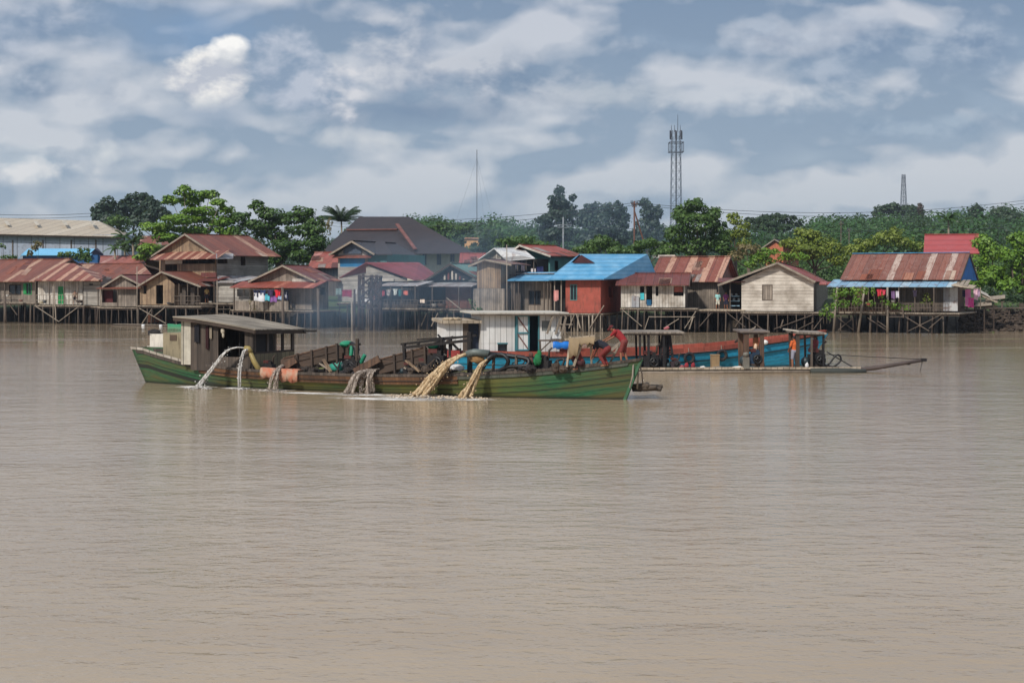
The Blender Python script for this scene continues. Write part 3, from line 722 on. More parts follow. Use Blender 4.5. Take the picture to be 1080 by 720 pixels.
# 12 wooden tower house
h = House('stilt_house', 'tall narrow two-storey bare board stilt house with a small brown gable', 499, yb(499, -3), 536, yb(536, -3))
h.walls(503, 528, 278, 304, 0.6, 5, WOOD_B, apex=(511, 274.8)); h.walls(499, 532, 304.2, 328, 0.4, 6, WOOD_G, name='lower_wall')
h.gable((494, 280), (511, 273), (540, 278.5), 0, 5.6, paint(lin(104, 72, 66), 0.8, 0.3, 0.4)); h.platform(498, 534, 329, 0, 6); h.stilts([500, 507, 515, 524, 532], 0.1)
h = House('riverside_house', 'grey gabled house behind with a white tin roof over a dark balcony', 505, yb(505, 5), 566, yb(566, 3), base=1.4)
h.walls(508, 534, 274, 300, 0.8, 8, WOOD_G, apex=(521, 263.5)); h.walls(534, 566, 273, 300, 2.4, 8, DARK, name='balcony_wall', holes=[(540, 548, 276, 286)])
h.roof([[(534, 274.5, 0), (564, 272, 0.0), (550, 261, 6.5), (521, 261.5, 0.2)], [(521, 261.5, 0.2), (550, 261, 6.5), (520, 273, 6.5), (504, 273.5, 0.2)]], sheet(lin(205, 205, 204), lin(222, 222, 220), lin(235, 235, 232), 'y', amount=0.2, rustamt=0.1))
h.posts([546, 555, 563], 273, 290, 0.4); h.window(524, 528, 265.5, 272.5, 0.8, frame=FRAME_W, pane=FRAME_W, bars=0)
# 14 red roof teal walls
h = House('riverside_house', 'teal walled house with a clean red roof behind the blue porch roof', 543, yb(543, 9), 582, yb(582, 7), base=1.6)
vb14 = h.side(612, 268, h.u(580)).y
h.walls(547, 580, 269, 306, 0.8, vb14, TEAL, apex=(552, 260), rholes=[(585, 589, 275, 285), (600, 604, 275, 285)])
h.gable((541, 263.5), (548, 258), (581, 269.5), 0, vb14+1, sheet(lin(146, 66, 54), lin(160, 74, 62), lin(180, 110, 96), 'y', amount=0.15, rustamt=0.15), barge=FRAME_W)
# 15 blue lean-to
h = House('stilt_house', 'dark board stilt house with a bright blue ribbed porch roof and paired window', 534, yb(534, -2.5), 583, yb(583, -4))
h.walls(536, 582, 296, 328, 2.2, 7, WOOD_G, holes=[(558, 570, 307, 321)], matside=WOOD_D); h.window(558, 570, 307, 321, 2.2, frame=POST, bars=1)
h.lean(534, 586, 295.5, 287, 0.2, 3.6, BLUE_ROWS); h.posts([540, 543, 547, 574, 578, 581], 296, 328, 0.5); h.panel(538, 549, 297, 328, 1.6, WOOD_D)
h.platform(533, 586, 329, 0, 7); h.stilts([536, 544, 553, 562, 571, 580], 0.1); h.lean(537, 584, 288, 287.8, 2.4, 6.5, GREY_X, name='rear_roof')
# 16 blue roof, red walls
h = House('stilt_house', 'red walled stilt house under a broad bright blue ribbed hip roof', 585, yb(585, -4), 636, yb(636, -4.5))
u16 = h.u(633.5, .8); vb16 = h.side(655, 312, u16).y
h.walls(596.5, 633.5, 292, 330, 0.8, vb16, REDW, holes=[(602, 608, 300.5, 316)], rholes=[(642, 646, 302, 314)])
h.window(602, 608, 300.5, 316, 0.8, frame=TEAL)
h.roof([[(578, 294.5, 0), (637, 294, 0), (628, 277, 2.6), (602, 277, 2.6)], [(578, 294.5, 0), (602, 277, 2.6), (611, 268, 5.5), (590, 284, 9)],
        [(637, 294, 0), (693, 291.5, 7.5), (683, 268, 6.5), (628, 277, 2.6)], [(628, 277, 2.6), (683, 268, 6.5), (611, 268, 5.5)],
        [(693, 291.5, 7.5), (590, 284, 12), (611, 268, 5.5), (683, 268, 6.5)]], BLUE_ROWS)
m = MB(); m.slab([h.pt(604, 277.4, 2.3), h.pt(627, 277.4, 2.3), h.pt(613, 268.8, 2.3)], 0.12, (0, 1, 0)); m.part('gable_vent', paint(lin(70, 36, 40), 0.9), h)
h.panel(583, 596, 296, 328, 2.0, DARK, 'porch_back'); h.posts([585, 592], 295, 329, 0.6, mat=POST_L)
h.platform(583, 636, 330.5, 0.3, vb16); h.stilts([586, 592, 597, 603, 609, 614, 620, 626, 632], 0.4, mat=POST_L, r=.1)
h.braces([(587, 342, 604, 342), (622, 346, 637, 322), (600, 346, 606, 331), (612, 346, 608, 331)], 0.2, POST_L)
# 17 white board house
h = House('stilt_house', 'whitewashed board stilt house with two doorways under a plain maroon roof', 651, yb(651, -4), 723, yb(723, -4))
u17 = h.u(722.5, .8)
h.walls(655, 722.5, 299, 324, 0.8, 6.8, WOOD_W, holes=[(675, 679.5, 302, 314), (681.5, 688, 301.5, 321), (691.5, 694.5, 302, 312), (710.5, 721, 302, 312)], matside=WOOD_G)
h.eaved((649, 300.5), (727, 300), (656, 287.8), (733, 288), 0, 3.6, MAROON_X)
h.box_ = (h.box_[0], h.box_[1]+0.3, 0, h.z(300, 700), 0, 0); h.endtri('r', 3.6, 0, 0.3, 6.9, DARK, z0=h.z(300, 720), zr=h.z(288.6, 725, 3.6))
h.panel(675.2, 679.3, 309, 316, 0.7, paint(lin(70, 190, 200), 0.9), 'towel'); h.panel(682, 687, 316, 322, 0.7, paint(lin(20, 90, 130), 0.9), 'door_curtain')
h.panel(666, 674, 312, 324, 0.6, GREY_X, 'mesh_panel'); h.panel(711, 720, 302.3, 308, 0.95, paint(lin(170, 96, 84), 0.9), 'curtain')
h.platform(654, 736, 325, 0, 7); h.stilts([656, 664, 672, 681, 690, 697, 711, 718, 725, 733], 0.1)
h.braces([(657, 327, 677, 344), (684, 334, 733, 334), (680, 347, 684, 335), (731, 334, 727, 347), (722, 346, 734, 328), (700, 346, 716, 336)], -0.15, POST_L)
# 18 rusty striped roof behind
h = House('riverside_house', 'grey house with a steep rust-red roof striped by pale sheets', 686, yb(686, 4), 756, yb(756, 2.5), base=0.6)
h.walls(690, 756, 296, 325, 0.8, 8.4, WOOD_G, matside=WOOD_G)
e0, e1, r0, r1 = h.eaved((683, 297), (760, 296), (692, 271), (781, 270.5), 0, 4.6, STRIPE_X)
uu = h.box_[1]; h.endtri('r', 4.6, 0, 0.3, 8.9, WOOD_G, z0=e0.z-0.1, zr=r0.z-0.15)
h.panel(694, 712, 268.8, 271.5, 4.5, FRAME_W, 'ridge_board'); h.platform(690, 757, 326, 0.3, 8); h.stilts([736, 744, 752], 0.4)
# 19 open shelter
h = House('open_shelter', 'open wooden shelter with shelves of pots between grey wall and white gable', 752, yb(752, -3), 787, yb(787, -3))
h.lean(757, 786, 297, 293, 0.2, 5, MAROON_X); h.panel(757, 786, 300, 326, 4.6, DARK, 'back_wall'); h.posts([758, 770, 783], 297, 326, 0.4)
for k, y_ in enumerate((312, 317, 322)): h.panel(770, 780, y_, y_+.8, 1.6, LBLUE_X, 'shelf', 0.5)
m = MB(); [m.ball(h.pt(771.5+i*2.6, 310.6+5*(i % 2), 1.8), .13, 5) for i in range(4)]; m.part('pots', paint(lin(150, 160, 165), .4), h, smooth=True)
h.platform(734, 786, 326.5, 0, 5.5, WOOD_P); h.stilts([738, 748, 757, 766, 776, 784], 0.1); h.braces([(736, 346, 750, 330), (765, 328, 786, 345), (775, 345, 785, 330)], -0.1)
# 20 white gable
h = House('stilt_house', 'big whitewashed gable wall stilt house with one grey shuttered window', 783, yb(783, -3.5), 858.5, yb(858.5, -4))
u20 = h.u(858, .8); vb20 = h.side(872, 312, u20).y+5.5
h.walls(782, 858, 296, 328, 0.8, vb20, WOOD_WH, apex=(820, 278.2), holes=[(804.5, 814, 301, 316)], matside=WOOD_G)
h.window(804.5, 814, 301, 316, 0.8, frame=POST, pane=WOOD_G, bars=0, recess=0.0)
h.gable((757, 300), (820, 276.3), (860, 296.5), 0.2, vb20+.6, sheet(lin(140, 56, 48), lin(150, 60, 52), lin(186, 110, 96), 'y', amount=0.1, rustamt=0.1))
h.lean(864, 884, 299.5, 297, 4.5, 8.0, sheet(lin(140, 56, 48), lin(150, 60, 52), lin(186, 110, 96), 'x', amount=0.1, rustamt=0.1), name='side_roof')
h.platform(781, 866, 329, 0.3, vb20); h.stilts([783, 791, 800, 810, 820, 830, 840, 848, 856, 866], 0.4)
h.braces([(816, 347, 857, 332), (842, 347, 858, 339), (858, 347, 868, 334), (784, 332, 804, 347), (823, 346, 826, 337)], 0.2)
# 21 little orange house behind
h = House('distant_house', 'small orange-brown house with a dark gable half hidden in trees', 806, 260, 826, 258, group='houses set back from the river', base=2.6)
h.walls(808, 826, 260, 280, 0.5, 8, paint(lin(190, 110, 80), .8), holes=[(815, 819, 262, 268)], apex=(817, 254)); h.gable((801, 263), (817, 252), (831, 260), 0, 9, TILE_DARK)
h = House('distant_house', 'ochre house wall glowing between trees on the far green slope', 489, 330, 506, 330, group='houses set back from the river', base=10)
h.walls(490, 505, 252, 264, 0, 9, paint(lin(222, 172, 118), .8)); h.eaved((489.5, 252), (506, 252), (490, 250.8), (505, 250.8), -.2, 5, paint(lin(176, 128, 90), .8))
h = House('distant_house', 'small house with a low pink-red roof beside the big dark roof', 487, 186, 508, 186, group='houses set back from the river', base=2)
h.walls(489, 507, 275, 290, 0.5, 8, WOOD_G); h.eaved((484, 277), (512, 277), (488, 267), (508, 267), 0, 4, sheet(lin(150, 70, 66), lin(160, 80, 74), lin(170, 110, 100), 'x', amount=.1))
h = House('distant_house', 'tiny grey hut roof in the trees left of the bent power pole', 690, 300, 705, 300, group='houses set back from the river', base=4)
h.walls(691, 706, 262, 272, 0, 6, FRAME_W); h.eaved((689, 263), (708, 263), (692, 258), (704, 258), -.5, 3, GREY_X)
h = House('distant_house', 'low house with a faded red roof among leaves above the brown gable house', 145, 215, 178, 213, group='houses set back from the river', base=2)
h.walls(147, 176, 259, 285, 0.5, 8, WOOD_D); h.eaved((143, 262), (180, 258), (150, 251), (174, 247), 0, 4, RUST_X)
# 22 right rusty roof house
h = House('stilt_house', 'long stilt house at the right with rusty roof, blue ridge and pale blue porch roof', 873, yb(873, -0.5), 1013, yb(1013, -7.2))
h.walls(884, 1004, 297, 329, 2.6, 9.0, WOOD_R, holes=[(898, 912, 303, 318), (916, 922, 303, 326), (930, 940, 303, 318), (945, 949, 303, 318)])
h.panel(995, 1010, 303, 328, 1.6, GREY_X, 'tin_panel'); h.panel(948, 995, 303, 328, 1.65, WOOD_D, 'board_panel')
e0, e1, r0, r1 = h.eaved((886, 294.5), (1013, 294), (900, 267.5), (1025, 266.8), 1.6, 6.4, sheet(lin(104, 56, 44), lin(132, 74, 58), lin(200, 182, 168), 'x', per=1.5, amount=0.3, rustamt=0.35), cap=paint(lin(70, 150, 200), .6))
h.box_ = (h.u(885, 1.6)+.3, e1.x-0.06, 0, 0, 0, 0); h.endtri('r', 6.4, 0, 1.9, 10.9, paint(lin(18, 104, 180), .7), z0=e0.z-.12, zr=r0.z-.12)
h.lean(872, 1006, 302, 294.5, 0, 2.6, LBLUE_X); 
m = MB(); [m.slab([h.pt(1006+i*5, 301, .2), h.pt(1010+i*5, 301.5, .2), h.pt(1014+i*5, 295, 2.6), h.pt(1010+i*5, 295, 2.6)], .05) for i in range(3)]; m.part('loose_roof_board', POST_L, h)
m = MB(); m.slab([h.pt(1003, 300.5, -.2), h.pt(1026, 304, -.2), h.pt(1030, 301, 1.5), h.pt(1008, 298, 1.5)], .06); m.part('loose_roof_sheet', WOOD_P, h)
h.platform(875, 1012, 329.5, 0.0, 9); h.posts([884, 901, 916, 948, 965, 985], 302, 329, 0.1); h.rail(876, 1000, 320, 329, 0.05, n=40, bars=2)
h.stilts([888, 898, 905, 917, 925, 950, 958, 972, 984, 994], 0.2); 
for a, b in ((879, 883), (905, 912), (936, 936)):
    m = MB(); m.tube([h.pt(a, 351, -.5), h.pt(b, 303, -.3)], [.13, .1], 6); m.part('stilt', POST_L, h, smooth=True)
h.braces([(884, 335, 900, 348), (900, 335, 884, 348), (915, 335, 935, 348), (955, 334, 980, 349), (958, 349, 992, 332), (980, 346, 994, 334), (937, 334, 953, 334), (952, 324, 953, 335), (938, 347, 925, 338)], -0.2)
h = House('distant_house', 'house with a bright pink-red ribbed roof rising behind the long rusty roof', 975, 172, 1036, 170, group='houses set back from the river', base=2)
h.walls(980, 1030, 266, 290, 1, 9, CREAM); h.eaved((974, 267), (1033, 267), (979, 247.5), (1034, 247), 0, 5.5, PINK_ROWS)
# warehouse
h = House('warehouse', 'huge warehouse with a cream metal roof and long pale blue-grey wall', -60, 268, 131, 262, cat='warehouse', group='', base=1.8)
if "group" in h.root: del h.root["group"]
WALLG = sheet(lin(150, 160, 176), lin(158, 168, 184), lin(176, 184, 196), 'x', per=0.35, amount=0.2, rust=lin(120, 122, 128), rustamt=0.2)
h.walls(-55, 128, 248, 292, 1.2, 38, WALLG)
h.roof([[(-62, 245.2, 0), (131, 249.5, 0), (104, 233, 20), (-50, 228.3, 20)], [(131, 249.5, 0), (137, 247.5, 38), (104, 233, 20)], [(137, 246, 39), (-30, 243, 39), (-50, 228.3, 20), (104, 233, 20)]],
       sheet(lin(180, 166, 146), lin(190, 176, 154), lin(204, 192, 172), 'x', per=0.4, amount=0.3, rust=lin(166, 148, 124), rustamt=0.25))
m = MB()
for px in (7, 38, 68, 97): m.slab([h.pt(px, 238.5, 8)+Vector((0, 0, .25)), h.pt(px+4, 238.6, 8)+Vector((0, 0, .25)), h.pt(px+1, 234.8, 13)+Vector((0, 0, .35)), h.pt(px-3, 234.7, 13)+Vector((0, 0, .35))], .06)
m.part('skylight_panels', paint(lin(196, 186, 168), .5), h)
h.roof([[(-62, 245.6, -.05), (131, 249.9, -.05), (131, 251.2, -.05, 0.01), (-62, 246.9, -.05, 0.01)]], POST_D, 0.1, 'gutter')
m = MB(); [m.span((h.u(px)-.12, 1.1, 3), (h.u(px)+.12, 1.2, 13.0)) for px in (10, 42, 72, 98)]; m.part('downpipes', POST, h)
# blue building
h = House('blue_building', 'blue building with a pale blue roof standing before the warehouse', 16, 205, 104, 203, cat='building', group='', base=1.8)
if 'group' in h.root: del h.root['group']
h.walls(24, 103, 269, 290, 0.6, 9, paint(lin(24, 84, 136), .6, .15, .15)); h.roof([[(16, 276, 0), (23, 268.5, 0), (30, 262.5, 5), (28, 264, 5)], [(22, 268.8, 0), (96, 268.8, 0), (103, 262.3, 5), (30, 262, 5)], [(103, 262.3, 5), (96, 270, 10), (24, 270, 10), (30, 262, 5)]], paint(lin(120, 190, 228), .5, .1, .15))
m = MB(); m.slab([h.pt(93, 269, -.1), h.pt(109, 268, 4), h.pt(103, 261.6, 5), h.pt(100, 262.5, 2)], .2); m.part('gable_end', paint(lin(52, 44, 70), .7), h)
# ------------------------------------------------------------------ foliage
def leafmat(c1, c2, c3, name='foliage'):
    t = NT(name); at = t.n('ShaderNodeAttribute', attribute_name='tone').outputs['Fac']
    tc, x, y, z = t.coords()
    n = t.noise(tc, 0.45, 3, 0.6)
    c = t.mix(t.mapr(n, 0.35, 0.65), c1, c2); c = t.mix(t.math('POWER', at, 2.5), c, c3)
    d = t.n('ShaderNodeBsdfPrincipled', {'Base Color': c, 'Roughness': 0.55})
    tr = t.n('ShaderNodeBsdfTranslucent', {'Color': t.mix(0.4, c, (0.3, 0.42, 0.06, 1))})
    m = t.n('ShaderNodeMixShader', {0: 0.22}); t.t.links.new(d.outputs[0], m.inputs[1]); t.t.links.new(tr.outputs[0], m.inputs[2])
    t.t.links.new(m.outputs[0], t.out.inputs[0]); return t.m
L_BRIGHT = leafmat(lin(76, 112, 32), lin(100, 138, 44), lin(142, 172, 62))
L_MID = leafmat(lin(50, 80, 34), lin(70, 100, 42), lin(98, 126, 56))
L_DARK = leafmat(lin(36, 58, 36), lin(50, 74, 44), lin(72, 94, 56))
L_BLUE = leafmat(lin(40, 60, 48), lin(54, 74, 60), lin(74, 94, 78))  # bluish greens: smoke and distance haze tinted into the leaf colour
L_YEL = leafmat(lin(84, 104, 34), lin(112, 128, 44), lin(150, 160, 66))
L_DRY = leafmat(lin(96, 88, 58), lin(120, 108, 72), lin(140, 124, 84))
BARK = paint(lin(96, 84, 72), 0.9, 0.4, 0.3); BARK_L = paint(lin(140, 128, 112), 0.9, 0.3, 0.3)

def leaf_arrays(clumps, dens, size, rs, flat=0.0, jit=0.45):
    """clumps: (cx,cy,cz, rx,ry,rz) in metres -> quads spread through each clump's volume"""
    V = []; T = []
    for (cx, cy, cz, rx, ry, rz) in clumps:
        n = max(12, int(1.35*dens*(rx*ry+ry*rz+rx*rz)/3*4))
        d = rs.normal(size=(n, 3)); d /= np.linalg.norm(d, axis=1)[:, None]
        r = rs.uniform(0.35, 1.0, n)**0.5
        # lumps: push the outline in and out
        ph = rs.uniform(0, 6.28, 6)
        lump = 1+0.16*np.sin(4*d[:, 0]+ph[0])*np.sin(5*d[:, 2]+ph[1])+0.12*np.sin(9*d[:, 0]+ph[2]+3*d[:, 1])*np.sin(8*d[:, 2]+ph[3])
        c = np.array([cx, cy, cz])+d*(r*lump)[:, None]*np.array([rx, ry, rz])
        nrm = d+rs.normal(size=(n, 3))*jit; nrm[:, 2] += 0.35+flat; nrm /= np.linalg.norm(nrm, axis=1)[:, None]
        a = np.cross(nrm, rs.normal(size=(n, 3))); a /= np.linalg.norm(a, axis=1)[:, None]+1e-9
        b = np.cross(nrm, a); s = (size*rs.uniform(0.55, 1.3, n))[:, None]
        q = np.stack([c-a*s*.5, c-b*s*.4+a*s*.05, c+a*s*.5, c+b*s*.4-a*s*.05], 1)
        V.append(q.reshape(-1, 3)); T.append(np.repeat(rs.uniform(0, 1, n)*0.7+rs.uniform(0, .3), 1))
    return np.concatenate(V), np.concatenate(T)

def leaf_mesh(name, V, T, mat, o):
    n = len(T); me = bpy.data.meshes.new(name)
    me.vertices.add(4*n); me.vertices.foreach_set('co', (V-np.array(o)).astype(np.float32).ravel())
    me.loops.add(4*n); me.loops.foreach_set('vertex_index', np.arange(4*n, dtype=np.int32))
    me.polygons.add(n); me.polygons.foreach_set('loop_start', np.arange(0, 4*n, 4, dtype=np.int32))
    me.polygons.foreach_set('loop_total', np.full(n, 4, dtype=np.int32))
    at = me.attributes.new('tone', 'FLOAT', 'FACE'); at.data.foreach_set('value', T.astype(np.float32))
    me.materials.append(mat); me.update(); me.validate(); return me

def tree(label, cat, base, Y, clumps, mat, leaf=0.4, dens=26, group='trees behind the houses', name='broadleaf_tree', trunk=0.28, flat=0.0, bark=None, depth=0.85, subs=5):
    """clumps are (px, py, rx_px, ry_px[, dy]) as seen in the photo; each becomes a lobe with real depth"""
    rs = np.random.RandomState(abs(hash(label)) % 1000 if False else sum(map(ord, label)) % 9973)
    bx = (base-540)/F_PX*Y; bz = gz(bx, Y)-0.2
    f = W.thing(name, label, cat, (bx, Y, bz), group)
    k = Y/F_PX; C = []; centers = []; fk = 1.3 if flat else 1.0
    for c in clumps:
        px, py, rx, ry = c[:4]; dy = c[4] if len(c) > 4 else rs.uniform(-1, 1)*rx*k*0.5
        q = P(px, py, Y+dy); centers.append(q)
        R = np.array([rx*k, max(rx, ry)*k*depth, ry*k*fk])
        C.append((q.x, q.y, q.z, R[0]*.95, R[1]*.95, R[2]*.95))
        for i in range(subs):                           # smaller lobes ring the main one and break its outline
            d = rs.normal(size=3); d /= np.linalg.norm(d)
            e = np.array(q)+d*R*0.8; s = rs.uniform(.32, .55)
            C.append((e[0], e[1], e[2], R[0]*s, R[1]*s, max(R[2]*s, .3)))
    V, T = leaf_arrays(C, dens, leaf, rs, flat)
    o = bpy.data.objects.new('crown', leaf_mesh('crown', V, T, mat, f.o)); COL.objects.link(o); o.parent = f.root
    m = MB(); zt = min(q.z for q in centers); tx = sum(q.x for q in centers)/len(centers); ty = sum(q.y for q in centers)/len(centers)
    fork = Vector((bx*.7+tx*.3, Y*.7+ty*.3, bz+(zt-bz)*0.75 if zt > bz+1 else bz+1))
    m.tube([(bx, Y, bz-.3), (bx+.1, Y, (bz+fork.z)/2), fork], [trunk*1.3, trunk, trunk*.8], 7); m.part('trunk', bark or BARK, f, smooth=True)
    for q in centers[:7]:
        m = MB(); mid = (fork+q)/2+Vector((rs.uniform(-.4, .4), 0, -.3)); m.tube([fork, mid, q-Vector((0, 0, .2))], [trunk*.45, trunk*.28, trunk*.1], 5)
        m.part('limb', bark or BARK, f, smooth=True)
    return f

G = 'trees behind the houses'
tree('tall dark rounded tree, left one of three over the warehouse end', 'tree', 118, 330, [(106, 224, 9, 8), (113, 214, 9, 8), (122, 220, 9, 9), (104, 228, 8, 5), (116, 230, 14, 8)], L_BLUE, .9, 9)
tree('tall dark rounded tree, middle one of three over the warehouse end', 'tree', 140, 335, [(133, 216, 7, 7), (140, 212, 8, 8), (148, 210, 8, 7), (142, 224, 13, 9), (152, 222, 8, 8)], L_BLUE, .9, 9)
tree('tall dark rounded tree, right one of three beyond the warehouse end', 'tree', 164, 330, [(160, 216, 8, 8), (168, 219, 8, 7), (172, 226, 8, 6), (158, 228, 12, 9), (145, 233, 12, 6)], L_BLUE, .9, 9)
tree('bright green leafy bush between the dark trees and the warehouse roof', 'tree', 124, 290, [(124, 232, 10, 6), (117, 236, 8, 5), (132, 238, 8, 6)], L_MID, .6, 12)
tree('layered almond tree with spreading flat tiers above the two-storey house', 'tree', 207, 188,
     [(194, 202, 12, 4.5), (206, 207, 14, 4.5), (221, 205, 12, 4), (182, 211, 13, 3.6), (232, 213, 9, 3.4), (203, 214, 10, 3.6), (240, 221, 9, 3.6), (214, 222, 20, 4.4), (192, 231, 24, 5), (232, 232, 18, 5), (165, 240, 20, 4.2), (205, 242, 24, 5), (176, 250, 18, 4.5), (158, 262, 14, 5), (150, 270, 9, 3), (240, 243, 12, 6), (247, 228, 6, 3)],
     L_BRIGHT, .42, 32, name='almond_tree', flat=0.7, depth=.8, subs=6, bark=BARK_L)
tree('layered almond tree with dense tiers between the two-storey house and dark roof', 'tree', 292, 186,
     [(271, 217, 9, 4.5), (255, 229, 11, 4.5), (285, 224, 16, 4.5), (319, 223, 12, 4.5), (304, 231, 22, 5), (272, 237, 18, 5), (331, 233, 11, 4.5), (320, 243, 22, 5), (285, 247, 20, 5), (255, 245, 10, 6), (330, 255, 18, 6), (302, 258, 18, 6), (318, 268, 18, 6), (292, 270, 16, 5), (335, 266, 9, 5)],
     L_MID, .42, 32, name='almond_tree', flat=0.7, depth=.8, subs=6)
tree('pale twiggy shrub right of the dense almond tree', 'tree', 342, 195, [(340, 236, 5, 6), (345, 244, 5, 8), (348, 235, 3, 5)], L_DRY, .3, 9, trunk=.1)
tree('dark clump of leaves between the red roof ends and the almond tree', 'tree', 240, 200, [(236, 240, 18, 8), (262, 256, 20, 8)], L_DARK, .5, 12)
tree('small bush in front of the blue building, left one', 'tree', 42, 198, [(41, 257, 5, 3.5), (36, 262, 4, 3), (32, 267, 4, 4)], L_DRY, .35, 18, trunk=.08)
tree('leafy bush in front of the right half of the blue building', 'tree', 80, 194, [(66, 268, 5, 3), (76, 269, 8, 4), (88, 265, 7, 5), (92, 271, 6, 6), (84, 272, 8, 5)], L_MID, .35, 18, trunk=.1)
tree('low leafy bush poking over the warehouse wall by the left edge', 'tree', 0, 200, [(1, 260, 5, 4), (10, 271, 8, 3)], L_MID, .35, 16, trunk=.1)
tree('tangled brown-green creeper bush below the left almond tree', 'tree', 150, 197, [(146, 248, 7, 7), (138, 260, 10, 7), (128, 258, 8, 6), (172, 262, 8, 4)], L_DARK, .4, 18)
# smoke-blue group in the middle distance
tree('tallest spire-shaped blue-green tree in the smoke behind the blue roofs', 'tree', 590, 330, [(590, 203, 7, 7), (589, 211, 10, 7), (592, 219, 13, 8), (592, 226, 16, 7), (580, 232, 13, 8), (598, 230, 12, 9), (588, 246, 20, 8), (573, 243, 8, 7), (604, 208, 4, 4)], L_BLUE, .8, 10)
tree('broad domed blue-green tree left of the bent power pole', 'tree', 640, 325, [(632, 221, 14, 8), (648, 222, 12, 8), (618, 230, 12, 9), (657, 232, 10, 10), (636, 236, 22, 11), (624, 250, 18, 8), (652, 250, 16, 9)], L_BLUE, .8, 10)
tree('narrow leaning blue-green tree between the bent power pole and the lattice tower', 'tree', 682, 320, [(680, 213, 7, 6), (684, 222, 9, 7), (693, 226, 6, 8), (682, 236, 13, 9), (674, 248, 12, 9), (694, 246, 10, 9)], L_BLUE, .7, 11)
tree('spreading rounded bush behind the blue hip roof', 'tree', 632, 200, [(632, 258, 20, 7), (618, 263, 14, 5), (650, 264, 14, 5), (636, 252, 10, 4)], L_MID, .38, 30)
tree('hillside tree on the left of the ochre wall', 'tree', 480, 345, [(478, 244, 12, 8), (468, 240, 12, 6)], L_MID, .7, 14)
tree('hillside tree directly above the ochre wall', 'tree', 498, 348, [(497, 242, 12, 5), (490, 240, 8, 5)], L_MID, .7, 14)
tree('hillside tree on the right of the ochre wall', 'tree', 513, 345, [(514, 248, 9, 8), (524, 248, 10, 7)], L_MID, .7, 14)
tree('low bush in front of the ochre wall', 'tree', 497, 320, [(486, 254, 6, 6), (510, 255, 7, 6), (497, 263, 14, 4), (502, 259, 5, 3)], L_DARK, .6, 14, trunk=.1)
tree('low green tree behind the red roof and the far pole', 'tree', 556, 240, [(548, 254, 20, 5), (566, 258, 18, 4), (535, 258, 10, 4)], L_MID, .5, 14)
tree('large dark green mango tree in front of the lattice tower', 'tree', 738, 190, [(732, 216, 14, 7), (720, 226, 14, 9), (748, 228, 16, 11), (735, 236, 22, 12), (713, 246, 14, 11), (758, 246, 14, 12), (735, 258, 26, 11), (708, 262, 14, 8), (764, 262, 12, 8)], L_MID, .42, 32, trunk=.5)
tree('lighter green tree at the right shoulder of the large mango tree', 'tree', 775, 196, [(775, 232, 9, 7), (782, 242, 10, 9), (770, 248, 10, 8), (784, 256, 9, 8)], L_YEL, .38, 28)
tree('yellow-green low tree left of the large mango tree', 'tree', 685, 194, [(684, 257, 16, 6), (668, 264, 12, 5), (696, 266, 14, 5)], L_MID, .38, 30)
tree('brownish leaning shrub thicket right of the mango tree', 'tree', 790, 186, [(788, 264, 13, 7), (776, 270, 10, 6), (800, 268, 8, 6)], L_DRY, .4, 16)
tree('broad yellow-green tree rising behind the white gable roof', 'tree', 858, 188, [(850, 246, 14, 6), (840, 256, 18, 7), (866, 254, 16, 7), (878, 262, 14, 7), (856, 266, 26, 8), (884, 274, 12, 6)], L_YEL, .38, 30)
tree('bright green low bush behind the left half of the white gable roof', 'tree', 806, 180, [(800, 273, 10, 5), (808, 267, 12, 5), (812, 276, 10, 4), (826, 270, 9, 5), (792, 279, 6, 4), (842, 271, 10, 4)], leafmat(lin(74, 112, 30), lin(98, 136, 40), lin(140, 166, 60)), .38, 20)
tree('yellow-green tree mass between the rusty roof house and the far slope', 'tree', 920, 205, [(912, 258, 14, 7), (935, 252, 16, 8), (955, 256, 14, 8), (945, 246, 9, 6), (900, 264, 12, 6), (968, 260, 10, 7)], L_YEL, .42, 26)
tree('big leafy tree filling the right edge, left lobe against the pink roof', 'tree', 1042, 160, [(1036, 256, 13, 9), (1048, 266, 14, 12), (1030, 276, 12, 9), (1044, 290, 16, 12), (1030, 295, 10, 9), (1052, 302, 14, 9)], L_BRIGHT, .38, 38, trunk=.4)
tree('big leafy tree cut by the right edge of the picture', 'tree', 1078, 158, [(1075, 254, 13, 9), (1085, 266, 16, 12), (1066, 272, 12, 11), (1078, 288, 18, 13), (1068, 303, 14, 9), (1092, 300, 14, 12), (1088, 248, 12, 8)], L_BRIGHT, .38, 38, trunk=.4)
tree('dark leafy bush under the big trees on the right bank', 'tree', 1056, 152, [(1040, 308, 12, 6), (1060, 311, 14, 6), (1076, 314, 10, 6)], L_DARK, .35, 24, trunk=.12)
# distinct trees on the skyline
tree('round ball-headed tree standing alone on the right skyline', 'tree', 1029, 560, [(1029, 220, 7, 6), (1029, 226, 6, 4)], L_DARK, 1.0, 6)
tree('dark flat-topped tree on the skyline just left of the far tower', 'tree', 938, 600, [(930, 222, 10, 6), (940, 220, 11, 6), (948, 223, 10, 7)], L_DARK, 1.1, 6)
tree('dark rounded tree on the skyline just right of the far tower', 'tree', 958, 600, [(957, 221, 9, 6), (965, 224, 10, 6)], L_DARK, 1.1, 6)
tree('small reddish-brown spiky tree on the skyline right of the far tower', 'tree', 971, 590, [(971, 219, 3.5, 5), (972, 224, 4, 3)], leafmat(lin(70, 56, 50), lin(86, 66, 58), lin(98, 78, 66)), .9, 6)
tree('wide green tree high on the skyline near the right edge', 'tree', 1060, 520, [(1057, 225, 14, 8), (1068, 232, 16, 8), (1046, 232, 14, 6)], L_DARK, 1.0, 7)
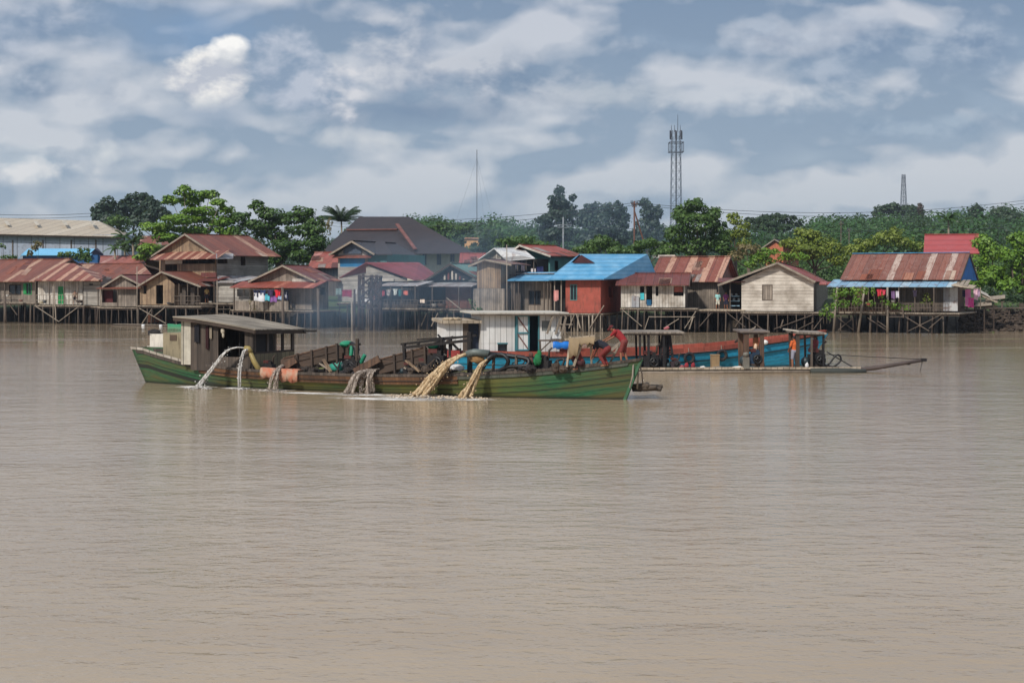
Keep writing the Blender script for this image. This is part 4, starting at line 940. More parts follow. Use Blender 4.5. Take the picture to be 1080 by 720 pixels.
tree('rounded tree on the skyline straight above the white gable house', 'tree', 812, 420, [(806, 232, 12, 6), (822, 231, 12, 6), (838, 234, 8, 6), (815, 240, 20, 7)], L_DARK, .9, 8)
tree('small rounded tree left of the skyline dip above the white gable house', 'tree', 793, 430, [(791, 233, 5, 4), (798, 240, 12, 5)], L_DARK, .9, 8)

# palms
def palm(label, px, ytop, Y, R, nf, name='palm_tree', cat='palm tree', mat=L_MID, droop=1.0, trunk=.16):
    rs = np.random.RandomState(int(px)); x = (px-540)/F_PX*Y; bz = gz(x, Y)-.2; zt = CAM_H-(ytop-HZ)/F_PX*Y
    f = W.thing(name, label, cat, (x, Y, bz), 'palms behind the houses')
    m = MB(); m.tube([(x, Y, bz-.2), (x+.2, Y, (bz+zt)/2), (x, Y, zt)], [trunk*1.3, trunk, trunk*.8], 7); m.part('trunk', BARK_L, f, smooth=True)
    for i in range(nf):
        a = 2*math.pi*i/nf+rs.uniform(-.2, .2); el = rs.uniform(.15, 1.25); pts = []
        for k in range(9):
            q = k/8; pts.append(Vector((x+math.cos(a)*R*q*math.cos(el*.6), Y+math.sin(a)*R*q*math.cos(el*.6), zt+R*(math.sin(el)*q-droop*.62*q*q))))
        m = MB(); m.tube(pts, [.05-.004*k for k in range(9)], 4)
        for k in range(1, 9):
            t_ = (pts[k]-pts[k-1]).normalized(); sd = t_.cross(Vector((0, 0, 1))).normalized()
            for j in range(3):
                b = pts[k-1].lerp(pts[k], j/3)
                for sg in (-1, 1):
                    L = R*.26*(1-.55*k/9)*rs.uniform(.8, 1.1); tip = b+sd*sg*L*.75+t_*L*.45+Vector((0, 0, -L*.55)); w = t_*.13
                    m.add([b-w*.5, b+w*.5, tip], [(0, 1, 2)])
        m.part('frond', mat, f)
    return f
palm('coconut palm with a round head between the almond tree and the big dark roof', 360, 232, 225, 3.7, 50, mat=L_DARK, droop=.55)
palm('slender areca palm standing over the pink-red roof', 1000, 231, 215, 2.1, 22, mat=L_MID, droop=.7)
palm('low banana-like palm beside the warehouse end wall, left one', 131, 250, 199, 2.0, 12, droop=.7, mat=L_MID)
palm('low banana-like palm under the left almond tree, nearer the houses', 140, 255, 193, 1.8, 12, droop=.7, mat=L_MID)
palm('young palm with one arched frond beside the blue building', 121, 262, 192, 1.6, 7, droop=1.1, mat=L_MID)
# shrubs and creepers among the houses
def shrub(label, clumps, Y, mat, leaf=.22, dens=40, group='plants among the houses', name='shrub'):
    rs = np.random.RandomState(sum(map(ord, label)) % 9973); k = Y/F_PX; C = []
    for px, py, rx, ry in clumps:
        q = P(px, py, Y); C.append((q.x, q.y, q.z, rx*k, min(rx, 9)*k*.6, ry*k))
    V, T = leaf_arrays(C, dens, leaf, rs, 0); lo = V[:, 2].min(); cx = V[:, 0].mean(); o_ = (cx, Y, lo)
    f = W.thing(name, label, 'plant', o_, group)
    o = bpy.data.objects.new('leaves', leaf_mesh('leaves', V, T, mat, o_)); COL.objects.link(o); o.parent = f.root
    m = MB(); z0 = CAM_H-(max(c[1]+c[3] for c in clumps)-HZ)*k
    for c in clumps[:5]: q = P(c[0], c[1], Y); m.tube([(q.x*.8+cx*.2, Y, z0-.3), q], [.05, .02], 5)
    m.part('stem', BARK, f, smooth=True)
shrub('leafy green shrub at the foot of the narrow board tower house', [(500, 322, 4, 6), (506, 326, 4, 4), (496, 318, 3, 4)], yb(500, -4.6), L_MID)
Yr = yb(890, -3.6)
shrub('dense creeper over the porch rail of the rusty roof house, left half', [(882, 310, 5, 7), (890, 308, 6, 6), (890, 320, 7, 5), (902, 307, 7, 5), (904, 317, 6, 6), (912, 306, 5, 4), (880, 322, 5, 5)], Yr, L_BRIGHT, .24, 90)
shrub('sparse creeper over the porch rail of the rusty roof house, middle', [(921, 306, 3, 6), (930, 311, 4, 4), (934, 319, 6, 4), (918, 320, 6, 4), (946, 322, 8, 4), (958, 324, 6, 4)], Yr-.1, L_BRIGHT, .22, 60)
shrub('bright yellow-green potted bush on the porch of the rusty roof house', [(977, 313, 5, 5), (973, 320, 4, 4), (981, 318, 4, 4)], Yr-.05, L_YEL, .2, 45)
shrub('hanging green weeds between the white gable house and the creeper porch', [(868, 330, 6, 4), (872, 324, 4, 5), (876, 333, 4, 5)], yb(870, -3.9), L_BRIGHT, .22, 60)
shrub('grassy weeds under the laundry at the brown gabled house', [(268, 324, 4, 4), (264, 318, 3, 5)], yb(266, -4.9), L_DRY, .2, 34)
shrub('little tuft of bright water weeds beside the last stilts on the right', [(992, 351, 2, 2.6), (990, 352.5, 3, 1.5)], yb(991, -2.0), L_YEL, .2, 60)
shrub('second tuft of water weeds near the right bank', [(1046, 350.5, 3.4, 1.6), (1025, 351, 2.4, 1.2)], yb(1046, -1.0), L_MID, .2, 60)
shrub('dark weeds on the rubble at the foot of the right bank', [(1034, 322, 5, 4), (1050, 319, 6, 3), (1068, 322, 8, 4)], yb(1050, 4.0), L_MID, .25, 30)

# ------------------------------------------------------------------ far-off wood on the hills: one mass
rs = np.random.RandomState(5)
protos = []
for i in range(6):
    cl = [(0, 0, 0, 1, 1, .75)]+[(rs.uniform(-.7, .7), rs.uniform(-.7, .7), rs.uniform(-.2, .5), .5, .5, .4) for _ in range(4)]
    V, T = leaf_arrays(cl, 60, .13, rs, 0, .3); protos.append((V, T))
def wood(name, mat, n, ylo, yhi, pxlo, pxhi, hlo=7, hhi=13, filt=None, seed=3):
    rs = np.random.RandomState(seed); VV = []; TT = []; c = 0
    while c < n:
        px = rs.uniform(pxlo, pxhi); Y = rs.uniform(ylo, yhi); x = (px-540)/F_PX*Y
        if filt and not filt(px, Y): continue
        c += 1; h = rs.uniform(hlo, hhi); r = h*rs.uniform(.42, .58); r0_ = r; V, T = protos[rs.randint(6)]; a = rs.uniform(0, 6.28)
        R = np.array([[math.cos(a), -math.sin(a), 0], [math.sin(a), math.cos(a), 0], [0, 0, 1]])
        VV.append((V@R.T)*np.array([r, r, r*rs.uniform(.8, 1.25)])+np.array([x, Y, gz(x, Y)+h-r])); TT.append(np.clip(T*.6+rs.uniform(-.1, .45), 0, 1))
    V = np.concatenate(VV); T = np.concatenate(TT)
    o = bpy.data.objects.new(name, leaf_mesh(name, V, T, mat, (0, 0, 0))); COL.objects.link(o)
    tag(o, 'far-off green wood covering the hill behind the town', 'wood', None, 'stuff')
L_HILL = leafmat(lin(38, 74, 36), lin(56, 94, 42), lin(80, 116, 54))
wood('distant_wood', L_HILL, 620, 330, 640, 380, 1330, 9, 16)
wood('distant_wood', L_DARK, 260, 340, 640, 380, 1330, 9, 15, seed=33)
wood('distant_wood', L_MID, 520, 250, 420, 400, 1300, 5, 9, seed=8)
wood('bank_scrub', L_MID, 200, 205, 300, -60, 1250, 3, 5, seed=12)
wood('distant_wood', L_BLUE, 160, 320, 600, -250, 400, 8, 12, seed=21)

# ------------------------------------------------------------------ towers, masts, poles, wires
STEEL = paint(lin(96, 104, 116), 0.6, 0.2, 0.2); STEEL_D = paint(lin(70, 74, 84), 0.6, 0.2, 0.2)
def lattice(label, px, ytop, Y, hw_b, hw_t, n, zb=None, platf=True, rr=.05):
    x = (px-540)/F_PX*Y; zb = gz(x, Y) if zb is None else zb; zt = CAM_H-(ytop-HZ)/F_PX*Y
    f = W.thing('lattice_tower', label, 'telecom tower', (x, Y, zb), 'telecom towers')
    lv = [zb+(zt-zb)*i/n for i in range(n+1)]; hw = [hw_b+(hw_t-hw_b)*i/n for i in range(n+1)]; r = hw_b*rr
    for sx, sy in ((-1, -1), (1, -1), (1, 1), (-1, 1)):
        m = MB(); m.beam((x+sx*hw_b, Y+sy*hw_b, zb), (x+sx*hw_t, Y+sy*hw_t, zt), r*2); m.part('leg', STEEL, f)
    m = MB()
    for i in range(n):
        for (ax, ay), (bx, by) in (((-1, -1), (1, -1)), ((1, -1), (1, 1)), ((1, 1), (-1, 1)), ((-1, 1), (-1, -1))):
            a0 = (x+ax*hw[i], Y+ay*hw[i], lv[i]); b0 = (x+bx*hw[i], Y+by*hw[i], lv[i]); a1 = (x+ax*hw[i+1], Y+ay*hw[i+1], lv[i+1]); b1 = (x+bx*hw[i+1], Y+by*hw[i+1], lv[i+1])
            m.beam(a0, b1, r); m.beam(b0, a1, r); m.beam(a0, b0, r)
    m.part('bracing', STEEL, f)
    m = MB(); m.beam((x, Y-.2, zb), (x, Y-.2, zt), hw_t*.3); m.part('cable_ladder', STEEL_D, f)
    return f, x, zb, zt
f, x, zb, zt = lattice('tall grey lattice telecom tower with square platform and antennas at its head', 713, 138, 400, 1.7, 1.15, 18, rr=.04)
k = 400/F_PX
m = MB()
for zz in (150.5, 160.5):
    z = CAM_H-(zz-HZ)*k
    for a, b in (((-1, -1), (1, -1)), ((1, -1), (1, 1)), ((1, 1), (-1, 1)), ((-1, 1), (-1, -1))): m.beam((x+a[0]*1.9, 400+a[1]*1.9, z), (x+b[0]*1.9, 400+b[1]*1.9, z), .2)
for a in ((-1, -1), (1, -1), (1, 1), (-1, 1)): m.beam((x+a[0]*1.9, 400+a[1]*1.9, CAM_H-(160.5-HZ)*k), (x+a[0]*1.9, 400+a[1]*1.9, CAM_H-(150.5-HZ)*k), .18)
m.part('platform_frame', STEEL, f)
for i in range(6):
    a = math.pi/3*i+.3; m = MB(); xx, yy = x+math.cos(a)*1.75, 400+math.sin(a)*1.75; m.box((xx, yy, CAM_H-(142.5-HZ)*k), (.34, .22, 2.4), a); m.beam((x+math.cos(a)*.9, 400+math.sin(a)*.9, CAM_H-(145-HZ)*k), (xx, yy, CAM_H-(143-HZ)*k), .12)
    m.part('antenna_panel', STEEL_D, f)
for i, dx in enumerate((-1.3, -.4, .5, 1.2)):
    m = MB(); m.tube([(x+dx, 400, zt-.3), (x+dx, 400, zt+(1.6 if i != 2 else 4.6))], [.11, .05], 5); m.part('whip_antenna', STEEL_D, f)
lattice('small faint lattice tower on the far hill skyline', 953, 184, 640, 1.8, .6, 9, rr=.05)
# guyed mast
f = W.thing('radio_mast', 'very thin guyed radio mast rising behind the dark roof and green slope', 'radio mast', ((503-540)/F_PX*340, 340, 12))
x = (503-540)/F_PX*340; zt = CAM_H+(300-158)/F_PX*340
m = MB(); m.beam((x, 340, 8), (x, 340, zt), .15); m.part('mast', STEEL_D, f)
for dx, dy in ((-9, 2), (7, -5), (3, 8)):
    m = MB(); m.tube([(x, 340, zt-2), (x+dx, 340+dy, 8)], .014, 4); m.part('guy_wire', STEEL, f)
def upole(label, px, yt, Y, arms, mat=POST_D, r=.14, leanx=0, brace=None, insul=True):
    x = (px-540)/F_PX*Y; zb = gz(x, Y)-.3; k = Y/F_PX; zt = CAM_H-(yt-HZ)*k
    f = W.thing('power_pole', label, 'power pole', (x, Y, zb), 'power poles')
    m = MB(); m.tube([(x, Y, zb), (x+leanx, Y, zt)], [r*1.2, r], 7); m.part('pole', mat, f, smooth=True)
    for ya, hwp in arms:
        z = CAM_H-(ya-HZ)*k; hw = hwp*k; m = MB(); m.beam((x-hw+leanx, Y-.15, z), (x+hw+leanx, Y-.15, z), .11); c = m.part('crossarm', mat, f)
        for q in (-.95, -.5, .5, .95):
            m = MB(); m.tube([(x+leanx+hw*q, Y-.15, z+.08), (x+leanx+hw*q, Y-.15, z+.2), (x+leanx+hw*q, Y-.15, z+.5)], [.04, .09, .05], 5); m.part('insulator', STEEL_D, f, parent=c)
    if brace: m = MB(); m.tube([(x+brace[0]*k, Y, CAM_H-(brace[1]-HZ)*k), (x, Y, CAM_H-(brace[2]-HZ)*k)], [r, r*.9], 6); m.part('brace_pole', mat, f)
upole('rusty power pole with a leaning brace pole behind the blue hip roof', 669, 212, 215, [(215, 3.6), (218, 2.6)], paint(lin(104, 72, 62), .8), .13, brace=(10, 255, 222))
upole('grey concrete pole with two crossarms behind the red and teal house', 594, 229, 300, [(237, 9), (240, 6.5)], paint(lin(140, 144, 146), .8), .16)
upole('short weathered pole in the mid-distance above the rusty roof, left one', 887, 233, 330, [(236, 2.5)], POST, .1)
upole('short weathered pole in the mid-distance above the rusty roof, right one', 895.5, 241, 320, [(243, 2.2)], POST, .1)
def wire(label, a, b, sag, r=.035):
    a, b = P(*a), P(*b); m = MB(); n = 24
    m.tube([a.lerp(b, i/n)-Vector((0, 0, sag*4*(i/n)*(1-i/n))) for i in range(n+1)], r, 4)
    m.solo('power_line', STEEL_D, W, label, 'power line', 'power lines')
wire('upper power line crossing the sky over the warehouse roof', (-60, 223, 300), (96, 225, 340), .6, .05)
wire('lower power line crossing the sky over the warehouse roof', (-60, 227, 300), (98, 228, 340), .6, .05)
wire('upper power line running left from the rusty braced pole', (330, 229, 300), (668, 214, 215), 1.6)
wire('middle power line running left from the rusty braced pole', (330, 233, 300), (671, 216, 215), 2.0)
wire('lowest power line running left from the rusty braced pole', (330, 236, 300), (590, 237, 300), 1.5, .03)
wire('topmost power line from the rusty braced pole to the right edge', (671, 214, 215), (1110, 207, 260), 2.2)
wire('second power line from the rusty braced pole to the right edge', (672, 216, 215), (1110, 210, 260), 2.4)
wire('low power line stretched across the wood on the right', (600, 239, 300), (1110, 238, 330), 1.2, .04)
# ------------------------------------------------------------------ people
def capsule(m, a, b, ra, rb, n=12):
    a, b = Vector(a), Vector(b); m.tube([a, a.lerp(b, .33), a.lerp(b, .66), b], [ra, ra+(rb-ra)*.33, ra+(rb-ra)*.66, rb], n); m.ball(a, ra, 8); m.ball(b, rb, 8)
def remeshed(m, name, mat, f, o, voxel, label=None):
    me = m.mesh(name+'_raw', mat, (0, 0, 0)); tmp = bpy.data.objects.new('tmp', me); COL.objects.link(tmp)
    md = tmp.modifiers.new('r', 'REMESH'); md.mode = 'VOXEL'; md.voxel_size = voxel; md.use_smooth_shade = True
    sm = tmp.modifiers.new('s', 'SMOOTH'); sm.iterations = 2; sm.factor = .4
    dg = bpy.context.evaluated_depsgraph_get(); new = bpy.data.meshes.new_from_object(tmp.evaluated_get(dg))
    bpy.data.objects.remove(tmp); new.name = name
    new.materials.clear(); new.materials.append(mat)
    ob = bpy.data.objects.new(name, new); COL.objects.link(ob); ob.parent = f
    if label: ob['label'] = label
    return ob
SKIN = paint(lin(150, 98, 72), .55, .1, .1); HAIR = paint(lin(22, 18, 18), .6, .1, 0)
def fabric(c): return paint(c, .9, .2, .15)
def person(label, loc, yaw, J, shirt, short, hat=None, group=None, voxel=0.016, sleeves='short', legs='short', hat_shape='cap'):
    """J: joints in metres, x forward, y left, z up from the soles. one continuous body, clothes over it"""
    e = bpy.data.objects.new('person', None); COL.objects.link(e); e.location = loc; e.rotation_euler = (0, 0, yaw)
    tag(e, label, 'person', group)
    V = {k: Vector(v) for k, v in J.items()}
    b = MB()
    capsule(b, V['pelvis'], V['waist'], .135, .12); capsule(b, V['waist'], V['chest'], .12, .145); capsule(b, V['shL'], V['shR'], .065, .065)
    capsule(b, V['chest'], V['neck'], .10, .055); hd = V['head']; fw = Vector(J.get('face', (1, 0, 0))).normalized(); upv = (hd-V['neck']).normalized()
    capsule(b, V['neck'], hd-upv*.05, .052, .06); rt = fw.cross(upv).normalized(); upv = rt.cross(fw).normalized()
    def H(x, y, z): return hd+fw*x+rt*y+upv*z
    b.ball(H(-.01, 0, .03), (.095, .085, .11), 10); b.ball(H(.025, 0, -.045), (.062, .055, .06), 8)
    b.ball(H(.097, 0, -.005), (.018, .014, .024), 6); b.ball(H(.08, 0, -.052), (.016, .026, .009), 6); b.ball(H(.082, 0, .035), (.016, .05, .012), 6)
    for sg in (-1, 1): b.ball(H(-.01, .088*sg, 0), (.02, .013, .032), 6)
    for s_ in 'LR':
        capsule(b, V['sh'+s_], V['el'+s_], .052, .040); capsule(b, V['el'+s_], V['ha'+s_], .040, .027)
        hip, kn, an, to = V['hip'+s_], V['kn'+s_], V['an'+s_], V['to'+s_]
        capsule(b, hip, kn, .088, .056); capsule(b, kn, kn.lerp(an, .4), .056, .054); capsule(b, kn.lerp(an, .4), an, .054, .036); capsule(b, an+Vector((0, 0, -.02)), to, .042, .03)
        w = V['ha'+s_]; fd = (w-V['el'+s_]).normalized(); sd = fd.cross(Vector((0, 0, 1)));  sd = sd.normalized() if sd.length > .1 else Vector((0, 1, 0)); pn = sd.cross(fd).normalized()
        capsule(b, w, w+fd*.075, .03, .034)
        for i, L in enumerate((.062, .075, .07, .054)):
            r0 = w+fd*.08+sd*(i-1.5)*.023; k1 = r0+fd*L*.55-pn*.012; capsule(b, r0, k1, .0125, .0115, 6); capsule(b, k1, k1+fd*L*.3-pn*.035, .0115, .010, 6)
        th = w+fd*.02+sd*.034; capsule(b, th, th+sd*.03+fd*.035-pn*.015, .014, .011, 6)
    remeshed(b, 'body', SKIN, e, None, voxel)
    m = MB(); capsule(m, V['pelvis']+(V['waist']-V['pelvis'])*.25, V['waist'], .155, .145); capsule(m, V['waist'], V['chest'], .145, .165); capsule(m, V['shL'], V['shR'], .088, .088); capsule(m, V['chest'], V['neck'], .13, .075)
    for s_ in 'LR':
        q = V['el'+s_] if sleeves == 'long' else V['sh'+s_].lerp(V['el'+s_], .7); capsule(m, V['sh'+s_], q, .078, .066)
        if sleeves == 'long': capsule(m, q, q.lerp(V['ha'+s_], .9), .06, .045)
    remeshed(m, 'shirt', shirt, e, None, voxel*1.3)
    m = MB(); capsule(m, V['pelvis'], V['pelvis'].lerp(V['waist'], .5), .16, .145)
    for s_ in 'LR':
        capsule(m, V['hip'+s_], V['kn'+s_].lerp(V['hip'+s_], .08 if legs != 'bare' else .5), .112, .085)
        if legs == 'long': capsule(m, V['kn'+s_], V['an'+s_].lerp(V['kn'+s_], .08), .08, .062)
    remeshed(m, 'trousers' if legs == 'long' else 'shorts', short, e, None, voxel*1.3)
    m = MB()
    m.ball(H(-.022, 0, .05), (.100, .094, .098), 10)
    o = m.part('hair', HAIR, W); o.parent = e
    if hat:
        m = MB()
        if hat_shape == 'cone':
            n = 20; q = [H(.24*math.cos(6.283*i/n), .24*math.sin(6.283*i/n), .06) for i in range(n)]
            m.add(q+[H(0, 0, .24), H(0, 0, .19)], [(i, (i+1) % n, n) for i in range(n)]+[((i+1) % n, i, n+1) for i in range(n)])
        else:
            m.ball(H(-.015, 0, .085), (.108, .102, .085), 8); m.tube([H(.04, 0, .075), H(.19, 0, .06)], [.075, .05], 8)
        o = m.part('hat', hat, W); o.parent = e
    return e
STAND = dict(pelvis=(0, 0, .93), waist=(.01, 0, 1.08), chest=(.0, 0, 1.28), neck=(0, 0, 1.45), head=(.02, 0, 1.58), shL=(0, .175, 1.40), shR=(0, -.175, 1.40), elL=(.02, .25, 1.13), elR=(.02, -.25, 1.13),
             haL=(.14, .24, .92), haR=(.14, -.24, .92), hipL=(0, .09, .90), hipR=(0, -.09, .90), knL=(.03, .12, .50), knR=(.03, -.12, .50), anL=(0, .14, .08), anR=(0, -.14, .08), toL=(.16, .16, .03), toR=(.16, -.16, .03))
# ------------------------------------------------------------------ hulls
def interp(tab, s):
    for (a, va), (b, vb) in zip(tab, tab[1:]):
        if s <= b: q = (s-a)/(b-a); q = q*q*(3-2*q) if False else q; return va+(vb-va)*q
    return tab[-1][1]
def hull_mesh(f, L, beam, sheer, rake0, rake1, flare=.82, n=72, bottom=-.5):
    """skin of a planked hull; UV = metres along, metres below the gunwale"""
    vs = []; fs = []; uv = []; prof = [(1.0, 0.0), (.985, .2), (.955, .4), (.91, .6), (.85, .8), (flare, 1.0)]
    m_ = len(prof)+3
    for i in range(n+1):
        s = L*i/n; b = interp(beam, s/L); g_ = interp(sheer, s/L); row = []
        for k, (w, q) in enumerate(prof):
            z = g_*(1-q)+0.02*q; row.append((b*w, z))
        row += [(b*flare*.9, -.15), (b*flare*.6, -.38), (0, bottom)]
        e = s/L; r = 0
        ring = [(y, z) for y, z in row]
        for sg in (-1, 1):
            for y, z in ring:
                zz = max(z, -.3)
                x = s+rake1*(zz/1.6)*max(0, (e-.55)/.45)**2 - rake0*(zz/1.6)*max(0, (.3-e)/.3)**2
                vs.append((x, sg*y, z)); uv.append((x, g_-z))
    m2 = 2*m_
    for i in range(n):
        for k in range(m_-1):
            a = i*m2+k; fs.append((a, a+m2, a+m2+1, a+1)); a += m_; fs.append((a+1, a+m2+1, a+m2, a))
    fs.append(tuple(range(m_))+tuple(reversed(range(m_, m2-1))))
    me = bpy.data.meshes.new('hull'); me.from_pydata([(v[0]-f.o[0], v[1]-f.o[1], v[2]-f.o[2]) for v in vs], [], fs)
    ul = me.uv_layers.new(name='UVMap')
    for lp in me.loops: ul.data[lp.index].uv = uv[lp.vertex_index]
    me.polygons.foreach_set('use_smooth', [True]*len(me.polygons)); me.update(); return me
def rail_strip(f, L, beam, sheer, rake0, rake1, d0, d1, out, s0=0, s1=1, n=60, sides=(-1, 1), flare=.82, th=.05):
    """a plank band following the hull between two depths below the gunwale"""
    m = MB()
    for sg in sides:
        rows_ = []
        for i in range(n+1):
            e = s0+(s1-s0)*i/n; s = e*L; b = interp(beam, e); g_ = interp(sheer, e); r = []
            for d, o_ in ((d0, out), (d1, out), (d1, out-th), (d0, out-th)):
                q = min(1, max(0, d/g_)); w = 1-(1-flare)*q**1.6; z = g_-d; zz = z
                x = s+rake1*(zz/1.6)*max(0, (e-.55)/.45)**2-rake0*(zz/1.6)*max(0, (.3-e)/.3)**2
                r.append((x, sg*(b*w+o_), z))
            rows_.append(r)
        base = len(m.v)
        for r in rows_: m.v += r
        for i in range(n):
            for k in range(4):
                a = base+i*4+k; b_ = base+i*4+(k+1) % 4; m.f.append((a, b_, b_+4, a+4))
        m.f.append((base, base+1, base+2, base+3)); m.f.append(tuple(base+n*4+k for k in (3, 2, 1, 0)))
    return m
def hullmat(main, stain, black, lines=(0.3, .55, .8), bandat=None, rust=lin(110, 74, 46), stainamt=.8, fadex=None):
    t = NT('hull_paint'); uv = t.n('ShaderNodeTexCoord').outputs['UV']; sp = t.n('ShaderNodeSeparateXYZ', {0: uv}).outputs; u, v = sp[0], sp[1]
    n1 = t.noise(t.scalev(uv, (.35, 2.2, 1)), 1.0, 5, .62); n2 = t.noise(t.scalev(uv, (3.5, 14, 1)), 1.0, 4, .6); n3 = t.noise(t.scalev(uv, (.9, .25, 1)), 1.0, 3, .6)
    c = t.mix(t.mapr(n2, .35, .7), mul(main, .75), mul(main, 1.25))
    c = t.mix(t.mapr(n1, .38, .62, 0, stainamt), c, stain)
    if fadex: c = t.mix(t.math('MULTIPLY', t.math('MULTIPLY', t.mapr(u, fadex[0], fadex[0]+3), t.mapr(u, fadex[1], fadex[1]+3, 1, 0)), t.mapr(n3, .3, .6, .25, .85)), c, fadex[2])
    geo = t.coords('Object'); z = geo[3]
    low = t.mapr(t.math('ADD', z, t.math('MULTIPLY', n1, .12)), .10, .22, 1, 0)
    c = t.mix(t.math('MULTIPLY', low, .85), c, black)
    for L_ in lines:
        d = t.math('ABSOLUTE', t.math('SUBTRACT', v, L_)); c = t.mix(t.mapr(d, .012, .03, .85, 0), c, (.012, .016, .012, 1))
    if bandat:
        d = t.math('ABSOLUTE', t.math('SUBTRACT', v, bandat[0])); q = t.math('MULTIPLY', t.mapr(d, bandat[1]*.8, bandat[1], .92, 0), t.mapr(u, bandat[2]-.8, bandat[2]+.8, 1, 0))
        c = t.mix(q, c, (.02, .022, .018, 1))
    c = t.mix(t.mapr(n2, .62, .8, 0, .6), c, rust)
    seam = t.math('LESS_THAN', t.math('FRACT', t.math('MULTIPLY', v, 4.5)), .09)
    c = t.mix(t.math('MULTIPLY', seam, .5), c, (.02, .02, .016, 1))
    t.principled(c, .62, t.math('SUBTRACT', t.math('MULTIPLY', n2, .5), seam), .02, .7); return t.m

# ================================================================== green boat
F_A = Frame.span(160, 68.7, 658, 58.2); LA = F_A.w
BEAM_A = [(0, .55), (.05, .95), (.15, 1.45), (.3, 1.8), (.5, 1.9), (.7, 1.8), (.82, 1.45), (.9, 1.0), (.96, .5), (1, .04)]
def zat(F, px, py, v): return F.z(py, px, v)
SH_A = [(0, 1.66), (.03, 1.64), (.07, 1.42), (.12, 1.2), (.17, 1.02), (.25, .88), (.4, .80), (.55, .80), (.65, .86), (.75, .98), (.84, 1.14), (.92, 1.36), (.97, 1.55), (1, 1.68)]
A_ = F_A.thing('dredge_boat', 'long green wooden dredge boat with brown wale, low plank cabin at its left end', 'boat', (LA/2, 0, 0))
me = hull_mesh(A_, LA, BEAM_A, SH_A, 0.75, 0.75)
HM_A = hullmat(lin(38, 98, 64), lin(88, 86, 50), (.012, .016, .012, 1), stainamt=1.0, lines=(.62, .86), bandat=(.85, .11, 5.0), fadex=(4.5, 18.5, lin(112, 112, 52)))
me.materials.append(HM_A); o = bpy.data.objects.new('hull', me); COL.objects.link(o); o.parent = A_.root
args = (A_, LA, BEAM_A, SH_A, .75, .75)
rail_strip(*args, -.05, .07, .07, s0=0, s1=.17).part('gunwale', planks(lin(170, 160, 146), lin(206, 198, 186), 2, 'x', stain=.4), A_)
rail_strip(*args, -.05, .07, .07, s0=.171, s1=1).part('gunwale', WOOD_D, A_, 'dark worn gunwale board')
rail_strip(*args, .07, .40, .05, s0=.165, s1=.72).part('wale', planks(lin(88, 64, 46), lin(138, 98, 66), 1.1, 'x', stain=.6, seam=.02, grime=lin(50, 38, 30)), A_, 'brown stained wale plank')
rail_strip(*args, .23, .27, .075, s0=.165, s1=.72).part('rubbing_strip', POST_D, A_)
rail_strip(*args, .07, .24, .045, s0=.01, s1=.165).part('wale', WOOD_D, A_, 'dark wale plank at the stern')
rail_strip(*args, .07, .22, .045, s0=.72, s1=.985).part('wale', planks(lin(70, 76, 70), lin(98, 100, 88), 1.1, 'x', seam=.02), A_, 'grey-green wale plank at the bow')
m = MB(); m.beam((LA+.76, 0, 1.66), (LA-.1, 0, -.35), .12, .12); m.part('stem', paint(lin(56, 104, 72), .6, .3, .7), A_, 'pale green stem post')
m = MB(); n = 40; up = []
for i in range(n):
    e0, e1 = .03+.95*i/n, .03+.95*(i+1)/n
    q = []
    for e in (e0, e1): b = interp(BEAM_A, e)*.94; z = interp(SH_A, e)-.22; q.append((e*LA, b, z))
    m.add([(q[0][0], -q[0][1], q[0][2]), (q[1][0], -q[1][1], q[1][2]), (q[1][0], q[1][1], q[1][2]), (q[0][0], q[0][1], q[0][2])], [(0, 1, 2, 3)])
m.part('deck', DECK, A_)
f = A_; N = -1.6            # plane of the near cabin wall
def px_panel(f, a, b, c, d, v, mat, name, th=.06, z0=None):
    p, q = f.pt(a, c, v), f.pt(b, d, v); z_ = q.z if z0 is None else z0; m = MB(); m.span((p.x, v, z_), (q.x, v+th, p.z)); return m.part(name, mat, f)
WOOD_CAB = planks(lin(56, 48, 42), lin(98, 86, 76), 4.5, 'x', stain=.5)
# cabin: near wall pieces, far wall, ends
zc = .75
px_panel(f, 191, 201, 339, 372, N-.02, planks(lin(176, 168, 150), lin(205, 198, 182), 2, 'x', stain=.5), 'white_corner_panel', z0=1.0)
px_panel(f, 201, 230, 340, 382, N, WOOD_CAB, 'cabin_wall', z0=zc)
px_panel(f, 258, 267, 348, 387, N-.01, WOOD_CAB, 'cabin_post', .12, z0=zc)
px_panel(f, 229, 258, 345, 347, N, POST_D, 'lintel', .1); px_panel(f, 230, 258, 376, 388, N+.02, WOOD_D, 'low_wall', .06, z0=zc)
ul, ur = f.u(192, N), f.u(266, N); FAR = 1.75
def endp(va, vb, za, zb_, mat, name, th=.06, du=0.0):
    m = MB(); m.span((ur-th+du, va, za), (ur+du, vb, zb_)); return m.part(name, mat, f)
zt_ = 2.68
endp(N+.11, FAR, zc, 1.55, planks(lin(120, 108, 84), lin(150, 138, 108), 3, 'y', stain=.6), 'front_wall')
endp(N+.11, FAR, 2.48, zt_, POST_D, 'lintel', .08); endp(N+.11, FAR, 1.55, 1.64, POST_D, 'sill', .12)
for va, vb in ((N+.11, N+.3), (N+1.15, N+1.3), (N+1.75, N+1.9), (N+2.35, N+2.5), (FAR-.2, FAR)): endp(va, vb, 1.64, 2.48, WOOD_D, 'window_post', .08)
endp(N+.3, N+1.15, 1.64, 2.48, DARK, 'shutter', .04, -.06)
m = MB(); m.span((ul, FAR-.07, zc), (ur-(ur-ul)*.35, FAR, 2.7)); m.part('far_cabin_wall', WOOD_D, f)
m = MB(); m.span((ul, N+.08, zc+.2), (ul+.07, FAR-.07, 2.9)); m.part('end_wall', WOOD_G, f)
m = MB(); m.span((f.u(245, N), N+.5, zc), (f.u(245, N)+.05, FAR-.1, 2.5)); m.part('bulkhead', DARK, f)
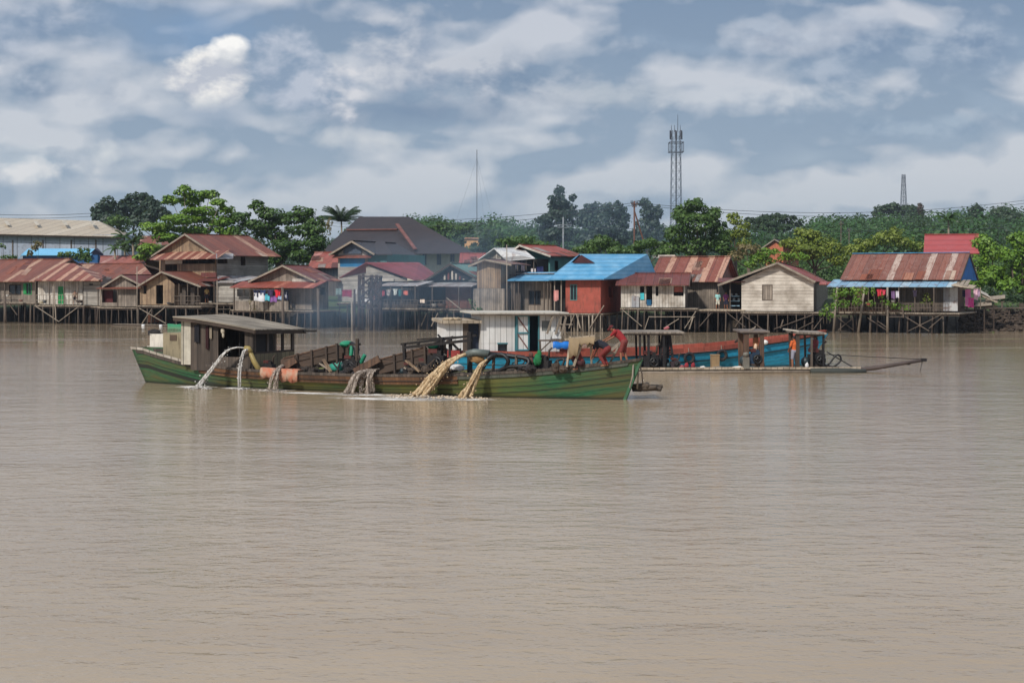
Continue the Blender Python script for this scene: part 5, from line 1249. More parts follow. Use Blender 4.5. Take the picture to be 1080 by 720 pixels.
pts = [(182, 333.5), (205, 335.6), (226, 339), (248, 343), (269, 347)]
m = MB(); near = [f.pt(a, b, N-.3) for a, b in pts]
far = [Vector((q.x+.15*i/4, FAR+.25, q.z+.03-.03*i)) for i, q in enumerate(near)]
for i in range(4): m.slab([near[i], near[i+1], far[i+1], far[i]], .055)
m.part('cabin_roof', planks(lin(134, 124, 110), lin(176, 164, 146), 3, 'y', stain=.55), f)
m = MB()
for q, r in zip(near, near[1:]): m.beam(q+Vector((0, .06, -.13)), r+Vector((0, .06, -.13)), .06, .15)
m.beam(near[-1]+Vector((-.06, 0, -.14)), far[-1]+Vector((-.06, 0, -.14)), .06, .16)
m.part('roof_beam', POST_D, f)
m = MB(); m.beam(far[-1]+Vector((-.3, -.3, -.12)), far[-1]+Vector((.5, .1, -.1)), .16, .09); m.part('roof_beam', DARK, f)
# stern box with small window
m = MB(); a, b = f.u(172, -.9), f.u(192, -.9); z1 = f.z(351, 182, -.9)
m.span((a, -.9, 1.15), (b, .8, z1)); m.part('stern_box', paint(lin(150, 138, 112), .8, .25, .7), f)
px_panel(f, 179, 186, 353, 359, -.93, paint(lin(92, 74, 60), .7), 'hatch', .04); px_panel(f, 158, 172, 352, 366, -.8, paint(lin(214, 208, 196), .8, .15, .4), 'stern_board', .5)
m = MB(); m.ball(f.pt(163, 351, -.5), (.35, .3, .16), 6, 3, .2); m.part('bundle', DARK, f)
# clothes hanging on the cabin
for lb, a, b, c, d, col in (('dark cloth hanging left on the cabin wall of the green boat', 205, 210, 343, 361, lin(26, 26, 34)), ('dark red cloth hanging on the cabin wall of the green boat', 217, 220, 344, 368, lin(60, 28, 30)), ('pale cloth hanging beside the dark red one on the green boat cabin', 221, 223.5, 345, 357, lin(170, 158, 140))):
    m = MB(); p, q = F_A.pt(a, c, N-.08), F_A.pt(b, d, N-.08); n = 6
    top = [(p.x+(q.x-p.x)*i/n, N-.09+.03*(i % 2), p.z) for i in range(n+1)]; bot = [(x, y, q.z+.05*math.sin(i*2.1)) for i, (x, y, z) in enumerate(top)]
    m.add(top+bot+[(x, y+.03, z) for x, y, z in top+bot], [(i, i+1, i+n+2, i+n+1) for i in range(n)]+[(i+2*n+3, i+2*n+2, i+3*n+3, i+3*n+4) for i in range(n)]+[(i+2*n+2, i+2*n+3, i+1, i) for i in range(n)])
    m.solo('hanging_cloth', fabric(col), F_A, lb, 'cloth', 'cloths hanging on the cabin wall')
m = MB(); m.ball(F_A.pt(235, 349, N-.1), (.1, .08, .14), 7, 2, .1); m.ball(F_A.pt(235.5, 353.5, N-.1), (.06, .06, .12), 7, 2, .1)
m.solo('hanging_bag', fabric(lin(190, 180, 160)), F_A, 'small pale bag hanging in the dark cabin opening of the green boat', 'bag', smooth=True)
# pipes of the discharge at the cabin
OLIVE = paint(lin(150, 132, 78), .5, .3, .4)
t_ = F_A.thing('discharge_pipe', 'olive discharge pipe leaning up beside the cabin with two nozzles', 'pipe', F_A.pt(276, 394, -1.7))
m = MB(); m.tube([F_A.pt(277, 396, -1.7), F_A.pt(268, 381, -1.75), F_A.pt(263, 369, -1.8)], [.14, .12, .1], 10); m.part('riser', OLIVE, t_, smooth=True)
m = MB(); m.tube([F_A.pt(274, 397, -1.6), F_A.pt(266, 380, -1.6), F_A.pt(264, 371, -1.65)], .04, 6); m.part('hose', BLACK, t_, smooth=True)
m = MB(); m.tube([F_A.pt(265, 371, -1.8), F_A.pt(262, 367.5, -1.85), F_A.pt(258, 367, -1.9)], [.1, .13, .11], 8); m.part('nozzle', OLIVE, t_, smooth=True)
# orange cloth over the rail
tg = NT('orange_tarp'); tc, x, y, z = tg.coords(); nn = tg.noise(tc, 3, 4, .6); tg.principled(tg.mix(tg.mapr(nn, .4, .65), lin(184, 108, 80), lin(176, 146, 124)), .8, nn, .05, .8)
t_ = F_A.thing('tarpaulin', 'faded orange and pinkish tarpaulin folded over the rail of the green boat', 'tarpaulin', F_A.pt(292, 398, -1.95))
gx0, gx1 = F_A.u(273, -2), F_A.u(313, -2)
m = MB(); n = 26
for i in range(n+1):
    x = gx0+(gx1-gx0)*i/n; s = x/LA; zg = interp(SH_A, s); yb_ = -interp(BEAM_A, s); w = .03*math.sin(i*1.7)+.02*math.sin(i*3.1)
    m.v += [(x, yb_+.5, zg+.1+w), (x, yb_-.08, zg+.13+w), (x, yb_-.13-w, zg-.12), (x, yb_-.12+w, zg-.30-.04*math.sin(i*.9)-(.12 if i > n*.55 else 0))]
for i in range(n):
    for k in range(3): a = i*4+k; m.f.append((a, a+1, a+5, a+4))
o = m.part('cloth', tg.m, t_, smooth=True); md = o.modifiers.new('s', 'SOLIDIFY'); md.thickness = .03

# sluice boxes
TROUGH = planks(lin(66, 52, 44), lin(104, 84, 70), 1.6, 'z', stain=.6, seam=.04)
def sluice(label, lo, hi, wall, v, wid, capc=lin(34, 140, 104)):
    """lo/hi: photo points (px, py) of the trough's low mouth and high end, top edge; wall: depth in metres"""
    p, q = F_A.pt(*lo, v), F_A.pt(*hi, v); f = F_A.thing('sluice_box', label, 'sluice box', (p.x, v, interp(SH_A, p.x/LA)), 'sluice boxes on the green boat')
    d = (q-p); dn = Vector((0, 0, -wall))
    def plank_(a, b, y0, y1, h0, h1, nm, mt=TROUGH):
        m = MB(); a0, b0 = Vector((a.x, y0, a.z)), Vector((b.x, y0, b.z)); m.add([a0+Vector((0, 0, h0)), b0+Vector((0, 0, h0)), b0+Vector((0, 0, h1)), a0+Vector((0, 0, h1))]+[w+Vector((0, y1-y0, 0)) for w in (a0+Vector((0, 0, h0)), b0+Vector((0, 0, h0)), b0+Vector((0, 0, h1)), a0+Vector((0, 0, h1)))],
            [(0, 1, 2, 3), (7, 6, 5, 4), (0, 4, 5, 1), (1, 5, 6, 2), (2, 6, 7, 3), (3, 7, 4, 0)]); m.part(nm, mt, f)
    plank_(p, q, v, v+.05, 0, -wall, 'side_board'); plank_(p, q, v+wid, v+wid+.05, 0, -wall, 'side_board'); plank_(p, q, v+.05, v+wid, -wall+.02, -wall-.05, 'bottom_board')
    plank_(p.lerp(q, .25), q, v-.04, v, -wall*.35, -wall*.45, 'rubbing_batten', POST_D)
    plank_(p.lerp(q, .05), q.lerp(p, .02), v-.03, v+.08, .05, 0, 'top_edge', WOOD_R)
    for s in (.3, .55, .8, .98):
        r = p.lerp(q, s); zb = interp(SH_A, r.x/LA)-.1
        for y in (v-.05, v+wid+.06):
            m = MB(); m.beam((r.x, y, r.z+.08), (r.x+.05, y, min(zb, r.z-wall)), .09); m.part('leg', POST_D, f)
    m = MB(); r = p.lerp(q, .7); m.beam((r.x, v-.08, r.z-wall), (r.x+.9, v-.08, interp(SH_A, r.x/LA)-.1), .12, .06); m.part('strut', POST_L, f)
    # header box with a green hose cap feeding the top
    hb = MB(); hb.ball((q.x+.12, v+wid*.5, q.z+.02), (.26, wid*.42, .14), 8, 2, .12); hb.part('hose_cap', paint(capc, .6, .15, .2), f, smooth=True)
    hb = MB(); hb.tube([(q.x+.35, v+wid*.5, q.z), (q.x+.7, v+wid*.4, q.z-.15), (q.x+.75, v+wid*.3, q.z-.6), (q.x+.5, v+.2, q.z-1.0)], [.16, .14, .12, .12], 8); hb.part('feed_hose', BLACK, f, smooth=True)
    return f, p, q
sl1, p1, q1 = sluice('dark wooden sluice box slanting up from the cabin, left one of the two', (296, 379), (357, 363.5), .62, -1.15, .95)
sl2, p2, q2 = sluice('dark wooden sluice box slanting up amidships, right one of the two', (376, 386), (450, 366), .62, -1.25, .95)
# extra planking clutter along the sluices
for (lb, a, b, w_, h_) in (('old plank leaning on the low end of the left sluice box', (293, 391, -1.5), (312, 379, -1.4), .1, .3), ('plank leaning on the low end of the right sluice box', (374, 392, -1.6), (400, 378, -1.5), .1, .3), ('pale board under the right sluice box', (428, 380, -1.5), (443, 392, -1.6), .14, .06), ('pale board propped under the left sluice box', (341, 379, -1.4), (349, 392, -1.5), .16, .06)):
    m = MB(); m.beam(F_A.pt(*a), F_A.pt(*b), w_, h_); m.solo('plank', WOOD_B if 'pale' in lb else WOOD_R, F_A, lb, 'plank', 'loose planks on the green boat')
# cross timbers and heaps on the deck
m = MB()
for i in range(17):
    e = .27+.6*i/17; b = interp(BEAM_A, e)*.97; z = interp(SH_A, e)-.06+.03*math.sin(i*5); m.beam((e*LA, -b, z), (e*LA+.05, b, z), .1, .09)
m.part('thwart', WOOD_D, A_)
for i, (lb, px, py, v) in enumerate((('dark heap of nets and rope at the foot of the left sluice box', 322, 391, -1.3), ('dark heap of rope left of the right sluice box mouth', 366, 391, -1.4), ('dark heap of rope beneath the high end of the right sluice box', 444, 391, -1.5), ('tangled dark heap at the foot of the black pole lattice', 474, 389, -1.4), ('dark heap of sacks right of the black hose loops', 552, 388, -1.4), ('low dark heap between the green cloth and the crouching person', 590, 388, -1.2))):
    rnd = random.Random(i+50); c = F_A.pt(px, py, v); m = MB()
    for k in range(9): m.ball((c.x+rnd.uniform(-.4, .4), v+rnd.uniform(-.2, .2), c.z+rnd.uniform(-.12, .12)), (rnd.uniform(.1, .22), .15, rnd.uniform(.06, .14)), 6, k, .25)
    for k in range(6): a = Vector((c.x+rnd.uniform(-.6, .6), v+rnd.uniform(-.2, .2), c.z+rnd.uniform(-.1, .2))); m.beam(a, a+Vector((rnd.uniform(-.5, .5), .1, rnd.uniform(.0, .4))), .05)
    m.solo('rope_heap', paint(lin(*((58, 50, 46), (44, 40, 42), (78, 66, 56))[i % 3]), .9, .5, .4), F_A, lb, 'heap', 'heaps on the deck of the green boat')
# pumps / engines
def engine(F, label, px, py, v, s=1.0, base=None, wheel=True, col=DARK, group='engines and pumps'):
    c = F.pt(px, py, v); f = F.thing('pump_engine', label, 'engine', (c.x, v, c.z-.3*s), group)
    m = MB(); m.box((c.x, v, c.z), (.62*s, .4*s, .42*s)); m.box((c.x+.05*s, v, c.z+.28*s), (.3*s, .3*s, .2*s)); m.part('block', col, f)
    m = MB(); m.box((c.x-.12*s, v-.02, c.z+.36*s), (.34*s, .3*s, .14*s)); m.part('fuel_tank', paint(lin(90, 40, 36), .5), f)
    if wheel: m = MB(); m.ring((c.x+.1*s, v-.28*s, c.z-.02), .16*s, .05*s, 'v', 18, 6); m.beam((c.x-.04*s, v-.28*s, c.z-.02), (c.x+.24*s, v-.28*s, c.z-.02), .08*s); m.beam((c.x+.1*s, v-.28*s, c.z-.16*s), (c.x+.1*s, v-.28*s, c.z+.12*s), .08*s); m.part('flywheel', BLACK, f, smooth=True)
    m = MB(); m.tube([(c.x+.25*s, v, c.z+.3*s), (c.x+.27*s, v, c.z+.62*s), (c.x+.4*s, v, c.z+.72*s)], .045*s, 7); m.part('exhaust', POST_D, f, smooth=True)
    m = MB(); m.ball((c.x-.45*s, v, c.z-.08*s), (.17*s, .2*s, .2*s), 8); m.part('pump_housing', paint(lin(40, 60, 66), .5), f, smooth=True)
    m = MB(); m.beam((c.x-.5*s, v-.15*s, c.z-.26*s), (c.x+.42*s, v-.15*s, c.z-.26*s), .1*s); m.beam((c.x-.5*s, v+.15*s, c.z-.26*s), (c.x+.42*s, v+.15*s, c.z-.26*s), .1*s); m.part('skid', POST_D, f)
    return f
engine(F_A, 'dark pump engine under the high end of the left sluice box', 371, 385, -.9, 1.0)
engine(F_A, 'dark pump engine under the high end of the right sluice box', 462, 381, -1.0, 1.25)
engine(F_A, 'second dark pump engine at the foot of the black timber frame', 449, 387, -1.1, .9)
engine(F_A, 'small black engine lying near the cabin end of the left sluice box', 284, 388, -1.1, .8, wheel=False)
engine(F_A, 'small dark engine beneath the middle of the right sluice box', 432, 390, -1.2, .75)
# green hoses near first sluice
GRN = paint(lin(28, 132, 100), .5, .2, .15)
def hose(F, label, pts, r, mat, name='hose', group='hoses on the boats', cat='hose'):
    P_ = [F.pt(*q) for q in pts]; out = []
    for i in range(len(P_)-1):          # Catmull-Rom
        a, b, c, d = P_[max(i-1, 0)], P_[i], P_[i+1], P_[min(i+2, len(P_)-1)]
        for k in range(6):
            s = k/6; out.append(.5*((2*b)+(c-a)*s+(2*a-5*b+4*c-d)*s*s+(3*b-a-3*c+d)*s**3))
    out.append(P_[-1]); m = MB(); m.tube(out, r, 8); return m.solo(name, mat, F, label, cat, group, smooth=True)
hose(F_A, 'green hose curving down beside the left sluice box pump', [(371, 365, -.8), (370, 376, -.9), (367, 386, -.9), (360, 391, -1)], .09, GRN)
hose(F_A, 'short green pipe stub standing right of the left pump', [(379, 389, -1), (382, 380, -1.1), (385, 374, -1.1)], .09, GRN)
m = MB(); m.tube([F_A.pt(350, 388, -1.1), F_A.pt(360, 386, -1.1)], .2, 10); m.solo('drum', paint(lin(60, 160, 140), .5), F_A, 'small sea-green drum lying under the left sluice box', 'drum', smooth=True)
m = MB(); m.beam(F_A.pt(376, 392, -1.0), F_A.pt(377, 357, -1.0), .12); m.beam(F_A.pt(362, 392, -.6), F_A.pt(363, 362, -.6), .1); m.beam(F_A.pt(360, 366, -.8), F_A.pt(380, 363, -.8), .1); m.beam(F_A.pt(376, 370, -1), F_A.pt(383, 388, -1), .08)
m.solo('timber_post_frame', POST_D, F_A, 'short dark post frame at the high end of the left sluice box', 'frame')
# black timber frame
t_ = F_A.thing('pole_lattice', 'black lattice of poles lying over dark posts beside the white cabin boat', 'frame', F_A.pt(460, 392, -1.0))
BL = paint(lin(28, 24, 24), .8)
for nm, a, b, w_ in (('pole', (423, 363, -1.2), (502, 353.5, -.6), .1), ('pole', (426, 366.5, -1.3), (498, 358.5, -1.2), .12), ('pole', (440, 358, -.4), (503, 354, -.8), .07), ('pole', (452, 364, -1.3), (478, 355, -.5), .08), ('pole', (462, 353, -.6), (470, 362, -1.2), .06),
                  ('post', (495.5, 394, -1.2), (495.5, 350, -1.2), .17), ('post', (475, 378, -1.1), (475, 357, -1.1), .12), ('post', (466, 392, -1.0), (466, 356, -1.0), .12), ('post', (427, 381, -1.3), (426, 362, -1.3), .12), ('post', (441, 366, -1.3), (441, 361, -1.3), .1),
                  ('brace', (475, 360, -1.1), (486, 371, -1.1), .08), ('brace', (475, 372, -1.1), (486, 368, -1.1), .08)):
    m = MB(); m.beam(F_A.pt(*a), F_A.pt(*b), w_); m.part(nm, BL, t_)
m = MB(); m.box(F_A.pt(480, 373, -1.0), (.6, .3, .3)); m.part('red_bracket', paint(lin(150, 50, 44), .6), t_)
# main discharge pipe with loops of black hose
t_ = F_A.thing('discharge_pipe', 'grey discharge pipe lying high over the deck, spilling ochre slurry', 'pipe', F_A.pt(520, 392, -1.4))
m = MB(); m.tube([F_A.pt(492, 373.5, -1.6), F_A.pt(500, 371.5, -1.5), F_A.pt(516, 373, -1.4)], .16, 10); m.part('outlet', paint(lin(96, 104, 100), .5), t_, smooth=True)
m = MB(); m.tube([F_A.pt(516, 373, -1.4), F_A.pt(535, 375, -1.3), F_A.pt(552, 377, -1.2), F_A.pt(558, 381, -1.2)], .1, 10); m.part('pipe', BLACK, t_, smooth=True)
for a in (521, 545):
    m = MB(); m.beam(F_A.pt(a, 374, -1.3), F_A.pt(a-1, 393, -1.4), .1); m.part('support', POST, t_)
hose(F_A, 'black hose looping from the grey pipe to the deck, left loop', [(508, 390, -1.5), (513, 382, -1.5), (520, 376, -1.5), (530, 374, -1.5), (536, 381, -1.5), (531, 391, -1.4)], .09, BLACK)
hose(F_A, 'black hose looping from the grey pipe to the deck, right loop', [(524, 392, -1.45), (535, 387, -1.45), (548, 386, -1.45), (556, 385, -1.4), (557, 379, -1.3), (545, 376, -1.3)], .085, BLACK)
hose(F_A, 'grey-black spout that feeds the smaller ochre jet', [(523, 374, -1.6), (518, 376, -1.75), (514, 379, -1.85)], .1, BLACK)
m = MB(); m.ball(F_A.pt(503, 378, -1.3), (.36, .25, .2), 7, 5, .2); m.solo('basket', paint(lin(170, 132, 88), .9), F_A, 'small tan basket behind the big ochre jet', 'basket', smooth=True)
m = MB(); m.ball(F_A.pt(482, 388, -1.4), (.34, .22, .16), 7, 6, .12); m.solo('sack', fabric(lin(206, 206, 206)), F_A, 'pale grey sack on deck beside the big ochre jet', 'sack', smooth=True)
engine(F_A, 'dark engine with a green cloth over it near the stooping men', 573, 385, -.9, 1.0, wheel=False)
m = MB(); m.ball(F_A.pt(567.5, 379, -1.25), (.15, .12, .22), 7, 8, .3); m.ball(F_A.pt(569, 373, -1.2), (.09, .08, .14), 7, 8, .3); m.ball(F_A.pt(565, 382, -1.2), (.1, .08, .14), 7, 8, .3); m.solo('cloth_bundle', fabric(lin(26, 112, 64)), F_A, 'bright green cloth bundle on the engine near the stooping men', 'cloth', smooth=True)
m = MB(); m.ball(F_A.pt(560, 382, -1.1), (.12, .1, .22), 7, 9, .1); m.ball(F_A.pt(560, 374, -1.1), (.1, .08, .12), 7, 9, .1); m.solo('sack', fabric(lin(96, 64, 56)), F_A, 'dark brown sack left of the green cloth bundle', 'sack', smooth=True)
hose(F_A, 'short dark rope coil on the deck left of the crouching person', [(582, 390, -1), (587, 381, -1), (595, 379, -1), (592, 388, -1.1)], .05, BLACK)
# rails, drape, poles at the bow
m = MB(); m.beam(F_A.pt(598, 387, -1.2), F_A.pt(602, 355, -.9), .08); m.beam(F_A.pt(605, 386, -1.2), F_A.pt(616, 356, -.9), .08); m.beam(F_A.pt(596, 358, -.9), F_A.pt(628, 354, -.9), .08); m.beam(F_A.pt(624, 385, -.5), F_A.pt(623, 356, -.9), .08)
m.solo('pole_trestle', WOOD_P, F_A, 'pale pole trestle that carries the cream tarpaulin near the bow', 'trestle')
m = MB(); n = 12
for i in range(n+1):
    q = i/n; a = F_A.pt(600+28*q, 356+1.0*math.sin(q*6), -1.15); b = F_A.pt(600+26*q, (377-8*q if q < .35 else 364-2*q)+1.5*math.sin(i*2.3), -1.3); c = F_A.pt(599+28*q, 354.5, -.5)
    m.v += [tuple(c), tuple(a), tuple(a.lerp(b, .5)+Vector((0, .05*math.sin(i*1.9), 0))), tuple(b)]
for i in range(n):
    for k in range(3): a = i*4+k; m.f.append((a, a+1, a+5, a+4))
o = m.solo('tarpaulin', fabric(lin(146, 126, 98)), F_A, 'cream tarpaulin draped over the pole trestle behind the stooping man', 'tarpaulin', smooth=True); md = o.modifiers.new('s', 'SOLIDIFY'); md.thickness = .03
t_ = F_A.thing('hand_pump_frame', 'angled wooden lever frame between the stooping man and the red-shirted man', 'frame', F_A.pt(640, 386, -.4))
for a, b in (((637, 386, -.5), (640, 362, -.4)), ((628, 384, -.5), (652, 364, -.3)), ((640, 372, -.4), (655, 360, -.2)), ((634, 376, -.5), (650, 371, -.3)), ((641, 387, -.3), (652, 366, -.3))):
    m = MB(); m.beam(F_A.pt(*a), F_A.pt(*b), .07); m.part('bar', POST_L, t_)
# people on the green boat (u axis points to the bow = right in the photo)
def dk(px, v): u = F_A.u(px, v); return F_A.world((u, v, interp(SH_A, u/LA)-.2))
toward_left = F_A.ang+math.pi
lean = dict(STAND); lean.update(pelvis=(-.10, 0, .90), waist=(0, 0, 1.04), chest=(.16, 0, 1.20), neck=(.30, 0, 1.32), head=(.42, 0, 1.40), shL=(.24, .17, 1.30), shR=(.24, -.17, 1.30), elL=(.44, .2, 1.10), elR=(.42, -.2, 1.08), haL=(.70, .15, .96), haR=(.68, -.15, .94), hipL=(-.10, .09, .88), hipR=(-.10, -.09, .88), knL=(.02, .1, .48), knR=(-.06, -.1, .48), anL=(-.02, .12, .08), anR=(-.2, -.12, .08), toL=(.13, .14, .03), toR=(-.05, -.13, .03), face=(.8, 0, -.5))
person('man in a red shirt leaning forward over the bow of the green boat', dk(656, -.2), toward_left, lean, fabric(lin(150, 38, 42)), fabric(lin(128, 60, 56)), hat=fabric(lin(90, 30, 32)), voxel=.014)
bend = dict(STAND); bend.update(pelvis=(-.15, 0, .72), waist=(-.02, 0, .84), chest=(.2, 0, .92), neck=(.38, 0, .92), head=(.52, 0, .9), shL=(.3, .17, .93), shR=(.3, -.17, .93), elL=(.38, .22, .66), elR=(.4, -.22, .66), haL=(.48, .16, .42), haR=(.5, -.16, .42), hipL=(-.16, .09, .7), hipR=(-.16, -.09, .7), knL=(.12, .14, .42), knR=(.1, -.14, .42), anL=(-.1, .14, .08), anR=(-.1, -.14, .08), toL=(.06, .16, .03), toR=(.06, -.16, .03), face=(.6, 0, -.8))
person('stooping man in a black shirt and dark red trousers bending to the left', dk(637, -.75), toward_left, bend, fabric(lin(30, 32, 44)), fabric(lin(120, 44, 42)), hat=fabric(lin(206, 192, 160)), legs='long', voxel=.014, hat_shape='cone')
sq = dict(STAND); sq.update(pelvis=(-.1, 0, .30), waist=(-.02, 0, .42), chest=(.08, 0, .58), neck=(.16, 0, .72), head=(.22, 0, .83), shL=(.1, .17, .68), shR=(.1, -.17, .68), elL=(.26, .22, .50), elR=(.26, -.22, .50), haL=(.45, .12, .44), haR=(.45, -.12, .44), hipL=(-.1, .09, .28), hipR=(-.1, -.09, .28), knL=(.22, .16, .46), knR=(.22, -.16, .46), anL=(.04, .14, .08), anR=(.04, -.14, .08), toL=(.19, .16, .03), toR=(.19, -.16, .03))
person('person crouching in dark red beside the cream tarpaulin', dk(611, -.9), toward_left, sq, fabric(lin(112, 44, 42)), fabric(lin(70, 36, 38)), voxel=.014, legs='long')
# jets and splashes
def jetmat(c1, c2, alpha=.12):
    t = NT('falling_water'); tc, x, y, z = t.coords(); n = t.noise(t.scalev(tc, (6, 6, 2.2)), 1.5, 4, .65); n2 = t.noise(tc, 22, 2, .6)
    p = t.principled(t.mix(t.mapr(n, .36, .62), c1, c2), .35, n2, .04, .8); tr = t.n('ShaderNodeBsdfTransparent')
    a_ = t.noise(t.scalev(tc, (16, 16, 3.0)), 1.0, 3, .6); mx = t.n('ShaderNodeMixShader', {0: t.mapr(a_, .58-alpha*.5, .70-alpha*.3, 0, .25+alpha*1.6)}); t.t.links.new(p.outputs[0], mx.inputs[1]); t.t.links.new(tr.outputs[0], mx.inputs[2]); t.t.links.new(mx.outputs[0], t.out.inputs[0]); return t.m
WHITE_JET = jetmat(lin(176, 170, 162), lin(240, 238, 234), .3); OCHRE_JET = jetmat(lin(166, 134, 94), lin(214, 190, 152), .14); GREY_JET = jetmat(lin(134, 116, 102), lin(206, 192, 178), .36); CREAM_JET = jetmat(lin(196, 170, 140), lin(238, 224, 204))
def jet(label, pts, r0, r1, mat, strands=5, drops=60, seed=1, spread=.5, foam=.6):
    rnd = random.Random(seed); Q = [F_A.pt(*q) for q in pts]; f = F_A.thing('water_jet', label, 'water jet', (Q[-1].x, Q[-1].y, 0), 'water pouring from the green boat')
    def at(s):
        s *= len(Q)-1; i = min(int(s), len(Q)-2); s -= i; a, b, c, d = Q[max(i-1, 0)], Q[i], Q[i+1], Q[min(i+2, len(Q)-1)]
        return .5*((2*b)+(c-a)*s+(2*a-5*b+4*c-d)*s*s+(3*b-a-3*c+d)*s**3)
    m = MB()
    strands = int(strands*1.8)
    for k in range(strands):
        ox, oy = rnd.uniform(-1, 1), rnd.uniform(-1, 1); ph = rnd.uniform(0, 6); n = 26; pp = []; rr = []
        for i in range(n+1):
            s = i/n; R = r0+(r1-r0)*s; w = R*spread*(.3+s)
            pp.append(at(s)+Vector((ox*w+.18*R*math.sin(5*s+ph)+rnd.uniform(-.05, .05)*R*(.2+s), oy*w, .2*R*math.sin(11*s+ph)*s)))
            rr.append(R*(.30+.12*math.sin(ph*3))*(.9+.25*math.sin(17*s+ph)*s)*rnd.uniform(.9, 1.1))
        m.tube(pp, rr, 7)
    m.part('stream', mat, f, smooth=True)
    m = MB()
    for k in range(drops):
        s = rnd.uniform(.15, 1)**.8; q = at(s); R = (r0+(r1-r0)*s)*1.9
        m.ball(q+Vector((rnd.gauss(0, .36)*R, rnd.gauss(0, .3)*R, rnd.gauss(0, .3)*R)), rnd.uniform(.008, .02)*(1+s), 4, k, .3)
    m.part('droplets', mat, f, smooth=True, kind='stuff')
    m = MB(); e = Q[-1]
    for k in range(int(drops*.7)):
        a = rnd.uniform(0, 6.28); d = rnd.uniform(0, 1)**.7*foam; m.ball((e.x+math.cos(a)*d*1.4, e.y+math.sin(a)*d, rnd.uniform(0, .10)*(1.2-d/foam)), (rnd.uniform(.03, .08), rnd.uniform(.03, .08), rnd.uniform(.01, .03)), 4, k, .3)
    m.part('spray', mat if 'ochre' not in label else CREAM_JET, f, smooth=True, kind='stuff')
    return f
vN = -2.1
jet('thin white jet arching left from the nozzle beside the cabin', [(259, 367, -1.9), (249, 366.5, vN), (238, 371, vN-.1), (227, 384, vN-.2), (217, 398, vN-.3), (209, 407.5, vN-.5)], .07, .17, WHITE_JET, 4, 90, 1, .7, .5)
jet('thin pale jet dropping almost straight down from the nozzle beside the cabin', [(262, 369, -1.9), (257.5, 369.5, vN), (255, 377, vN-.05), (253, 390, vN-.1), (252.5, 408.5, vN-.15)], .10, .07, WHITE_JET, 3, 40, 2, .5, .4)
jet('ragged grey-brown spill from the mouth of the left sluice box', [(300, 384, -1.3), (295, 387, -1.8), (290, 394, vN-.1), (287, 402, vN-.2), (285, 410.5, vN-.25)], .14, .16, GREY_JET, 6, 60, 3, 1.2, .6)
jet('wide silty curtain of water spilling from the mouth of the right sluice box', [(394, 390, -1.5), (389, 391, -1.9), (384, 394, vN-.1), (380, 402, vN-.2), (377, 414.5, vN-.25)], .17, .26, GREY_JET, 9, 70, 4, 1.9, .6)
jet('narrow strand of silty water at the right side of the wide curtain', [(400, 389, -1.5), (396, 390, -1.9), (392, 394, vN-.1), (389, 402, vN-.15), (386, 414.5, vN-.2)], .09, .10, GREY_JET, 4, 30, 5, .9, .4)
jet('thickest ochre slurry jet pouring left from the grey discharge pipe', [(493, 373, -1.6), (484, 376, -1.9), (473, 383, vN), (462, 394, vN-.1), (452, 406, vN-.2), (443, 417.5, vN-.3)], .17, .34, OCHRE_JET, 9, 220, 6, .6, 1.1)
jet('smaller ochre slurry jet falling from the black spout right of the thickest one', [(514, 379, -1.85), (508, 384, vN), (502, 394, vN-.1), (496, 407, vN-.15), (490, 419.5, vN-.2)], .09, .25, OCHRE_JET, 7, 110, 7, .6, .7)
# foam on the water
t = NT('foam'); tc, x, y, z = t.coords(); n = t.noise(t.scalev(tc, (1.6, 5, 1)), 1.2, 6, .7, .6)
d = t.n('ShaderNodeBsdfDiffuse', {'Color': lin(240, 236, 230)}); tr = t.n('ShaderNodeBsdfTransparent'); at = t.n('ShaderNodeAttribute', attribute_name='edge').outputs['Fac']
mx = t.n('ShaderNodeMixShader', {0: t.mapr(t.math('ADD', n, t.math('MULTIPLY', at, .38)), .58, .76, 0, .95)}); t.t.links.new(tr.outputs[0], mx.inputs[1]); t.t.links.new(d.outputs[0], mx.inputs[2]); t.t.links.new(mx.outputs[0], t.out.inputs[0]); FOAM = t.m
def foam(specs):
    m = MB(); ed = []
    for px, py, rx, ry, rot in specs:
        Y = CAM_H*F_PX/(py-HZ); c = Vector(((px-540)/F_PX*Y, Y)); n, rr = 28, (0, .35, .7, 1.0); b = len(m.v)
        for q in rr:
            for i in range(n):
                a = 6.283*i/n; x, y = q*rx*math.cos(a), q*ry*math.sin(a); m.v.append((c.x+x*math.cos(rot)-y*math.sin(rot), c.y+x*math.sin(rot)+y*math.cos(rot), .012)); ed.append(1-q)
        for k in range(3):
            for i in range(n): m.f.append((b+k*n+i, b+k*n+(i+1) % n, b+(k+1)*n+(i+1) % n, b+(k+1)*n+i))
    me = m.mesh('foam', FOAM); a = me.attributes.new('edge', 'FLOAT', 'POINT'); a.data.foreach_set('value', ed)
    o = bpy.data.objects.new('foam', me); COL.objects.link(o); tag(o, 'white foam where the jets strike the brown river', 'foam', None, 'stuff')
foam([(207, 408, 1.3, .9, -.3), (252, 409.5, 1.2, .7, -.3), (286, 411.5, 1.3, .8, -.3), (378, 416, 2.4, .9, -.35), (440, 420, 2.4, 1.3, -.3), (410, 421, 3.2, .8, -.3), (490, 421, 1.6, .9, -.3), (465, 419.5, 2.2, .9, -.35), (335, 415, 2.6, .6, -.35)])
t_ = F_A.thing('driftwood_raft', 'dark clump of driftwood and logs floating just off the green bow', 'driftwood', F_A.pt(682, 411, .8))
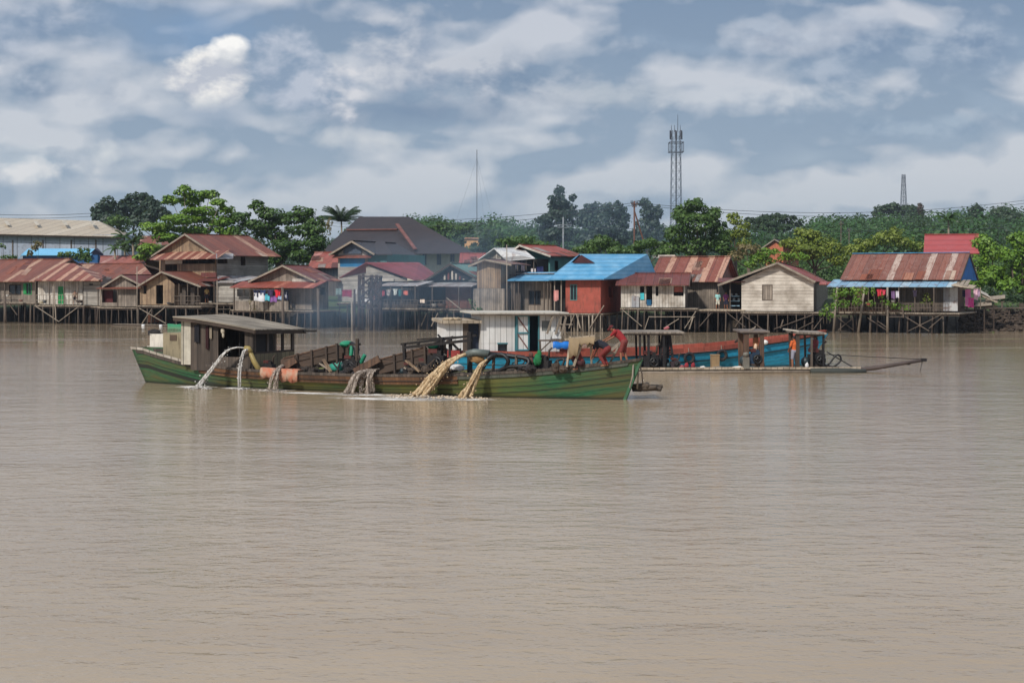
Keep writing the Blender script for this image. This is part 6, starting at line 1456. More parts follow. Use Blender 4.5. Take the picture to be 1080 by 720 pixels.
for i in range(14):
    rnd = random.Random(i); a = F_A.pt(662+rnd.uniform(0, 22), 411.5-rnd.uniform(0, 5), .3+rnd.uniform(0, 1.2)); b = F_A.pt(680+rnd.uniform(0, 20), 411-rnd.uniform(0, 5), .3+rnd.uniform(0, 1.2)); m = MB(); m.tube([a, a.lerp(b, .5)+Vector((0, 0, rnd.uniform(-.03, .08))), b], [.08, .12, .07], 7); m.part('log', paint(lin(82, 72, 62), .9, .4), t_, smooth=True)
for lb, a, b, r in (('pale rope hanging from the bow of the green boat into the water, left strand', (668, 384, -.1), (664, 409, -.4), .035), ('pale rope hanging from the bow of the green boat, middle strand', (672, 380, 0), (672, 410, .2), .04), ('thin rope hanging from the bow of the green boat, right strand', (674, 381, .1), (678, 408, .5), .03)):
    m = MB(); a, b = F_A.pt(*a), F_A.pt(*b); m.tube([a, a.lerp(b, .5)+Vector((.05, 0, 0)), b], r, 6); m.solo('rope', POST_L, F_A, lb, 'rope', 'ropes at the green bow', smooth=True)
# ================================================================== blue boat with white cabin
F_B = Frame.span(466, 77.5, 852, 82.5); LB = F_B.w
BEAM_B = [(0, 1.0), (.06, 1.35), (.2, 1.7), (.45, 1.8), (.65, 1.65), (.8, 1.3), (.9, .85), (.96, .4), (1, .04)]
SH_B = [(0, .95), (.1, .85), (.25, .78), (.45, .78), (.6, .86), (.7, 1.0), (.8, 1.22), (.9, 1.5), (1, 1.86)]
B_ = F_B.thing('cabin_boat', 'long turquoise blue boat with red deck edge and white plank cabin', 'boat', (LB/2, 0, 0))
me = hull_mesh(B_, LB, BEAM_B, SH_B, .3, 1.1)
me.materials.append(hullmat(lin(36, 158, 200), lin(30, 126, 140), (.02, .05, .05, 1), lines=(.5,), stainamt=.45)); o = bpy.data.objects.new('hull', me); COL.objects.link(o); o.parent = B_.root
argb = (B_, LB, BEAM_B, SH_B, .3, 1.1)
REDP = planks(lin(138, 66, 52), lin(172, 90, 72), .8, 'x', stain=.5, seam=.02, grime=lin(90, 50, 42))
rail_strip(*argb, -.28, -.02, .03, s0=0, s1=.72, flare=.9).part('red_bulwark', REDP, B_)
rail_strip(*argb, -.24, .0, .03, s0=.72, s1=.99, flare=.9).part('red_bulwark', REDP, B_)
rail_strip(*argb, .0, .07, .07, s0=0, s1=.99).part('rubbing_strip', DARK, B_)
rail_strip(*argb, .48, .56, .06, s0=.3, s1=.97).part('lower_strake', paint(lin(22, 70, 84), .6), B_)
m = MB(); n = 30
for i in range(n):
    q = []
    for e in (.02+.95*i/n, .02+.95*(i+1)/n): q.append((e*LB, interp(BEAM_B, e)*.96, interp(SH_B, e)-.06))
    m.add([(q[0][0], -q[0][1], q[0][2]), (q[1][0], -q[1][1], q[1][2]), (q[1][0], q[1][1], q[1][2]), (q[0][0], q[0][1], q[0][2])], [(0, 1, 2, 3)])
m.part('deck', REDP, B_)
f = B_; M_ = -1.35
WC = planks(lin(206, 206, 204), lin(232, 232, 230), 3.2, 'x', stain=.3, seam=.07, grime=lin(170, 150, 128))
DT = paint(lin(70, 130, 140), .6)
zf = f.z(371, 540, M_)
def pp(a, b, c, d, v, mat, name, th=.06): return px_panel(f, a, b, c, d, v, mat, name, th)
pp(507, 543, 331.5, 362, M_, WC, 'cabin_wall'); pp(507, 525, 362, 371, M_, WC, 'cabin_wall'); pp(535, 543, 362, 371, M_, WC, 'cabin_wall'); pp(525, 535, 362.5, 370.5, M_+.15, GLASS, 'hatch', .03); pp(524.5, 535.5, 361.4, 362.6, M_-.02, DT, 'hatch_frame', .05)
pp(569, 590, 331.5, 338, M_, WC, 'cabin_wall'); pp(569, 571.5, 338, 371, M_, WC, 'cabin_wall'); pp(571.5, 590, 349, 371, M_, WC, 'cabin_wall'); pp(581, 590, 338, 349, M_, WC, 'cabin_wall'); pp(572, 581, 338, 349, M_+.04, paint(lin(120, 124, 122), .5), 'window', .03)
# open door with teal frame and diagonal braces
dp, dq = f.pt(545, 333, M_-.06), f.pt(557.5, 369, M_-.06); dr = px_panel(f, 545, 557.5, 333.5, 369, M_-.06, WC, 'door', .04)
m = MB(); u0, u1, z1, z0 = dp.x, dq.x, dp.z, dq.z; y = M_-.08; zm = (z0+z1)/2
for a, b in (((u0, y, z0), (u0, y, z1)), ((u1, y, z0), (u1, y, z1)), ((u0, y, z0), (u1, y, z0)), ((u0, y, z1), (u1, y, z1)), ((u0, y, zm), (u1, y, zm))): m.beam(a, b, .08)
m.part('door_frame', DT, f, parent=dr)
m = MB(); m.beam((u0, y-.01, z1), (u1, y-.01, zm), .06); m.beam((u0, y-.01, zm), (u1, y-.01, z0), .06); m.part('diagonal_brace', paint(lin(120, 84, 78), .7), f, parent=dr)
pp(543, 544.6, 331.5, 371, M_-.02, DT, 'door_jamb', .1); pp(567.8, 569, 331.5, 371, M_-.02, DT, 'door_jamb', .1)
x0, x1, zt = f.u(507, M_), f.u(590, M_), f.z(331.5, 540, M_); yb_ = 1.2
m = MB(); m.span((x0, M_+.06, zf), (x0+.06, yb_, zt)); m.span((x0+.06, yb_-.06, zf), (x1, yb_, zt)); m.span((x1-.06, M_+.06, zf), (x1, yb_-.06, zt)); m.part('cabin_shell', WC, f)
m = MB(); m.span((f.u(558, M_), M_+1.2, zf), (x1-.1, M_+1.25, zt)); m.part('inner_wall', paint(lin(40, 74, 92), .7), f)
m = MB(); a, b = f.pt(498, 329.5, M_-.5), f.pt(600, 329.5, M_-.5); m.slab([(a.x, M_-.5, a.z), (b.x, M_-.5, a.z-.02), (b.x, yb_+.3, a.z+.02), (a.x, yb_+.3, a.z+.04)], .08); m.part('cabin_roof', paint(lin(196, 190, 178), .8, .15, .4), f)
m = MB(); m.beam((a.x, M_-.45, a.z-.12), (b.x, M_-.45, a.z-.14), .07, .1); m.part('roof_beam', POST, f)
for a_, b_ in (((577, 352), (583, 333)), ((586, 352), (592, 333)), ((592, 354), (597, 334))):
    m = MB(); m.beam(f.pt(*a_, M_-.3), f.pt(*b_, M_-.4), .1); m.part('awning_strut', POST_L, f)
pp(583, 592, 350, 357, M_-.25, WC, 'side_box', .3)
# wheelhouse / small cabin at the stern
pp(470, 488, 341, 372, M_, WC, 'stern_cabin_wall'); pp(488, 494, 341, 372, M_, POST, 'stern_cabin_post', .08); pp(494, 506, 341, 372, M_+.5, paint(lin(44, 58, 80), .7), 'blue_door', .05)
m = MB(); x0, x1, zt = f.u(470, M_), f.u(494, M_), f.z(341, 485, M_); m.span((x0, M_+.06, zf-.1), (x0+.06, yb_, zt)); m.span((x0+.06, yb_-.06, zf-.1), (f.u(506, M_), yb_, zt)); m.part('stern_cabin_shell', WC, f)
m = MB(); a, b = f.pt(466, 338, M_-.3), f.pt(508, 338.5, M_-.3); m.slab([(a.x, M_-.3, a.z), (b.x, M_-.3, a.z), (b.x, yb_+.2, a.z+.06), (a.x, yb_+.2, a.z+.08)], .16); m.part('stern_cabin_roof', WOOD_P, f)
m = MB(); [m.ball(f.pt(471+i*2.4, 336.8, M_+.1+.2*(i % 2)), (.22, .3, .1), 6, i, .25) for i in range(6)]; m.solo('thatch_bundle', fabric(lin(176, 158, 132)), F_B, 'tan bundle lying on the roof of the stern cabin of the blue boat', 'bundle', smooth=True)
m = MB(); a, b = f.pt(583, 360.5, -1.9), f.pt(606, 360.5, -1.9); c = f.pt(606, 367.5, -1.95)
n = 10; top = [(a.x+(b.x-a.x)*i/n, -1.9, a.z+.04*math.sin(i*1.3)) for i in range(n+1)]; mid = [(x, -1.92+.02*math.sin(i*2), (a.z+c.z)/2) for i, (x, y, z) in enumerate(top)]; bt = [(x, -1.95, c.z+.05*math.sin(i*1.9)) for i, (x, y, z) in enumerate(top)]
m.add(top+mid+bt, [(i, i+1, i+n+2, i+n+1) for i in range(n)]+[(i+n+1, i+n+2, i+2*n+3, i+2*n+2) for i in range(n)])
o = m.solo('tarpaulin', paint(lin(24, 120, 214), .5, .15, .1), F_B, 'vivid blue tarpaulin hanging beside the white cabin', 'tarpaulin', smooth=True); md = o.modifiers.new('s', 'SOLIDIFY'); md.thickness = .03
m = MB(); m.beam(F_B.pt(568, 359, -1.9), F_B.pt(614, 358.5, -1.9), .09); m.beam(F_B.pt(570, 372, -1.7), F_B.pt(569.5, 359, -1.9), .08); m.beam(F_B.pt(612, 374, -1.7), F_B.pt(612, 358, -1.9), .08); m.beam(F_B.pt(570, 370, -1.7), F_B.pt(581, 359.5, -1.9), .07)
m.solo('washing_rail', POST, F_B, 'wooden rail that carries the vivid blue tarpaulin beside the cabin', 'rail')
# tyres hung along the hull
TYRE = paint(lin(34, 34, 38), .85, .25, .5)
for lb, px, py, r in (('old tyre fender hanging on the blue hull, left one of the two', 727, 377.5, 6.3), ('old tyre fender hanging on the blue hull, right one of the two', 761.5, 374.5, 6.3)):
    u = F_B.u(px, -1.7); v = -interp(BEAM_B, u/LB)*1.0-.16; c = F_B.pt(px, py, v); k = 80/F_PX
    t_ = F_B.thing('tyre_fender', lb, 'tyre', (c.x, c.y, c.z-.3), 'tyre fenders on the blue boat')
    m = MB(); m.ring(c, r*k*.74, r*k*.27, 'v', 28, 10); m.part('tyre', TYRE, t_, smooth=True)
    m = MB(); m.ring((c.x, c.y-.03, c.z), r*k*.60, r*k*.08, 'v', 28, 6); m.part('bead', paint(lin(96, 110, 116), .6), t_, smooth=True)
    m = MB(); m.tube([(c.x, c.y+.05, c.z+.25), (c.x, c.y+.12, c.z+.55)], .025, 5); m.part('rope', POST_L, t_)
# white float on the deck, dark rail frame
m = MB(); m.ball(F_B.pt(807, 361, -1.2), (.17, .15, .14), 8, 1, .04); m.solo('float', paint(lin(232, 230, 224), .6, .05, .1), F_B, 'white round float on the red deck near the middle shelter', 'float', smooth=True)
m = MB(); m.beam(F_B.pt(786, 350, 0), F_B.pt(775, 361, 0), .09); m.beam(F_B.pt(775, 361, 0), F_B.pt(788, 356, 0), .09); m.beam(F_B.pt(778, 352, 0), F_B.pt(790, 349, 0), .07); m.solo('anchor_frame', POST_D, F_B, 'tilted dark pole frame behind the middle raft shelter', 'frame')

# ================================================================== long raft with shelters
F_R = Frame.span(676, 75.2, 915, 76.2)
t_ = F_R.thing('work_raft', 'long low pole raft floating in front of the blue boat', 'raft', (F_R.w/2, 0, 0))
x1 = F_R.u(905)
for k, (y, r) in enumerate(((0, .11), (.3, .1), (.62, .1), (.95, .11), (1.3, .1))):
    m = MB(); m.tube([(-.6-.2*(k % 2), y, .05), (x1*.5, y, .09), (x1+.2*(k % 3), y, .05)], r, 8); m.part('log', POST if k else POST_L, t_, smooth=True)
m = MB()
rnd = random.Random(3)
for i in range(40): m.box((x1*(i+.5)/40, .65, .21+rnd.uniform(0, .02)), (x1/40*.88, 1.5+rnd.uniform(-.15, .15), .04), rnd.uniform(-.03, .03))
m.part('deck_boards', planks(lin(130, 120, 108), lin(170, 160, 146), 3.4, 'x', stain=.4), t_)
m = MB(); m.beam((-.7, -.12, .26), (x1+.1, -.12, .24), .07, .12); m.part('edge_pole', WOOD_P, t_)
m = MB(); m.tube([F_R.pt(855, 391.5, -.3), F_R.pt(885, 392, -.35), F_R.pt(913, 391.5, -.2)], [.16, .2, .12], 8); m.solo('log', paint(lin(66, 70, 66), .9, .3, .3), F_R, 'dark greenish log lashed under the right end of the raft', 'log', smooth=True)
def shelter(label, pl, pr, yr, posts_, v0=-.0, v1=1.3, roofm=WOOD_G, thick=.09, tilt=0.0, yb_=388):
    c = F_R.pt((pl+pr)/2, 388, v0); f = F_R.thing('raft_shelter', label, 'shelter', (c.x, v0, .23), 'shelters on the raft')
    a, b = F_R.pt(pl, yr, v0-.2), F_R.pt(pr, yr, v0-.2); m = MB(); m.slab([a, b+Vector((0, 0, tilt)), (b.x, v1+.2, b.z+tilt+.06), (a.x, v1+.2, a.z+.06)], thick); m.part('roof', roofm, f)
    m = MB(); m.beam(a+Vector((.1, .1, -.13)), b+Vector((-.1, .1, -.13+tilt)), .08); m.part('roof_beam', POST_D, f)
    for px, w_, mt in posts_:
        for v in (v0, v1):
            q = F_R.pt(px, yr+1, v0); m = MB(); m.beam((q.x+(.05 if v else 0), v, .22), (q.x, v, min(a.z, b.z+tilt)-.1+(.04 if v else 0)), w_); m.part('post', mt, f)
    return f
shelter('low flat plank-roofed shelter at the left end of the raft', 650, 722, 350, [(675, .1, DARK), (684, .12, DARK), (700, .1, DARK)])
t2 = shelter('middle shelter of the raft with rough brown posts and a thin roof', 781, 812, 349, [(787, .24, WOOD_R), (803.5, .2, WOOD_R)], roofm=paint(lin(120, 108, 100), .8))
shelter('right shelter of the raft with a pale plank roof over an engine', 838, 872, 350, [(841, .2, POST_D), (856, .1, POST), (868.5, .1, DARK)], tilt=-.05)
m = MB(); a, b = F_R.pt(827, 347, .2), F_R.pt(841, 349, .2); m.beam(a, b, .5, .08); m.solo('plank', FRAME_W, F_R, 'short white plank jutting from the right raft shelter roof', 'plank')
m = MB(); [m.beam(F_R.pt(a, 388, .4), F_R.pt(b, 352, .5), .12) for a, b in ((695, 699), (711, 706), (703, 702))]; m.beam(F_R.pt(696, 372, .4), F_R.pt(710, 372, .4), .1); m.solo('trestle', DARK, F_R, 'dark A-shaped trestle at the right end of the low flat shelter', 'trestle')
m = MB(); m.beam(F_R.pt(786, 351, .2), F_R.pt(795, 346, .3), .07); m.beam(F_R.pt(793, 349, .2), F_R.pt(797, 344, .2), .06); m.solo('loose_sticks', POST_L, F_R, 'loose sticks lying on the roof of the middle raft shelter', 'sticks')
engine(F_R, 'dark engine at the left end of the raft beneath the low flat shelter', 686, 381, .3, 1.3)
engine(F_R, 'second dark engine behind the A-shaped trestle on the raft', 699, 383, .7, 1.0, wheel=False)
engine(F_R, 'blue pump engine standing in the middle raft shelter', 795, 378, .25, 1.25, col=paint(lin(34, 60, 86), .6))
engine(F_R, 'black engine behind the man in orange in the right raft shelter', 861, 379, .5, 1.35)
engine(F_R, 'small dark engine hung with cloths behind the A-shaped trestle', 712, 384, .2, .8, col=paint(lin(60, 46, 50), .7))
for lb, px, py, rx, rz, col in (('crumpled pinkish rag on the raft left of the tyres', 718, 387, .22, .1, lin(150, 80, 84)), ('red can on the raft below the left tyre', 724, 386, .12, .16, lin(150, 44, 54)), ('second red can on the raft below the left tyre', 731, 386, .12, .16, lin(140, 40, 50)),
                            ('white rag on the raft right of the red cans', 741, 387, .16, .07, lin(220, 216, 210)), ('white jug on the raft at the feet of the shelter by the orange man', 851, 387, .1, .15, lin(230, 230, 230)), ('grey bundle on the raft below the right tyre', 757, 388, .3, .06, lin(120, 112, 104)), ('white bag lying on the raft between the right tyre and the middle shelter', 778, 389, .3, .06, lin(228, 222, 212))):
    c = F_R.pt(px, py, .1); m = MB(); m.ball((c.x, .1, .24+rz*.9), (rx, rx*.8, rz), 7, int(px), .12); m.ball((c.x+rx*.3, .12, .24+rz*1.7), (rx*.4, rx*.4, rz*.35), 6, int(px), .12)
    m.solo('clutter_bundle', fabric(col), F_R, lb, 'bundle' if 'can' not in lb and 'jug' not in lb else 'can', 'clutter on the raft', smooth=True)
m = MB(); c = F_R.pt(754, 384, .3); m.box((c.x, .3, .24+.34), (.42, .36, .68)); m.box((c.x, .3, .24+.71), (.46, .4, .06)); m.solo('jerry_can', paint(lin(160, 132, 96), .7), F_R, 'tan upright container on the raft between the two tyres', 'container')
m = MB(); c = F_R.pt(786.5, 383, 0); m.box((c.x, -.05, .24+.3), (.3, .3, .6)); m.ball((c.x, -.05, .24+.75), (.16, .16, .14), 7); m.solo('container', paint(lin(120, 116, 106), .7), F_R, 'grey container against the left post of the middle raft shelter', 'container')
m = MB(); m.ball(F_R.pt(797, 366, .3), (.1, .1, .2), 7, 1, .1); m.solo('cloth_bundle', fabric(lin(226, 196, 168)), F_R, 'cream rag hanging in the middle raft shelter', 'cloth', smooth=True)
m = MB(); m.beam(F_R.pt(797, 372, .35), F_R.pt(797, 356, .3), .3, .05); m.solo('hanging_cloth', fabric(lin(164, 110, 76)), F_R, 'tan cloth hanging inside the middle raft shelter', 'cloth')
# people of the raft
toC = F_R.ang
stand2 = dict(STAND); stand2.update(elL=(.05, .27, 1.12), elR=(.1, -.24, 1.13), haL=(.2, .2, .98), haR=(.28, -.15, 1.0), face=(1, 0, -.2))
p = F_R.world((F_R.u(838, .0), .05, .235)); person('man in an orange shirt and grey shorts standing on the raft', p, F_R.ang+math.radians(120), stand2, fabric(lin(214, 104, 52)), fabric(lin(150, 150, 164)), voxel=.014)
p = F_R.world((F_R.u(860, 1.0), 1.05, .235)); person('person in a faded pink shirt partly hidden behind the black engine', p, F_R.ang+math.radians(200), stand2, fabric(lin(176, 96, 104)), fabric(lin(70, 66, 76)), voxel=.016)
p = F_R.world((F_R.u(703, 1.9), 1.5, .70)); person('person in dark clothes and a pink hat behind the A-shaped trestle', p, F_R.ang+math.radians(180), stand2, fabric(lin(52, 48, 60)), fabric(lin(44, 44, 52)), hat=fabric(lin(176, 96, 104)), voxel=.016, legs='long', sleeves='long')
# boom, hoses and ropes at the right end
t_ = F_R.thing('suction_boom', 'long thin boom reaching right from the raft just above the water', 'boom', F_R.pt(905, 392, .5))
m = MB(); m.tube([F_R.pt(866, 386, .5), F_R.pt(900, 390.5, .5), F_R.pt(925, 387.5, .5), F_R.pt(975, 379.5, .5)], [.1, .13, .12, .08], 8); m.part('pipe', paint(lin(86, 74, 70), .7, .3, .4), t_, smooth=True)
m = MB(); m.tube([F_R.pt(860, 382, .3), F_R.pt(875, 387, .3), F_R.pt(905, 391, .3)], [.07, .08, .08], 6); m.part('brace_pipe', BLACK, t_, smooth=True)
m = MB(); m.ball(F_R.pt(958, 383.5, .5), (.14, .06, .06), 6); m.box(F_R.pt(974, 379.4, .5), (.3, .2, .16)); m.part('end_fitting', DARK, t_)
hose(F_R, 'black hose rising in a loop over the right end of the raft', [(866, 389, .4), (874, 384, .4), (881, 375.5, .4), (885, 374.5, .4), (887, 379, .4), (883, 384, .4), (876, 388, .4)], .05, BLACK)
for lb, a, b, r in (('thin cable slanting from the shelter post down to the boom', (872, 371, .4), (903, 389, .4), .03), ('thin taut line from the right shelter to the tip of the boom', (858, 373, .5), (974, 379, .5), .018), ('thin line hanging from the tip of the boom into the water', (973, 380, .5), (970, 393, .5), .02)):
    m = MB(); m.tube([F_R.pt(*a), F_R.pt(*b)], r, 5); m.solo('cable', BLACK, F_R, lb, 'cable', 'cables of the boom')
m = MB(); m.tube([F_R.pt(912, 394.3, .5), F_R.pt(960, 395.4, .5)], [.06, .03], 6); m.solo('sunken_pole', DARK, F_R, 'thin dark pole lying at the water surface below the boom', 'pole', smooth=True)
# ------------------------------------------------------------------ washing on the lines, things on the bank
def garment(label, a, b, c, d, Y, col, kind='shirt', grp='washing on the lines', dx=0):
    k = Y/F_PX; p, q = P(a, c, Y), P(b, d, Y); w, h = q.x-p.x, p.z-q.z; rnd = random.Random(int(a*10)); y = Y; m = MB(); nx_, nz = 6, 5
    def pt(i, j):
        s, t = i/nx_, j/nz; ws = 1.0
        if kind == 'shirt': ws = 1.0 if t < .35 else .72
        x = p.x+w/2+(s-.5)*w*ws; return (x, y+.05*math.sin(s*9+a)+.03*math.sin(t*6), p.z-h*t*(1+.06*math.sin(s*5+a)))
    for sgn in (0, .025):
        b0 = len(m.v)
        for j in range(nz+1):
            for i in range(nx_+1): x, yy, z = pt(i, j); m.v.append((x, yy+sgn, z))
        for j in range(nz):
            for i in range(nx_):
                if kind == 'trousers' and j >= 2 and i == nx_//2: continue
                q4 = (b0+j*(nx_+1)+i, b0+j*(nx_+1)+i+1, b0+(j+1)*(nx_+1)+i+1, b0+(j+1)*(nx_+1)+i); m.f.append(q4 if not sgn else q4[::-1])
    return m.solo('garment' if kind != 'towel' else 'towel', fabric(col), W, label, 'garment' if kind != 'towel' else 'towel', grp, smooth=True)
Y7 = yb(285, -3.8)-.1
for lb, a, b, c, d, col, kd in (
    ('dark navy shirt at the left end of the washing of the brown gabled house', 267, 273, 305.5, 313, lin(24, 30, 62), 'shirt'), ('white cloth hanging low at the left of the brown gabled house washing', 268, 279, 309, 317.5, lin(232, 232, 236), 'towel'),
    ('dark blue shirt in the brown gabled house washing', 273.5, 281, 305.5, 311, lin(38, 54, 96), 'shirt'), ('turquoise cloth low in the brown gabled house washing', 279.5, 284.5, 310, 317, lin(90, 190, 210), 'towel'), ('dark purple shirt in the brown gabled house washing', 281.5, 289, 305.5, 312, lin(60, 46, 82), 'shirt'),
    ('scarlet shirt, brightest in the brown gabled house washing', 289.5, 296.5, 305.5, 313, lin(214, 40, 56), 'shirt'), ('violet cloth under the scarlet shirt', 285, 292, 312, 318.5, lin(140, 96, 160), 'towel'), ('pale blue cloth right of the scarlet shirt', 293, 299, 312, 316, lin(160, 190, 220), 'towel'),
    ('navy trousers at the right end of the brown gabled house washing', 298, 304, 306, 316, lin(28, 34, 66), 'trousers'), ('white shirt before the navy trousers', 300, 303, 308, 314, lin(225, 225, 232), 'shirt')): garment(lb, a, b, c, d, Y7-.03*(a % 3), col, kd)
m = MB(); m.tube([P(244, 304.5, Y7), P(275, 305.6, Y7), P(308, 304.8, Y7)], .02, 4); m.solo('clothes_line', POST_L, W, 'washing line along the porch of the brown gabled house', 'line', 'washing lines')
Y9 = yb(400, -3.4)
for lb, a, b, c, d, col, kd in (('grey-green towel left of the timber river tower', 354, 360, 304, 311, lin(120, 140, 140), 'towel'), ('crimson cloth hanging just left of the timber river tower', 361, 371, 305.5, 313, lin(140, 40, 78), 'towel'), ('white cloth strip at the timber river tower', 373.5, 376, 305, 310, lin(226, 226, 226), 'towel'),
    ('white shirt, left one in the dark porch under the maroon roof', 407, 412, 305.5, 311.5, lin(220, 210, 206), 'shirt'), ('white shirt, right one in the dark porch under the maroon roof', 414.5, 419, 304.5, 311, lin(214, 218, 212), 'shirt'), ('teal cloth in the dark porch under the maroon roof', 420, 423.5, 305, 312, lin(40, 110, 116), 'towel'),
    ('salmon pink towel in the dark porch under the maroon roof', 425.5, 430.5, 306.5, 311, lin(222, 120, 104), 'towel'), ('cream cloth over the railing of the dark teal-gabled house', 443, 448, 315.5, 319.5, lin(236, 216, 196), 'towel'), ('small red cloth left in the dark porch under the maroon roof', 403, 406, 306, 312, lin(170, 50, 66), 'towel'),
    ('white cloth low behind the timber river tower', 384, 390, 315, 319, lin(216, 216, 216), 'towel'), ('pinkish cloth low behind the timber river tower', 391, 398, 311, 318, lin(190, 130, 120), 'towel')): garment(lb, a, b, c, d, yb(a, -3.2) if a > 372 else yb(a, -1.2), col, kd)
m = MB(); m.tube([P(400, 304.5, Y9), P(415, 305, Y9), P(436, 305, yb(436, -3.2))], .02, 4); m.solo('clothes_line', POST_L, W, 'washing line in the dark porch under the maroon roof', 'line', 'washing lines')
for lb, a, b, c, d, Y, col, kd in (('red and white flag-like cloth hanging beside the red walled house', 584, 589, 306, 317, yb(586, -5), lin(216, 150, 144), 'towel'), ('navy cloth bundle on the upper balcony above the blue porch roof', 566, 573, 281, 288, yb(566, 4), lin(30, 40, 86), 'towel'), ('white towel on the upper balcony above the blue porch roof', 560, 565, 283, 287.5, yb(561, 4), lin(214, 206, 206), 'towel'), ('dark grey coat on the upper balcony, left of the white towel', 549, 554, 275, 286, yb(550, 4), lin(90, 86, 98), 'shirt'), ('blue-grey shirt on the upper balcony at the post', 541, 545, 277, 284, yb(542, 4), lin(140, 140, 160), 'shirt'),
    ('red cloth in the creeper porch at the right, left one', 925, 930, 305, 312, yb(925, -4.2), lin(196, 48, 64), 'shirt'), ('red cloth in the creeper porch at the right, beside the left one', 930.5, 934, 305.5, 311, yb(931, -4.2), lin(210, 70, 90), 'shirt'), ('mauve cloth in the creeper porch at the right', 940, 944, 307, 315, yb(941, -4.6), lin(120, 90, 130), 'towel'), ('white cloth in the creeper porch at the right', 945, 948, 307, 314, yb(946, -4.8), lin(210, 206, 214), 'towel'), ('dark shirt in the creeper porch at the right', 963, 967, 306, 313, yb(964, -5.2), lin(50, 40, 60), 'shirt'),
    ('pink and white wrap hanging at the right end of the rusty roof house', 1018, 1024, 305, 322, yb(1018, -5.8), lin(206, 120, 170), 'towel'), ('magenta wrap hanging low at the right end of the rusty roof house', 1021, 1027, 314, 324, yb(1022, -5.9), lin(200, 70, 140), 'towel'), ('pale pink cloth at the far right of the hanging washing', 1027, 1031, 304.5, 316, yb(1028, -5.6), lin(220, 180, 196), 'towel'), ('lilac cloth between the wraps at the right end house', 1031, 1033.5, 305, 313, yb(1032, -5.5), lin(190, 160, 190), 'towel'), ('dark navy cloth at the start of the right end washing', 1015, 1018, 306, 313, yb(1016, -5.8), lin(40, 36, 70), 'towel')): garment(lb, a, b, c, d, Y, col, kd)
m = MB(); m.tube([P(1012, 304.5, yb(1016, -5.8)), P(1034, 304, yb(1030, -5.6))], .03, 4); m.beam(P(1034, 326, yb(1030, -5.6)), P(1034, 303, yb(1030, -5.6)), .08); m.solo('clothes_line', POST_L, W, 'washing line at the right end of the rusty roof house', 'line', 'washing lines')
# timber river tower (pile cluster)
FT = Frame.span(378, yb(378, -7), 404, yb(404, -7.4))
t_ = FT.thing('pile_tower', 'dark cross-braced timber pile tower standing in the river', 'pile tower', (FT.w/2, 0, -.5))
TD = paint(lin(62, 48, 46), .9, .3, .3); ptsx = [(379, 290, 0), (392, 290, 0), (401.5, 291, 0), (383, 289, 2.0), (397, 290, 2.0)]
for px, py, v in ptsx:
    m = MB(); a = FT.pt(px, py, v); m.tube([(a.x-.05, v, -.8), (a.x, v, a.z)], [.19, .16], 8); m.part('pile', TD, t_, smooth=True)
m = MB(); a = FT.pt(374, 305, -.4); m.tube([(a.x-.05, -.4, -.8), (a.x, -.4, a.z)], [.14, .11], 8); m.part('pile', TD, t_, smooth=True)
for y0, y1 in ((292, 303), (303, 314), (314, 325)):
    for a, b in (((379, y0), (392, y1)), ((379, y1), (392, y0)), ((392, y0), (401.5, y1)), ((392, y1), (401.5, y0)), ((378, y1), (402, y1))):
        m = MB(); m.beam(FT.pt(*a, -.2), FT.pt(*b, -.2), .13); m.part('brace', TD, t_)
m = MB(); m.beam(FT.pt(378, 291.5, -.1), FT.pt(403, 291.5, -.1), .16); m.beam(FT.pt(383, 291.5, 2), FT.pt(398, 291.5, 2), .16); m.beam(FT.pt(379, 291.8, 0), FT.pt(383, 291.5, 2), .14); m.beam(FT.pt(401, 291.8, 0), FT.pt(397, 291.5, 2), .14); m.part('cap_beam', TD, t_)
for lb, px, y0, lift, r in (('tall mooring post in the river at the left end of the brown gabled house laundry', 298, 303, -5.6, .14), ('tall mooring post in the river before the smoke', 335.5, 304, -6, .15), ('weathered mooring post in the river at the far left', 5, 312, -3.6, .16), ('slim tall bamboo pole rising in front of the small maroon curtained house', 144.5, 281, -4.6, .05), ('slim leaning pole in front of the green door house', 56, 302, -4.0, .06), ('short post in the river left of the pile tower', 371, 318, -6.4, .1),
                        ('thin mast pole rising between the tower house and the blue porch roof', 534.5, 258, -4.0, .05), ('slender pole beside the large two-storey house washing', 229, 296, -3.8, .06)):
    Y = yb(px, lift); a = P(px, y0, Y); m = MB(); m.tube([(a.x+r*.6, Y, -.8), (a.x, Y, a.z)], [r*1.15, r], 7); m.solo('mooring_post', POST if r > .1 else POST_L, W, lb, 'post', 'posts standing in the river', smooth=True)
# low jetty, floats, green canoe at the left bank
F_J = Frame.span(120, yb(120, -6), 186, yb(186, -7)); t_ = F_J.thing('floating_jetty', 'low plank jetty floating along the left bank', 'jetty', (F_J.w/2, 0, 0))
m = MB()
for i in range(30): m.box((F_J.w*(i+.5)/30, .4, .16), (F_J.w/30*.9, 1.0, .05), .02*math.sin(i*3))
m.part('deck', DECK, t_)
for y in (0, .8): m = MB(); m.tube([(-.2, y, .04), (F_J.w+.2, y, .04)], .12, 7); m.part('log', POST_D, t_, smooth=True)
for lb, px in (('white plastic float under the low jetty, left one', 151), ('white plastic float under the low jetty, right one', 169.5)):
    c = F_J.pt(px, 344, -.3); m = MB(); m.tube([(c.x-.22, -.3, .06), (c.x-.15, -.3, .07), (c.x+.2, -.3, .07)], [.05, .12, .12], 8); m.solo('float', paint(lin(226, 228, 230), .5, .05, .1), F_J, lb, 'float', 'floats under the jetty', smooth=True)
F_C = Frame.span(177, yb(177, -8), 193, yb(193, -8)); t_ = F_C.thing('small_canoe', 'small green canoe moored at the right end of the low jetty', 'canoe', (F_C.w/2, 0, 0))
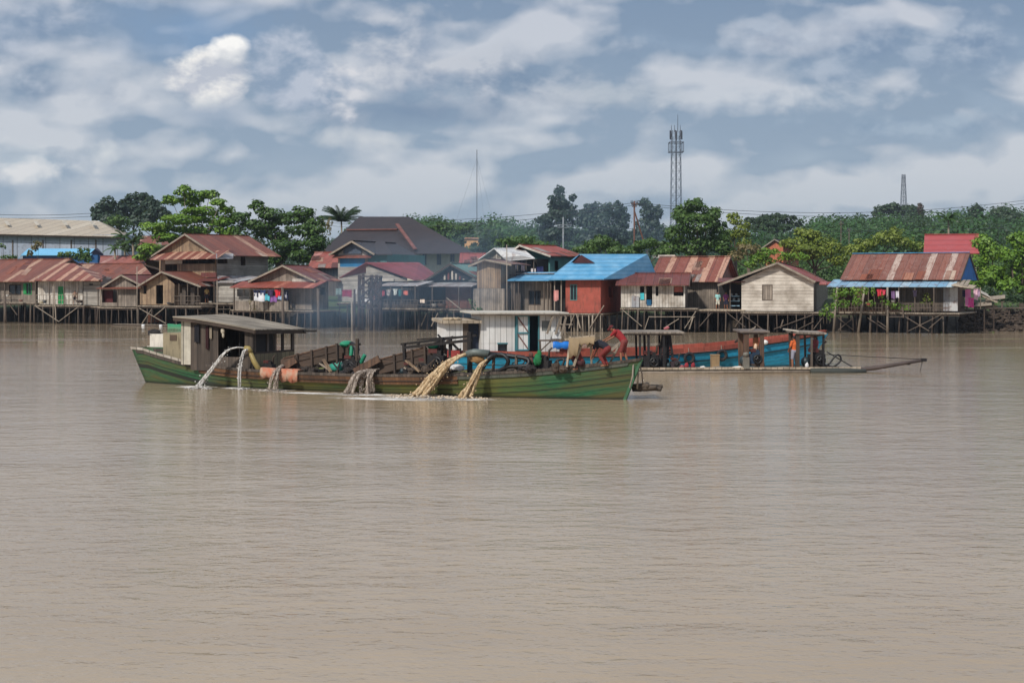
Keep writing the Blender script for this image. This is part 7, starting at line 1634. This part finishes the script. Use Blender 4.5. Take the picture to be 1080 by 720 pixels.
me = hull_mesh(t_, F_C.w, [(0, .05), (.2, .3), (.5, .38), (.8, .3), (1, .05)], [(0, .34), (.5, .24), (1, .34)], .1, .1, n=20, bottom=-.15); me.materials.append(paint(lin(70, 160, 120), .6, .2, .3)); o = bpy.data.objects.new('hull', me); COL.objects.link(o); o.parent = t_.root
m = MB(); m.box((F_C.w*.35, 0, .22), (.12, .6, .03)); m.box((F_C.w*.65, 0, .22), (.12, .6, .03)); m.part('thwarts', WOOD_P, t_)
m = MB(); a = P(158, 335, yb(158, -1)); 
for i in range(5):
    for j in range(3): m.box((a.x+j*.55+.1*(i % 2), a.y, .35+i*.17), (.5, .3, .14))
m.solo('brick_stack', paint(lin(120, 72, 52), .9), W, 'stack of red-brown bricks stored under the brown gabled house with the black door', 'bricks')
# bank people
def bankp(label, px, pyfoot, lift, yaw, shirt, short, J=STAND, hat=None): Y = yb(px, lift); q = P(px, pyfoot, Y); return person(label, q, yaw, J, fabric(shirt), fabric(short), hat=hat, voxel=.024)
bankp('person in a yellow shirt standing on the dark porch left of the pale annex', 218, 319, -1.2, -1.2, lin(196, 168, 110), lin(50, 46, 60))
bankp('person in a pale aqua shirt standing in the open shelter', 757, 326.4, -2.6, -1.6, lin(150, 200, 196), lin(210, 206, 190))
bankp('person in a purple shirt standing at the back of the open shelter', 765.5, 326.2, -1.8, -1.4, lin(130, 60, 120), lin(40, 44, 70))
bankp('person in white on the porch of the house with the green door', 79, 321.6, -1.4, -1.3, lin(150, 120, 100), lin(60, 56, 60))
# clutter on porches
rnd = random.Random(42)
for lb, px, py, lift, rx, rz, col in (('red basin on the porch of the far left house', 22, 317, -1.2, .25, .2, lin(150, 110, 100)), ('white bucket on the rail of the far left house', 8, 312, -1.0, .2, .24, lin(200, 196, 190)), ('blue barrel beside the green door', 47, 318, -1.6, .26, .4, lin(90, 100, 110)), ('pale sack near the green door', 44, 319, -1.8, .3, .3, lin(196, 186, 160)), ('dark heap at the right of the green door porch', 84, 318, -1.6, .4, .3, lin(70, 60, 58)),
    ('small tub on the brown gabled porch by the black door', 178, 320, -3.2, .22, .2, lin(70, 76, 84)), ('dark basket on the porch right of the black door', 181, 320.5, -3.4, .3, .18, lin(60, 52, 46)), ('white bowl on the boards below the yellow shirt', 222, 318.5, -2.4, .2, .1, lin(220, 216, 206)), ('red pot among the creepers of the right porch', 916, 321, -4.6, .2, .2, lin(150, 74, 60)), ('grey pot among the creepers of the right porch', 942, 318, -5, .2, .2, lin(140, 136, 130)),
    ('heap of brown nets on the porch of the teal-gabled house', 466, 322, -2.8, .5, .4, lin(90, 70, 58)), ('white crate on the porch of the teal-gabled house', 458, 322, -2.6, .3, .3, lin(150, 146, 140))):
    Y = yb(px, lift); c = P(px, py, Y); m = MB(); m.tube([(c.x, Y, c.z-rz*.5), (c.x, Y, c.z), (c.x, Y, c.z+rz*.5)], [rx*.7, rx*.9, rx], 10); m.ring((c.x, Y, c.z+rz*.5), rx, .03, 'z', 12, 5); m.solo('pot', paint(col, .6), W, lb, 'container', 'containers on the porches', smooth=True)
# retaining rubble and planks at the right bank
def rubble():
    m = MB(); rnd = random.Random(9)
    for i in range(700):
        px = rnd.uniform(1012, 1120); Y = yb(px, 1.2+rnd.uniform(0, 3.5)); x = (px-540)/F_PX*Y; d = Y-yb(px, 1.2); z = -.1+d*.62+rnd.uniform(-.1, .2)
        m.ball((x, Y, z), (rnd.uniform(.1, .32), rnd.uniform(.12, .3), rnd.uniform(.08, .2)), 4, i, .25)
    o = m.solo('bank_rubble', paint(lin(78, 66, 56), .95, .6, .5), W, None, None, kind='stuff'); return o
rubble()
t_ = W.thing('retaining_fence', 'dark board retaining fence holding the right bank behind the rubble', 'fence', P(1050, 335, yb(1050, 3)))
for i in range(26):
    px = 1014+i*4.2; Y = yb(px, 4.2); a = P(px, 328+1.5*math.sin(i*2.2), Y); m = MB(); m.box((a.x, Y, (a.z+.2)/2), (.5, .07, a.z-.2)); m.part('board', (POST_D, DARK, WOOD_D, POST)[i % 4], t_)
for i in range(7):
    px = 1016+i*16; Y = yb(px, 4.0); a = P(px, 324, Y); m = MB(); m.tube([(a.x, Y-.12, -.2), (a.x, Y-.12, a.z)], [.12, .1], 6); m.part('post', POST_D, t_, smooth=True)
m = MB(); [m.beam(P(a, b, yb(a, 3.7)), P(c, d, yb(c, 3.7)), .12) for a, b, c, d in ((1012, 327, 1048, 325), (1048, 325, 1110, 324))]; m.part('rail', POST, t_)
for lb, a, b, w_, col in (('white sheet of roofing tilted on the right bank beside the washing', (1034, 308), (1044, 313), 1.0, FRAME_W), ('long weathered plank propped on the right bank', (1040, 316), (1060, 314), .4, POST_L), ('pale plank lying under the white sheet on the right bank', (1024, 323), (1046, 321), .5, POST_L), ('second tilted plank beneath the white sheet', (1036, 312), (1052, 319), .4, WOOD_P)):
    Ya = yb(a[0], -.5); m = MB(); p, q = P(*a, Ya), P(*b, Ya); m.slab([p, q, q+Vector((.2, w_*1.3, .3)), p+Vector((.2, w_*1.3, .3))], .07); m.solo('plank', col, W, lb, 'plank', 'planks on the right bank')
m = MB(); z = CAM_H-(318-HZ)/F_PX*yb(1046, -.5)
[m.beam((P(px, 318, yb(px, -.3)).x, yb(px, -.3), -.3), (P(px, 318, yb(px, -.3)).x, yb(px, -.3), z-.1), .1) for px in (1028, 1038, 1048)]
m.beam(P(1014, 324, yb(1014, -.2)), P(1052, 323, yb(1052, -.2)), .14); m.solo('plank_rack', POST_D, W, 'dark post rack that carries the planks on the right bank', 'rack')
# landing stage planks in front of the houses right of centre
# ------------------------------------------------------------------ smoke drifting from the boat engines
def smokemat(DEN):
    t = NT('engine_smoke'); tc, x, y, z = t.coords('Object')
    n = t.noise(t.scalev(tc, (.09, .09, .16)), 1.0, 3, .6, .6)
    sg = t.n('ShaderNodeSeparateXYZ', {0: t.n('ShaderNodeTexCoord').outputs['Generated']}).outputs
    def bell(q):
        d = t.math('MULTIPLY', t.math('SUBTRACT', q, .5), 2.0); return t.math('SUBTRACT', 1.0, t.math('MULTIPLY', d, d), clamp=True)
    fall = t.math('MULTIPLY', t.math('MULTIPLY', bell(sg[0]), bell(sg[1])), bell(sg[2]))
    den = t.math('MULTIPLY', t.math('MULTIPLY', fall, t.mapr(n, .42, .7)), DEN)
    vp = t.n('ShaderNodeVolumePrincipled', {'Color': (.46, .66, .88, 1), 'Density': den, 'Anisotropy': 0.0})
    t.t.links.new(vp.outputs[0], t.out.inputs['Volume']); return t.m
def smoke(c, r, label, den):
    m = MB(); m.ball(c, r, 12); o = bpy.data.objects.new('smoke', m.mesh('smoke', smokemat(den))); COL.objects.link(o); tag(o, label, 'smoke', None, 'stuff')
smoke(tuple(P(365, 322, 132)), (7.0, 12, 3.8), 'thin blue engine smoke drifting before the stilt houses', .045)
smoke(tuple(P(455, 300, 138)), (11.0, 12, 5.5), 'thin blue engine smoke drifting past the dark roofed houses', .038)
smoke(tuple(P(620, 240, 262)), (30.0, 26, 15), 'thin blue smoke hanging in front of the far trees', .013)
